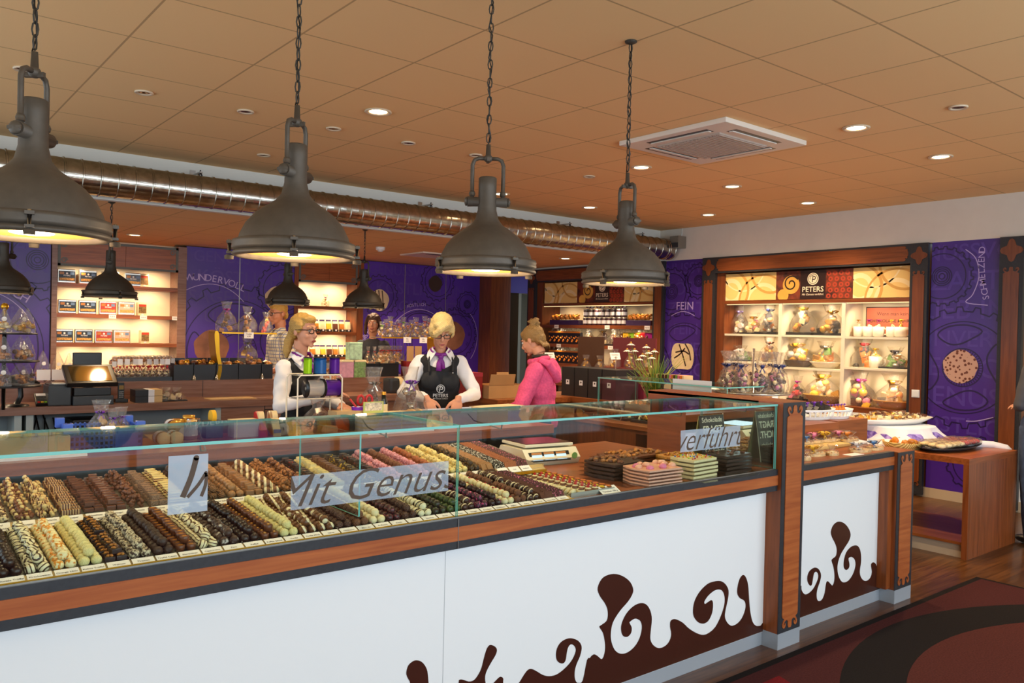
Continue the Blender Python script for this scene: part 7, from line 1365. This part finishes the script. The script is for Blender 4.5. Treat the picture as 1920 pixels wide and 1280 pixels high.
# slanted tray with filled cups and florentines
t = empty('metal_tray', 'slanting silver tray with rows of topped pralines beside the case', 'tray', (2.385, 2.72, ZT), 0); M().box(-.10, .155, -.29, .36, 0, .008, TRAYM).box(-.10, .155, -.29, -.286, .008, .02, TRAYM).build('tray_plate', t)
CAKE = cm('topped_cup_base', '#7c4a24'); PIS = mat('yellow_topping', '#e0b010', .4)
pk = [(M().lathe([(.001, 0), (.017, 0), (.02, .012), (.018, .014), (.001, .014)], WH, n=14, T=Matrix.Rotation(-.9, 4, 'X')).ell((0, 0, .012), (.008, .006, .003), BROWNS, 7).mesh('praline'), 'white florentine slice leaning in its row'),
      (M().lathe([(.013, 0), (.0165, .014)], CREAMS, n=14).ell((0, 0, .015), (.013, .013, .005), BROWNS, 10).mesh('praline'), 'cream cup with a brown topping'), (M().lathe([(.013, 0), (.0165, .014)], CAKE, n=14).ell((0, 0, .016), (.014, .014, .005), CREAMS, 10).ell((0, 0, .024), .0075, RED, 10).mesh('praline'), 'cream-topped cup with a cherry'),
      (M().lathe([(.013, 0), (.0165, .014)], CAKE, n=14).ell((0, 0, .016), (.014, .014, .005), PIS, 10).mesh('praline'), 'cup with a yellow topping'), (M().lathe([(.013, 0), (.0165, .014)], CAKE, n=14).ell((0, 0, .016), (.014, .014, .004), mat('orange_topping', '#d06a1c', .3), 10).mesh('praline'), 'cup with an orange slice')]
xs_ = [2.315, 2.36, 2.40, 2.44, 2.48, 2.52]
for i, x in enumerate(xs_):
    me, lb = pk[(0, 1, 2, 2, 3, 4)[i]]; n = 20 if i == 0 else 15
    for j in range(n):
        o = bpy.data.objects.new('topped_praline', me); COL.objects.link(o); o.location = (x+.002*(j % 2), 2.45+(.58/n)*j, ZT+.0095); o.rotation_euler = (0, 0, rc.uniform(-.3, .3))
        tag(o, lb+', '+ORD[i]+' line of the tray, '+ORD[j]+' from the front', 'praline', 'topped pralines in line %d' % (i+1))
card('price_card', (2.50, 2.405, ZT+.002), .11, .05, radians(62), ['PETERS', 'Törtchen 100 g'], 'white name card in front of the topped pralines', None, .014)
# broken chocolate stacks in clear trays
def slabstack(label, x, y, w, d, n, m_, rz=0, chunks=None, th=.011, tray=True):
    t = empty('chocolate_stack', label, 'chocolate stack', (x, y, ZT), rz)
    for k in range(n):
        z = .004+k*(th+.008); q = M(); pts = [(-w/2*rc.uniform(.86, 1), -d/2), (w/2*rc.uniform(.8, 1), -d/2*rc.uniform(.9, 1)), (w/2, d*.1), (w/2*rc.uniform(.7, 1), d/2), (-w/2*.8, d/2), (-w/2, d*.1)]
        q.prism(pts, FT(z), m_, 0, th); q.build('chocolate_slab', t); M().box(-w*.53, w*.53, -d*.53, d*.53, z-.0035, z-.0005, clear('acetate', '#ffffff', 1.4)).build('clear_tray', t)
    if chunks:
        q = M(); z = .004+n*(th+.008)
        for k in range(chunks[1]): q.ell((rc.uniform(-w*.4, w*.4), rc.uniform(-d*.4, d*.4), z-.006+rc.uniform(0, .006)), (chunks[2], chunks[2]*.8, chunks[2]*.6), rc.choice(chunks[0]), 7, rough=.3, seed=k)
        q.build('topping', t)
    return t
PKC = cm('pink_chocolate', '#eeb096', nz=.08, nzs=40); SPR = [REDM, YEL, BLUE, GRNR, ORANGE]
slabstack('stack of dark chocolate pieces in clear trays left of the pink ones', 2.84, 2.72, .27, .2, 4, DK2, .1, ([BROWNS, NUTM, MK], 26, .016))
slabstack('stack of pink chocolate slabs in clear trays', 2.86, 2.50, .25, .18, 5, PKC, -.05, ([PKC, PINKR], 10, .022), .007)
slabstack('heap of nut covered milk chocolate behind the pink stack', 3.18, 2.92, .42, .2, 3, MK, .05, ([NUTM, CARAM], 60, .013))
slabstack('golden almond chocolate stack left of the chocolate sign', 3.4, 2.76, .34, .16, 3, cm('gold_almond', '#c88a3a', nz=.3, nzs=80, bump=.5), .05, ([CARAM, GOLDR], 30, .010))
slabstack('white chocolate slabs with rainbow sprinkles in front of the sign', 3.16, 2.5, .22, .15, 5, WH, .05, (SPR, 60, .0055))
slabstack('dark chocolate slabs in clear trays, nearest to the tall post', 3.42, 2.5, .24, .15, 5, DK, .03, ([BROWNS], 12, .01))
for k, (x, y, w) in enumerate(((2.86, 2.62, .36), (3.28, 2.50, .40))): M().box(x-w/2-.04, x+w/2, y-.16, y+.12, ZT, ZT+.003, clear('acetate', '#ffffff', 1.4)).build('acrylic_base', None, None, 'thin clear base sheet under the '+('pink and dark', 'sprinkled and dark')[k]+' chocolate stacks', 'tray')
M().box(2.62, 2.72, 3.1, 3.5, ZT, ZT+.012, KRAFT).build('paper_stack', None, None, 'cream paper pile right of the scale', 'paper')
# A-frame sign
t = empty('table_sign', 'dark slogan sign in an acrylic A-frame inside the case', 'sign', (3.44, 2.62, ZT)); hs_ = .27; tl = .16; F = ((0, -.045, .004), (1, 0, 0), (0, sin(tl), cos(tl)), (0, -cos(tl), sin(tl)))
SG = mat('sign_black_brown', '#2a211b', .4); SC_ = mat('sign_cream_letter', '#f2e2c0', .5)
m = M().prism([(-.10, 0), (.10, 0), (.10, hs_), (-.10, hs_)], F, SG, -.004, 0)
for st, sz, z, b, sh in (('Schokolade', .036, .245, .004, 0), ('FRAGT', .052, .195, .02, 0), ('NICHT.', .052, .14, .02, 0), ('Schokolade', .034, .085, .004, 0), ('versteht.', .036, .04, .004, .3)): m.text(st, sz, F, SC_, 0, z, o=.001, bold=b, shear=sh)
m.build('front_sheet', t); F2_ = ((0, .045, .004), (1, 0, 0), (0, -sin(tl), cos(tl)), (0, cos(tl), sin(tl))); M().prism([(-.10, 0), (.10, 0), (.10, hs_), (-.10, hs_)], F2_, mat('sign_olive_back', '#a89a5c', .5), -.004, 0).build('back_sheet', t)
M().tube([(.1, -.045, .0), (.1, 0, hs_+.004), (.1, .05, 0)], .003, AED, 6).build('acrylic_edge', t)
# price sheet seen behind the mirror
m = M(); F = ((4.70, 3.78, 0), (0, -1, 0), (0, 0, 1), (-1, 0, 0)); m.prism([(-.15, ZT+.1), (.2, ZT+.1), (.2, ZT+.36), (-.15, ZT+.36)], F, WBOX, 0, .003)
m.text('Nuss-Schokolade', .035, F, INK, .02, ZT+.2, o=.0036, bold=.01); m.text('100g   1,99 €', .032, F, INK, .02, ZT+.14, o=.0036); m.build('price_sheet', None, None, 'white price sheet for nut chocolate hanging behind the small case glass', 'price sign')
# nut fruit trays in the small glass case
for k, (y, c) in enumerate(((4.5, 'far'), (4.2, 'middle'), (3.9, 'near'))):
    t = empty('nut_tray', 'black tray of nut clusters in the small cross case, the '+c+' one', 'tray', (4.78, y, ZT), 0, 'nut trays in the small case'); M().box(-.10, .12, -.13, .13, 0, .02, BLACKB, b=.003).build('tray_body', t); m = M(); lumps(m, 0, 0, .026, .09, .11, .02, [CARAM, CREAMS, BROWNS, TOFFEE], 60, .014); m.build('nut_clusters', t)
# ------------------------------------------------------------------ gifts on the side and cross counters
for k in range(4):
    y = 6.25-.2*k; t = empty('gift_box', 'tall black gift box with a small white label, '+ORD[k]+' from the left beside the girl', 'gift box', (5.86, y, ZI), 0, 'black gift boxes'); M().box(-.07, .25, -.095, .095, 0, .30, BLACKB).build('box_body', t); F = ((-.071, 0, 0), (0, -1, 0), (0, 0, 1), (-1, 0, 0)); M().prism([(-.025, .12), (.025, .12), (.025, .17), (-.025, .17)], F, WBOX, 0, .001).prism(circ(0, .15, .01, 12), F, INK, .001, .0015).build('label_print', t)
t = empty('folding_display', 'maroon hinged display box with small bags behind the black gift boxes', 'display box', (6.35, 5.85, ZI)); M().box(0, .02, -.3, .3, .25, .62, mat('maroon_card', '#6a2028', .45)).box(-.16, 0, -.3, .3, 0, .30, mat('maroon_card', '#6a2028')).build('box_body', t)
M().box(6.35, 6.37, 6.3, 6.7, ZI, ZI+.62, mat('dark_brown_board', '#4a2c18', .5)).build('display_board', None, None, 'dark brown upright display board behind the gift boxes', 'display board')
for k in range(5): gift('small gold twinkling bag, '+ORD[k]+' from the left behind the black boxes', 'gift', (6.24, 6.45-.22*k, ZI+.02+(.28 if k > 1 else .2)), .15, .2, [GOLDR, CREAMS, TOFFEE], GOLDR, 7, 'bag', 'gold bags behind the black boxes', RX, 230+k)
for k, (px, py) in enumerate(((1032, 667), (1155, 668))): p = at(px, py, x=5.95); t = empty('stalk_card', 'pale price card on a stalk '+('left', 'right')[k]+' of the maroon display', 'price card', (0, 0, 0), 0, 'stalk cards'); card('card_face', (5.95, p.y, p.z-.03), .14, .07, .3, ['Geschenkbox', '12,90 €'], None, None, .018, t); M().cyl((5.95, p.y, ZI), (5.95, p.y, p.z), .004, CHROME, n=8).build('stalk', t)
# flower pot
t = empty('flower_arrangement', 'grassy arrangement with white coneflowers on the cross counter', 'flower arrangement', (5.45, 4.75, ZT)); STEM = mat('green_stem', '#5a7a28', .6); STEM2 = mat('yellow_green_stem', '#94982c', .6); PET = mat('white_petal', '#f0eada', .6)
M().lathe([(.07, 0), (.1, .1), (.095, .12), (.06, .1)], mat('grey_pot', '#3c3f44', .5), n=20, caps=False).build('pot', t); r = random.Random(9)
for mt, n in ((STEM, 70), (STEM2, 45)):
    m = M()
    for k in range(n):
        a = r.uniform(0, 6.28); q = r.uniform(.02, .22); h = r.uniform(.2, .46); m.tube([(.05*cos(a), .05*sin(a), .08), (q*.5*cos(a), q*.5*sin(a), .08+h*.6), (q*cos(a)*1.3, q*sin(a)*1.3, .08+h)], 0, mt, 4, rs=[.004, .003, .001])
    o = m.build('grass_blades', t); o['kind'] = 'stuff'
for k, (px, py) in enumerate(((1183, 643), (1176, 655), (1190, 655), (1212, 648), (1205, 664), (1216, 659), (1227, 656), (1199, 671), (1222, 668))):
    p = at(px, py, x=5.45+.05*((k*3) % 4-1.5)); q = (p.x-5.45, p.y-4.75, p.z-ZT); m = M(); m.tube([(q[0]*.2, q[1]*.2, .1), (q[0]*.7, q[1]*.7, q[2]*.6), q], .003, STEM, 5); f = m.build('flower_stem', t)
    m = M()
    for j in range(12): a = 2*pi*j/12; T = Matrix.Translation(q) @ Matrix.Rotation(a, 4, 'Z') @ Matrix.Rotation(.5, 4, 'Y'); m.ell((.026, 0, 0), (.02, .006, .002), PET, 6, T=T)
    m.build('petals', f); M().ell((q[0], q[1], q[2]+.004), (.010, .010, .009), mat('flower_cone', '#c08a20', .6), 8).build('flower_cone', f)
for k, (px, lb) in enumerate(((1225, 'kraft'), (1245, 'pale green'), (1262, 'cream'), (1282, 'brown'))):
    x = 5.5; y = at(px, 710, x=x).y; t = empty('chocolate_bar_box', lb+' box of chocolate bars on the rear of the cross counter', 'box', (x, y, ZT+.22), RX, 'chocolate bar boxes'); M().box(-.07, .07, -.08, .06, 0, .07, [KRAFT, GRNC, CREAMS, BROWNS][k]).build('box_body', t); m = M()
    for j in range(5): m.box(-.06+.025*j, -.042+.025*j, -.07, .05, .06, .12, [PINKR, ORANGE, CREAMS, BROWNS, GRNC][(j+k) % 5])
    m.build('bars', t)
M().box(5.38, 5.6, 3.92, 4.45, ZT, ZT+.218, WD).build('display_riser', None, None, 'dark wooden riser at the rear of the cross counter', 'riser')
t = empty('arched_tray', 'black arched gift carton with a white label beside the bar boxes', 'gift box', (5.3, at(1295, 730, x=5.3).y, ZT+.0), RX); M().prism([(-.12, 0), (.12, 0)]+[(.12*cos(a), .16+.10*sin(a)) for a in [pi*q/12 for q in range(13)]], ((0, 0, 0), (1, 0, 0), (0, 0, 1), (0, -1, 0)), BLACKB, 0, .03).build('carton', t); M().prism([(-.02, .05), (.02, .05), (.02, .09), (-.02, .09)], ((0, -.031, 0), (1, 0, 0), (0, 0, 1), (0, -1, 0)), WBOX, 0, .001).build('label_print', t)
# tiered bag stand behind the post
xs, ys = 5.22, 3.60; t = empty('bag_stand', 'clear tiered stand of praline bags with navy bows behind the tall post', 'stand', (xs, ys, ZT)); zt2 = [at(1420, 757, y=ys).z-ZT-.0, at(1420, 733, y=ys).z-ZT]; zt2 = [.10, at(1420, 735, y=ys).z-ZT]
M().cyl((0, 0, 0), (0, 0, zt2[1]+.33), .010, CHROME).build('pole', t)
for z in zt2: M().lathe([(.001, z-.006), (.27, z-.006), (.275, z+.004), (.27, z+.006), (.001, z)], SILV, n=36, caps=False).build('tier_plate', t)
PK_ = [BROWNS, BROWNS, BROWNS, CREAMS, mat('pink_praline', '#c06a94', .4), DK]
b0 = []
for v in range(3):
    tt = empty('praline_bag', 'x', 'praline bag', (0, 0, 0)); wrap(.13, .30, .60, .3, .42, .13, 300+v, 16).build('wrap', tt); m = M(); r = random.Random(v)
    for j in range(26): a = r.uniform(0, 6.28); q = r.uniform(0, .042); m.ell((q*cos(a), q*sin(a), .02+.12*j/26), .017, r.choice(PK_), 8)
    m.build('pralines', tt); m = M(); bow(m, (0, -.02, .185), .05, NAVY, 4); m.build('bow', tt); b0.append(tt)
for i in range(9):
    a = -2.9+i*.42+.1; a = pi+.2+i*(2*pi/9); loc = (xs+.19*cos(a), ys+.19*sin(a), ZT+zt2[1]+.006); lb = 'praline bag with a navy bow on the upper tier, '+ORD[i]+' anticlockwise'
    if i < 3: b0[i].location = loc; b0[i].rotation_euler.z = a+pi/2; b0[i]['label'] = lb; b0[i]['group'] = 'praline bags with navy bows'
    else: copy_tree(b0[i % 3], loc, a+pi/2, lb, 'praline bags with navy bows')
for i in range(9): a = pi+i*(2*pi/9); gift('wrapped bag on the lower tier of the bag stand, '+ORD[i]+' anticlockwise', 'praline bag', (xs+.19*cos(a), ys+.19*sin(a), ZT+zt2[0]+.006), .12, .125, [BROWNS, CREAMS], None, 5, 'bag', 'lower tier bags', a+pi/2, 320+i)
c = at(1454, 752, y=3.3); card('price_card', (c.x, 3.3, c.z-.05), .07, .085, .05, ['Pralinen', '200 g', '6,90 €'], 'white price card with a violet edge above the post top', None, .014)
t = empty('cake_plate', 'white plate of wrapped sweets left of the bag stand', 'plate', (5.42, at(1370, 715, x=5.42).y+.0, ZT+.22)); M().lathe([(.001, .02), (.12, .02), (.2, .045), (.205, .045), (.12, .01), (.06, 0), (.001, 0)], WBOX, n=32, caps=False).build('plate_body', t)
gift('cluster of wrapped sweets lying on the white plate', 'gift', (5.42, t.location.y, ZT+.245), .26, .2, [CARAM, CREAMS, BROWNS], GOLDR, 14, 'bag', None, 0, 341)
# ------------------------------------------------------------------ end counter: baskets and biscuit boards
def basket(label, loc, w, d, h, rz, grp):
    t = empty('plastic_basket', label, 'basket', loc, rz, grp); W_ = mat('white_plastic', '#ecebe6', .35); n = 26
    q = M().lathe([(w*.40, 0), (w*.41, .008), (.001, .008)], W_, n=n, T=Matrix.Diagonal((1, d/w, 1, 1)), caps=False); q.lathe([(w*.40, 0), (w*.43, h*.3)], W_, n=n, T=Matrix.Diagonal((1, d/w, 1, 1)), caps=False); q.lathe([(w*.475, h*.78), (w*.5, h), (w*.515, h), (w*.49, h*.76)], W_, n=n, T=Matrix.Diagonal((1, d/w, 1, 1)), caps=False)
    for k in range(n):
        a = 2*pi*k/n; c0 = Vector((w*.43*cos(a), d*.43*sin(a), h*.28)); c1 = Vector((w*.48*cos(a), d*.48*sin(a), h*.8)); q.tube([c0, c1], .006, W_, 4)
    q.build('basket_body', t); return t
b1 = at(1520, 800, y=3.05); basket('white openwork basket with dark chocolate bars, behind the tall post', (b1.x, 3.05, 1.056), .42, .26, .07, 0, 'white baskets on the riser')
for k in range(7):
    t = empty('chocolate_bar', 'black wrapped bar with a violet ribbon, '+ORD[k]+' from the left in the near basket', 'chocolate bar', (b1.x-.13+.043*k, 3.03+.02*(k % 2), 1.13), .2, 'bars in the near basket'); T = Matrix.Rotation(.7 if k > 3 else -.5, 4, 'Y') @ Matrix.Rotation(.3, 4, 'X'); M().box(-.03, .03, -.05, .05, -.008, .008, BLACKB, T).build('wrapper', t); m = M(); bow(m, (0, -.02, .03), .026, PURR, 3); m.build('bow', t)
b2 = at(1560, 775, y=3.2); basket('white openwork basket with orange sweets, behind the dark bars', (b2.x, 3.2, b2.z-.03), .36, .26, .07, 0, 'white baskets on the riser')
M().box(b2.x-.2, b2.x+.22, 3.04, 3.36, 0, b2.z-.031, WX).build('display_riser', None, None, 'wooden pedestal under the basket of orange sweets', 'riser')
for k in range(7):
    t = empty('orange_sweet', 'orange fruit sweet with a violet ribbon, '+ORD[k]+' from the left in the rear basket', 'sweet', (b2.x-.13+.043*k, 3.19, b2.z+.03), .2, 'sweets in the rear basket'); M().ell((0, 0, 0), (.028, .02, .03), ORANGE, 10, rough=.2, seed=k).build('sweet_body', t); m = M(); bow(m, (0, -.01, .03), .024, PURR, 3); m.build('bow', t)
BIS = mat('biscuit', '#e0bd80', .6, nz=.1, nzs=60); BRD = mat('wicker_board', '#d8b46c', .6, nz=.1, nzs=40, bump=.3)
def E_(px, py, dz=0): p = at(px, py, z=ZT+dz); return (p.x, p.y, ZT+dz)
def biscuit(label, px, py, w, rz, bowm, dz=0, top=BROWNS, shape=0):
    t = empty('chocolate_cookie', label, 'cookie', E_(px, py, dz), rz, 'decorated cookies on the end counter'); pts = [(w*cos(a)*(1 if shape else (1-.25*max(0, sin(a)))), w*.62*sin(a)) for a in [2*pi*k/20 for k in range(20)]]; M().prism(pts, FT(0), BIS, 0, .014).build('cookie_body', t); m = M(); r = random.Random(px)
    for k in range(9): m.ell((r.uniform(-w*.6, w*.6), r.uniform(-w*.3, w*.3), .016), (.012, .009, .004), r.choice([top, CARAM, CREAMS]), 7)
    m.build('topping', t); wrap(w*1.9, .06, .5, .3, .4, w*1.3, px, 16).build('wrap', t)
    if bowm: m = M(); bow(m, (-w*.3, 0, .035), w*.6, bowm, 5); m.build('bow', t)
biscuit('cookie with a yellow ribbon nearest the tall post', 1528, 853, .085, .1, YEL); biscuit('plain cookie at the counter rim beside the yellow ribbon', 1560, 852, .06, .3, None, 0, CREAMS)
biscuit('small white cookie at the foot of the tall post', 1512, 862, .035, 0, None, 0, CREAMS, 1); biscuit('flat cookie with dark filling, left of the blue-ribbon pair', 1612, 846, .085, -.15, WBOX); biscuit('flat cookie with a blue stick, nearest the low post', 1640, 842, .075, .1, mat('blue_ribbon', '#4a86c8', .4))
t = empty('wicker_board', 'pale woven serving board under the ribboned cookies', 'board', E_(1560, 838)); M().box(-.28, .16, -.04, .18, 0, .022, BRD, b=.008).build('board_body', t)
biscuit('cookie with a big pink ribbon on the woven board', 1527, 828, .09, .2, PINKR, .024); biscuit('cookie with a yellow ribbon on the woven board', 1550, 826, .09, -.1, YEL, .024); biscuit('cookie with a second pink ribbon on the board', 1575, 824, .085, .1, PINKR, .024, CARAM); biscuit('cookie with an orange ribbon at the right of the board', 1592, 826, .08, 0, ORANGE, .024, CARAM); biscuit('cookie with a light blue ribbon half hidden by the post', 1514, 832, .05, 0, mat('blue_ribbon', '#4a86c8'), .024)
M().lathe([(.001, 0), (.11, 0), (.11, .008), (.001, .008)], WBOX, E_(1596, 828, .001), 8, Matrix()).build('octagonal_plate', None, None, 'white octagonal plate leaning behind the cookies', 'plate')
o = bpy.data.objects['octagonal_plate']; 
M().box(E_(1600, 852)[0]-.07, E_(1600, 852)[0]+.07, E_(1600, 852)[1]-.03, E_(1600, 852)[1]+.03, ZT, ZT+.002, CARD).build('price_card', None, None, 'blank cream card lying flat at the counter rim', 'card')
# ------------------------------------------------------------------ display table: platters and purple net
ZD = .745
def platter(label, loc, w, d, m_, h=.03, rz=0):
    t = empty('serving_platter', label, 'platter', loc, rz); M().lathe([(.001, .006), (w*.36, .006), (w*.5, h), (w*.505, h), (w*.37, 0), (.001, 0)], m_, n=40, T=Matrix.Diagonal((1, d/w, 1, 1)), caps=False).build('platter_body', t); return t
p1 = at(1735, 828, z=ZD+.03); platter('black oval platter of wrapped cookies and red hearts on the display table', (6.84, 2.86, ZD), .86, .34, BLACKB, .035)
for k in range(26):
    u = -.34+.68*(k+.5)/26; yy = 2.86+(-.07, .0, .07)[k % 3]; red = u > .0; x = 6.84+u
    t = empty('wrapped_cookie', ('red wrapped heart' if red else 'pale wrapped cookie')+', number '+ORD[k]+' from the left on the black platter', 'cookie', (x, yy, ZD+.038), rs.uniform(0, 3), 'cookies on the black platter'); M().ell((0, 0, .012), (.05, .036, .018), mat('red_cookie', '#c03a34', .35) if red else CREAMS, 12, rough=.15, seed=k).build('cookie_body', t); M().ell((0, 0, .016), (.064, .05, .028), CELLO, 10, rough=.5, seed=k).build('wrap', t)
t = empty('draped_box', 'box under white cloth and violet net on the display table', 'draped pedestal', (6.9, 3.42, ZD)); WC = mat('white_cloth', '#e2e0e6', .8, nz=.04, nzs=8, bump=.2); NET = two('violet_net', '#5a3a9a', '#a892d8', 'speck', 26, .5, .8, soft=.12)
def drape(w, d, h, ext, mt, n=48, seed=0, low=0):
    q = M(); vs = []; prof = [(0, h), (.5, h), (.98, h), (1.0, h-.01), (1.05, h*.6), (1.12+ext*.4, h*.25), (1.2+ext, .003+low)]
    for s_, z in prof:
        for k in range(n):
            a = 2*pi*k/n; c, s = cos(a), sin(a); e = (abs(c)**4+abs(s)**4)**-.25; f = 1+(.06*sin(7*a+seed)+.04*sin(13*a+seed*2) if s_ > 1.02 else 0)
            vs.append((w*c*e*s_*f, d*s*e*s_*f, z))
    q.add(vs, [(i*n+k, i*n+(k+1) % n, (i+1)*n+(k+1) % n, (i+1)*n+k) for i in range(len(prof)-1) for k in range(n)], mt, True); return q
drape(.30, .36, .145, .25, WC, seed=1).build('white_cloth', t); drape(.315, .38, .10, .0, NET, seed=2).build('violet_net', t)
M().tube([(7.1, 2.9, ZD+.02), (7.2, 2.8, ZD+.018), (7.27, 2.7, ZD+.02), (7.30, 2.62, ZD+.0), (7.31, 2.56, ZD-.05)], 0, WC, 10, rs=[.03, .035, .03, .035, .025]).build('cloth_end', None, None, 'twisted end of white cloth hanging over the table corner', 'cloth')
pz = ZD+.148; platter('white oval platter of foil wrapped sweets on the draped box', (6.92, 3.4, pz), .96, .40, mat('white_porcelain', '#ece6dc', .2), .05, -.25)
SW_ = M().box(-.02, .02, -.012, .012, -.006, .01, CREAMS, b=.003).add([(-.02, -.012, 0), (-.045, -.02, .012), (-.045, .02, .012), (-.02, .012, 0), (.02, -.012, 0), (.045, -.02, .012), (.045, .02, .012), (.02, .012, 0)], [(0, 1, 2, 3), (4, 5, 6, 7)], CELLO); sm_ = [SW_.mesh('sweet')]
for m_ in (BROWNS, GOLDR): sm_.append(M().box(-.02, .02, -.012, .012, -.006, .01, m_, b=.003).add([(-.02, -.012, 0), (-.045, -.02, .012), (-.045, .02, .012), (-.02, .012, 0), (.02, -.012, 0), (.045, -.02, .012), (.045, .02, .012), (.02, .012, 0)], [(0, 1, 2, 3), (4, 5, 6, 7)], CELLO).mesh('sweet'))
for k in range(110):
    a = rs.uniform(0, 6.28); q = sqrt(rs.random())*.9; x, y = .44*q*cos(a), .17*q*sin(a); T = Matrix.Rotation(-.25, 4, 'Z') @ Vector((x, y, 0)); o = bpy.data.objects.new('wrapped_sweet', sm_[k % 3]); COL.objects.link(o); o.location = (6.92+T.x, 3.4+T.y, pz+.05+.035*(1-q)*rs.random()+.01*(k % 2)); o.rotation_euler = (rs.uniform(-.5, .5), rs.uniform(-.5, .5), rs.uniform(0, 6.28)); tag(o, 'small '+('cream', 'brown', 'golden')[k % 3]+' twist-wrapped sweet heaped on the white oval platter', 'sweet', 'twist-wrapped %s sweets' % ('cream', 'brown', 'golden')[k % 3])
t = empty('draped_box', 'low pedestal under crumpled pink violet net behind the end counter', 'draped pedestal', (6.0, 3.72, ZT-.2)); drape(.2, .26, .2, .15, two('pink_violet_net', '#8a60b0', '#e0b8c0', 'speck', 22, .5, .8, soft=.15), seed=3).build('violet_net', t)
M().box(-.15, .18, -.2, .25, -(ZT-.2), 0, WD).build('pedestal', t)
for k, (px, py) in enumerate(((1622, 805), (1665, 823))):
    p = at(px, py, z=ZD+.04); t = empty('bread_basket', 'shallow straw basket of biscuits '+('behind the octagonal plate', 'left of the black platter')[k], 'basket', (6.55, (3.6, 3.1)[k], ZD), 0); M().lathe([(.12, 0), (.15, .05), (.155, .05), (.13, .0)], WBK, n=24, caps=False).lathe([(.13, .01), (.001, .01)], WBK, n=24, caps=False).build('basket_body', t); m = M(); lumps(m, 0, 0, .03, .09, .09, .03, [ORANGE, CARAM, TOFFEE], 16, .03); m.build('biscuits', t)
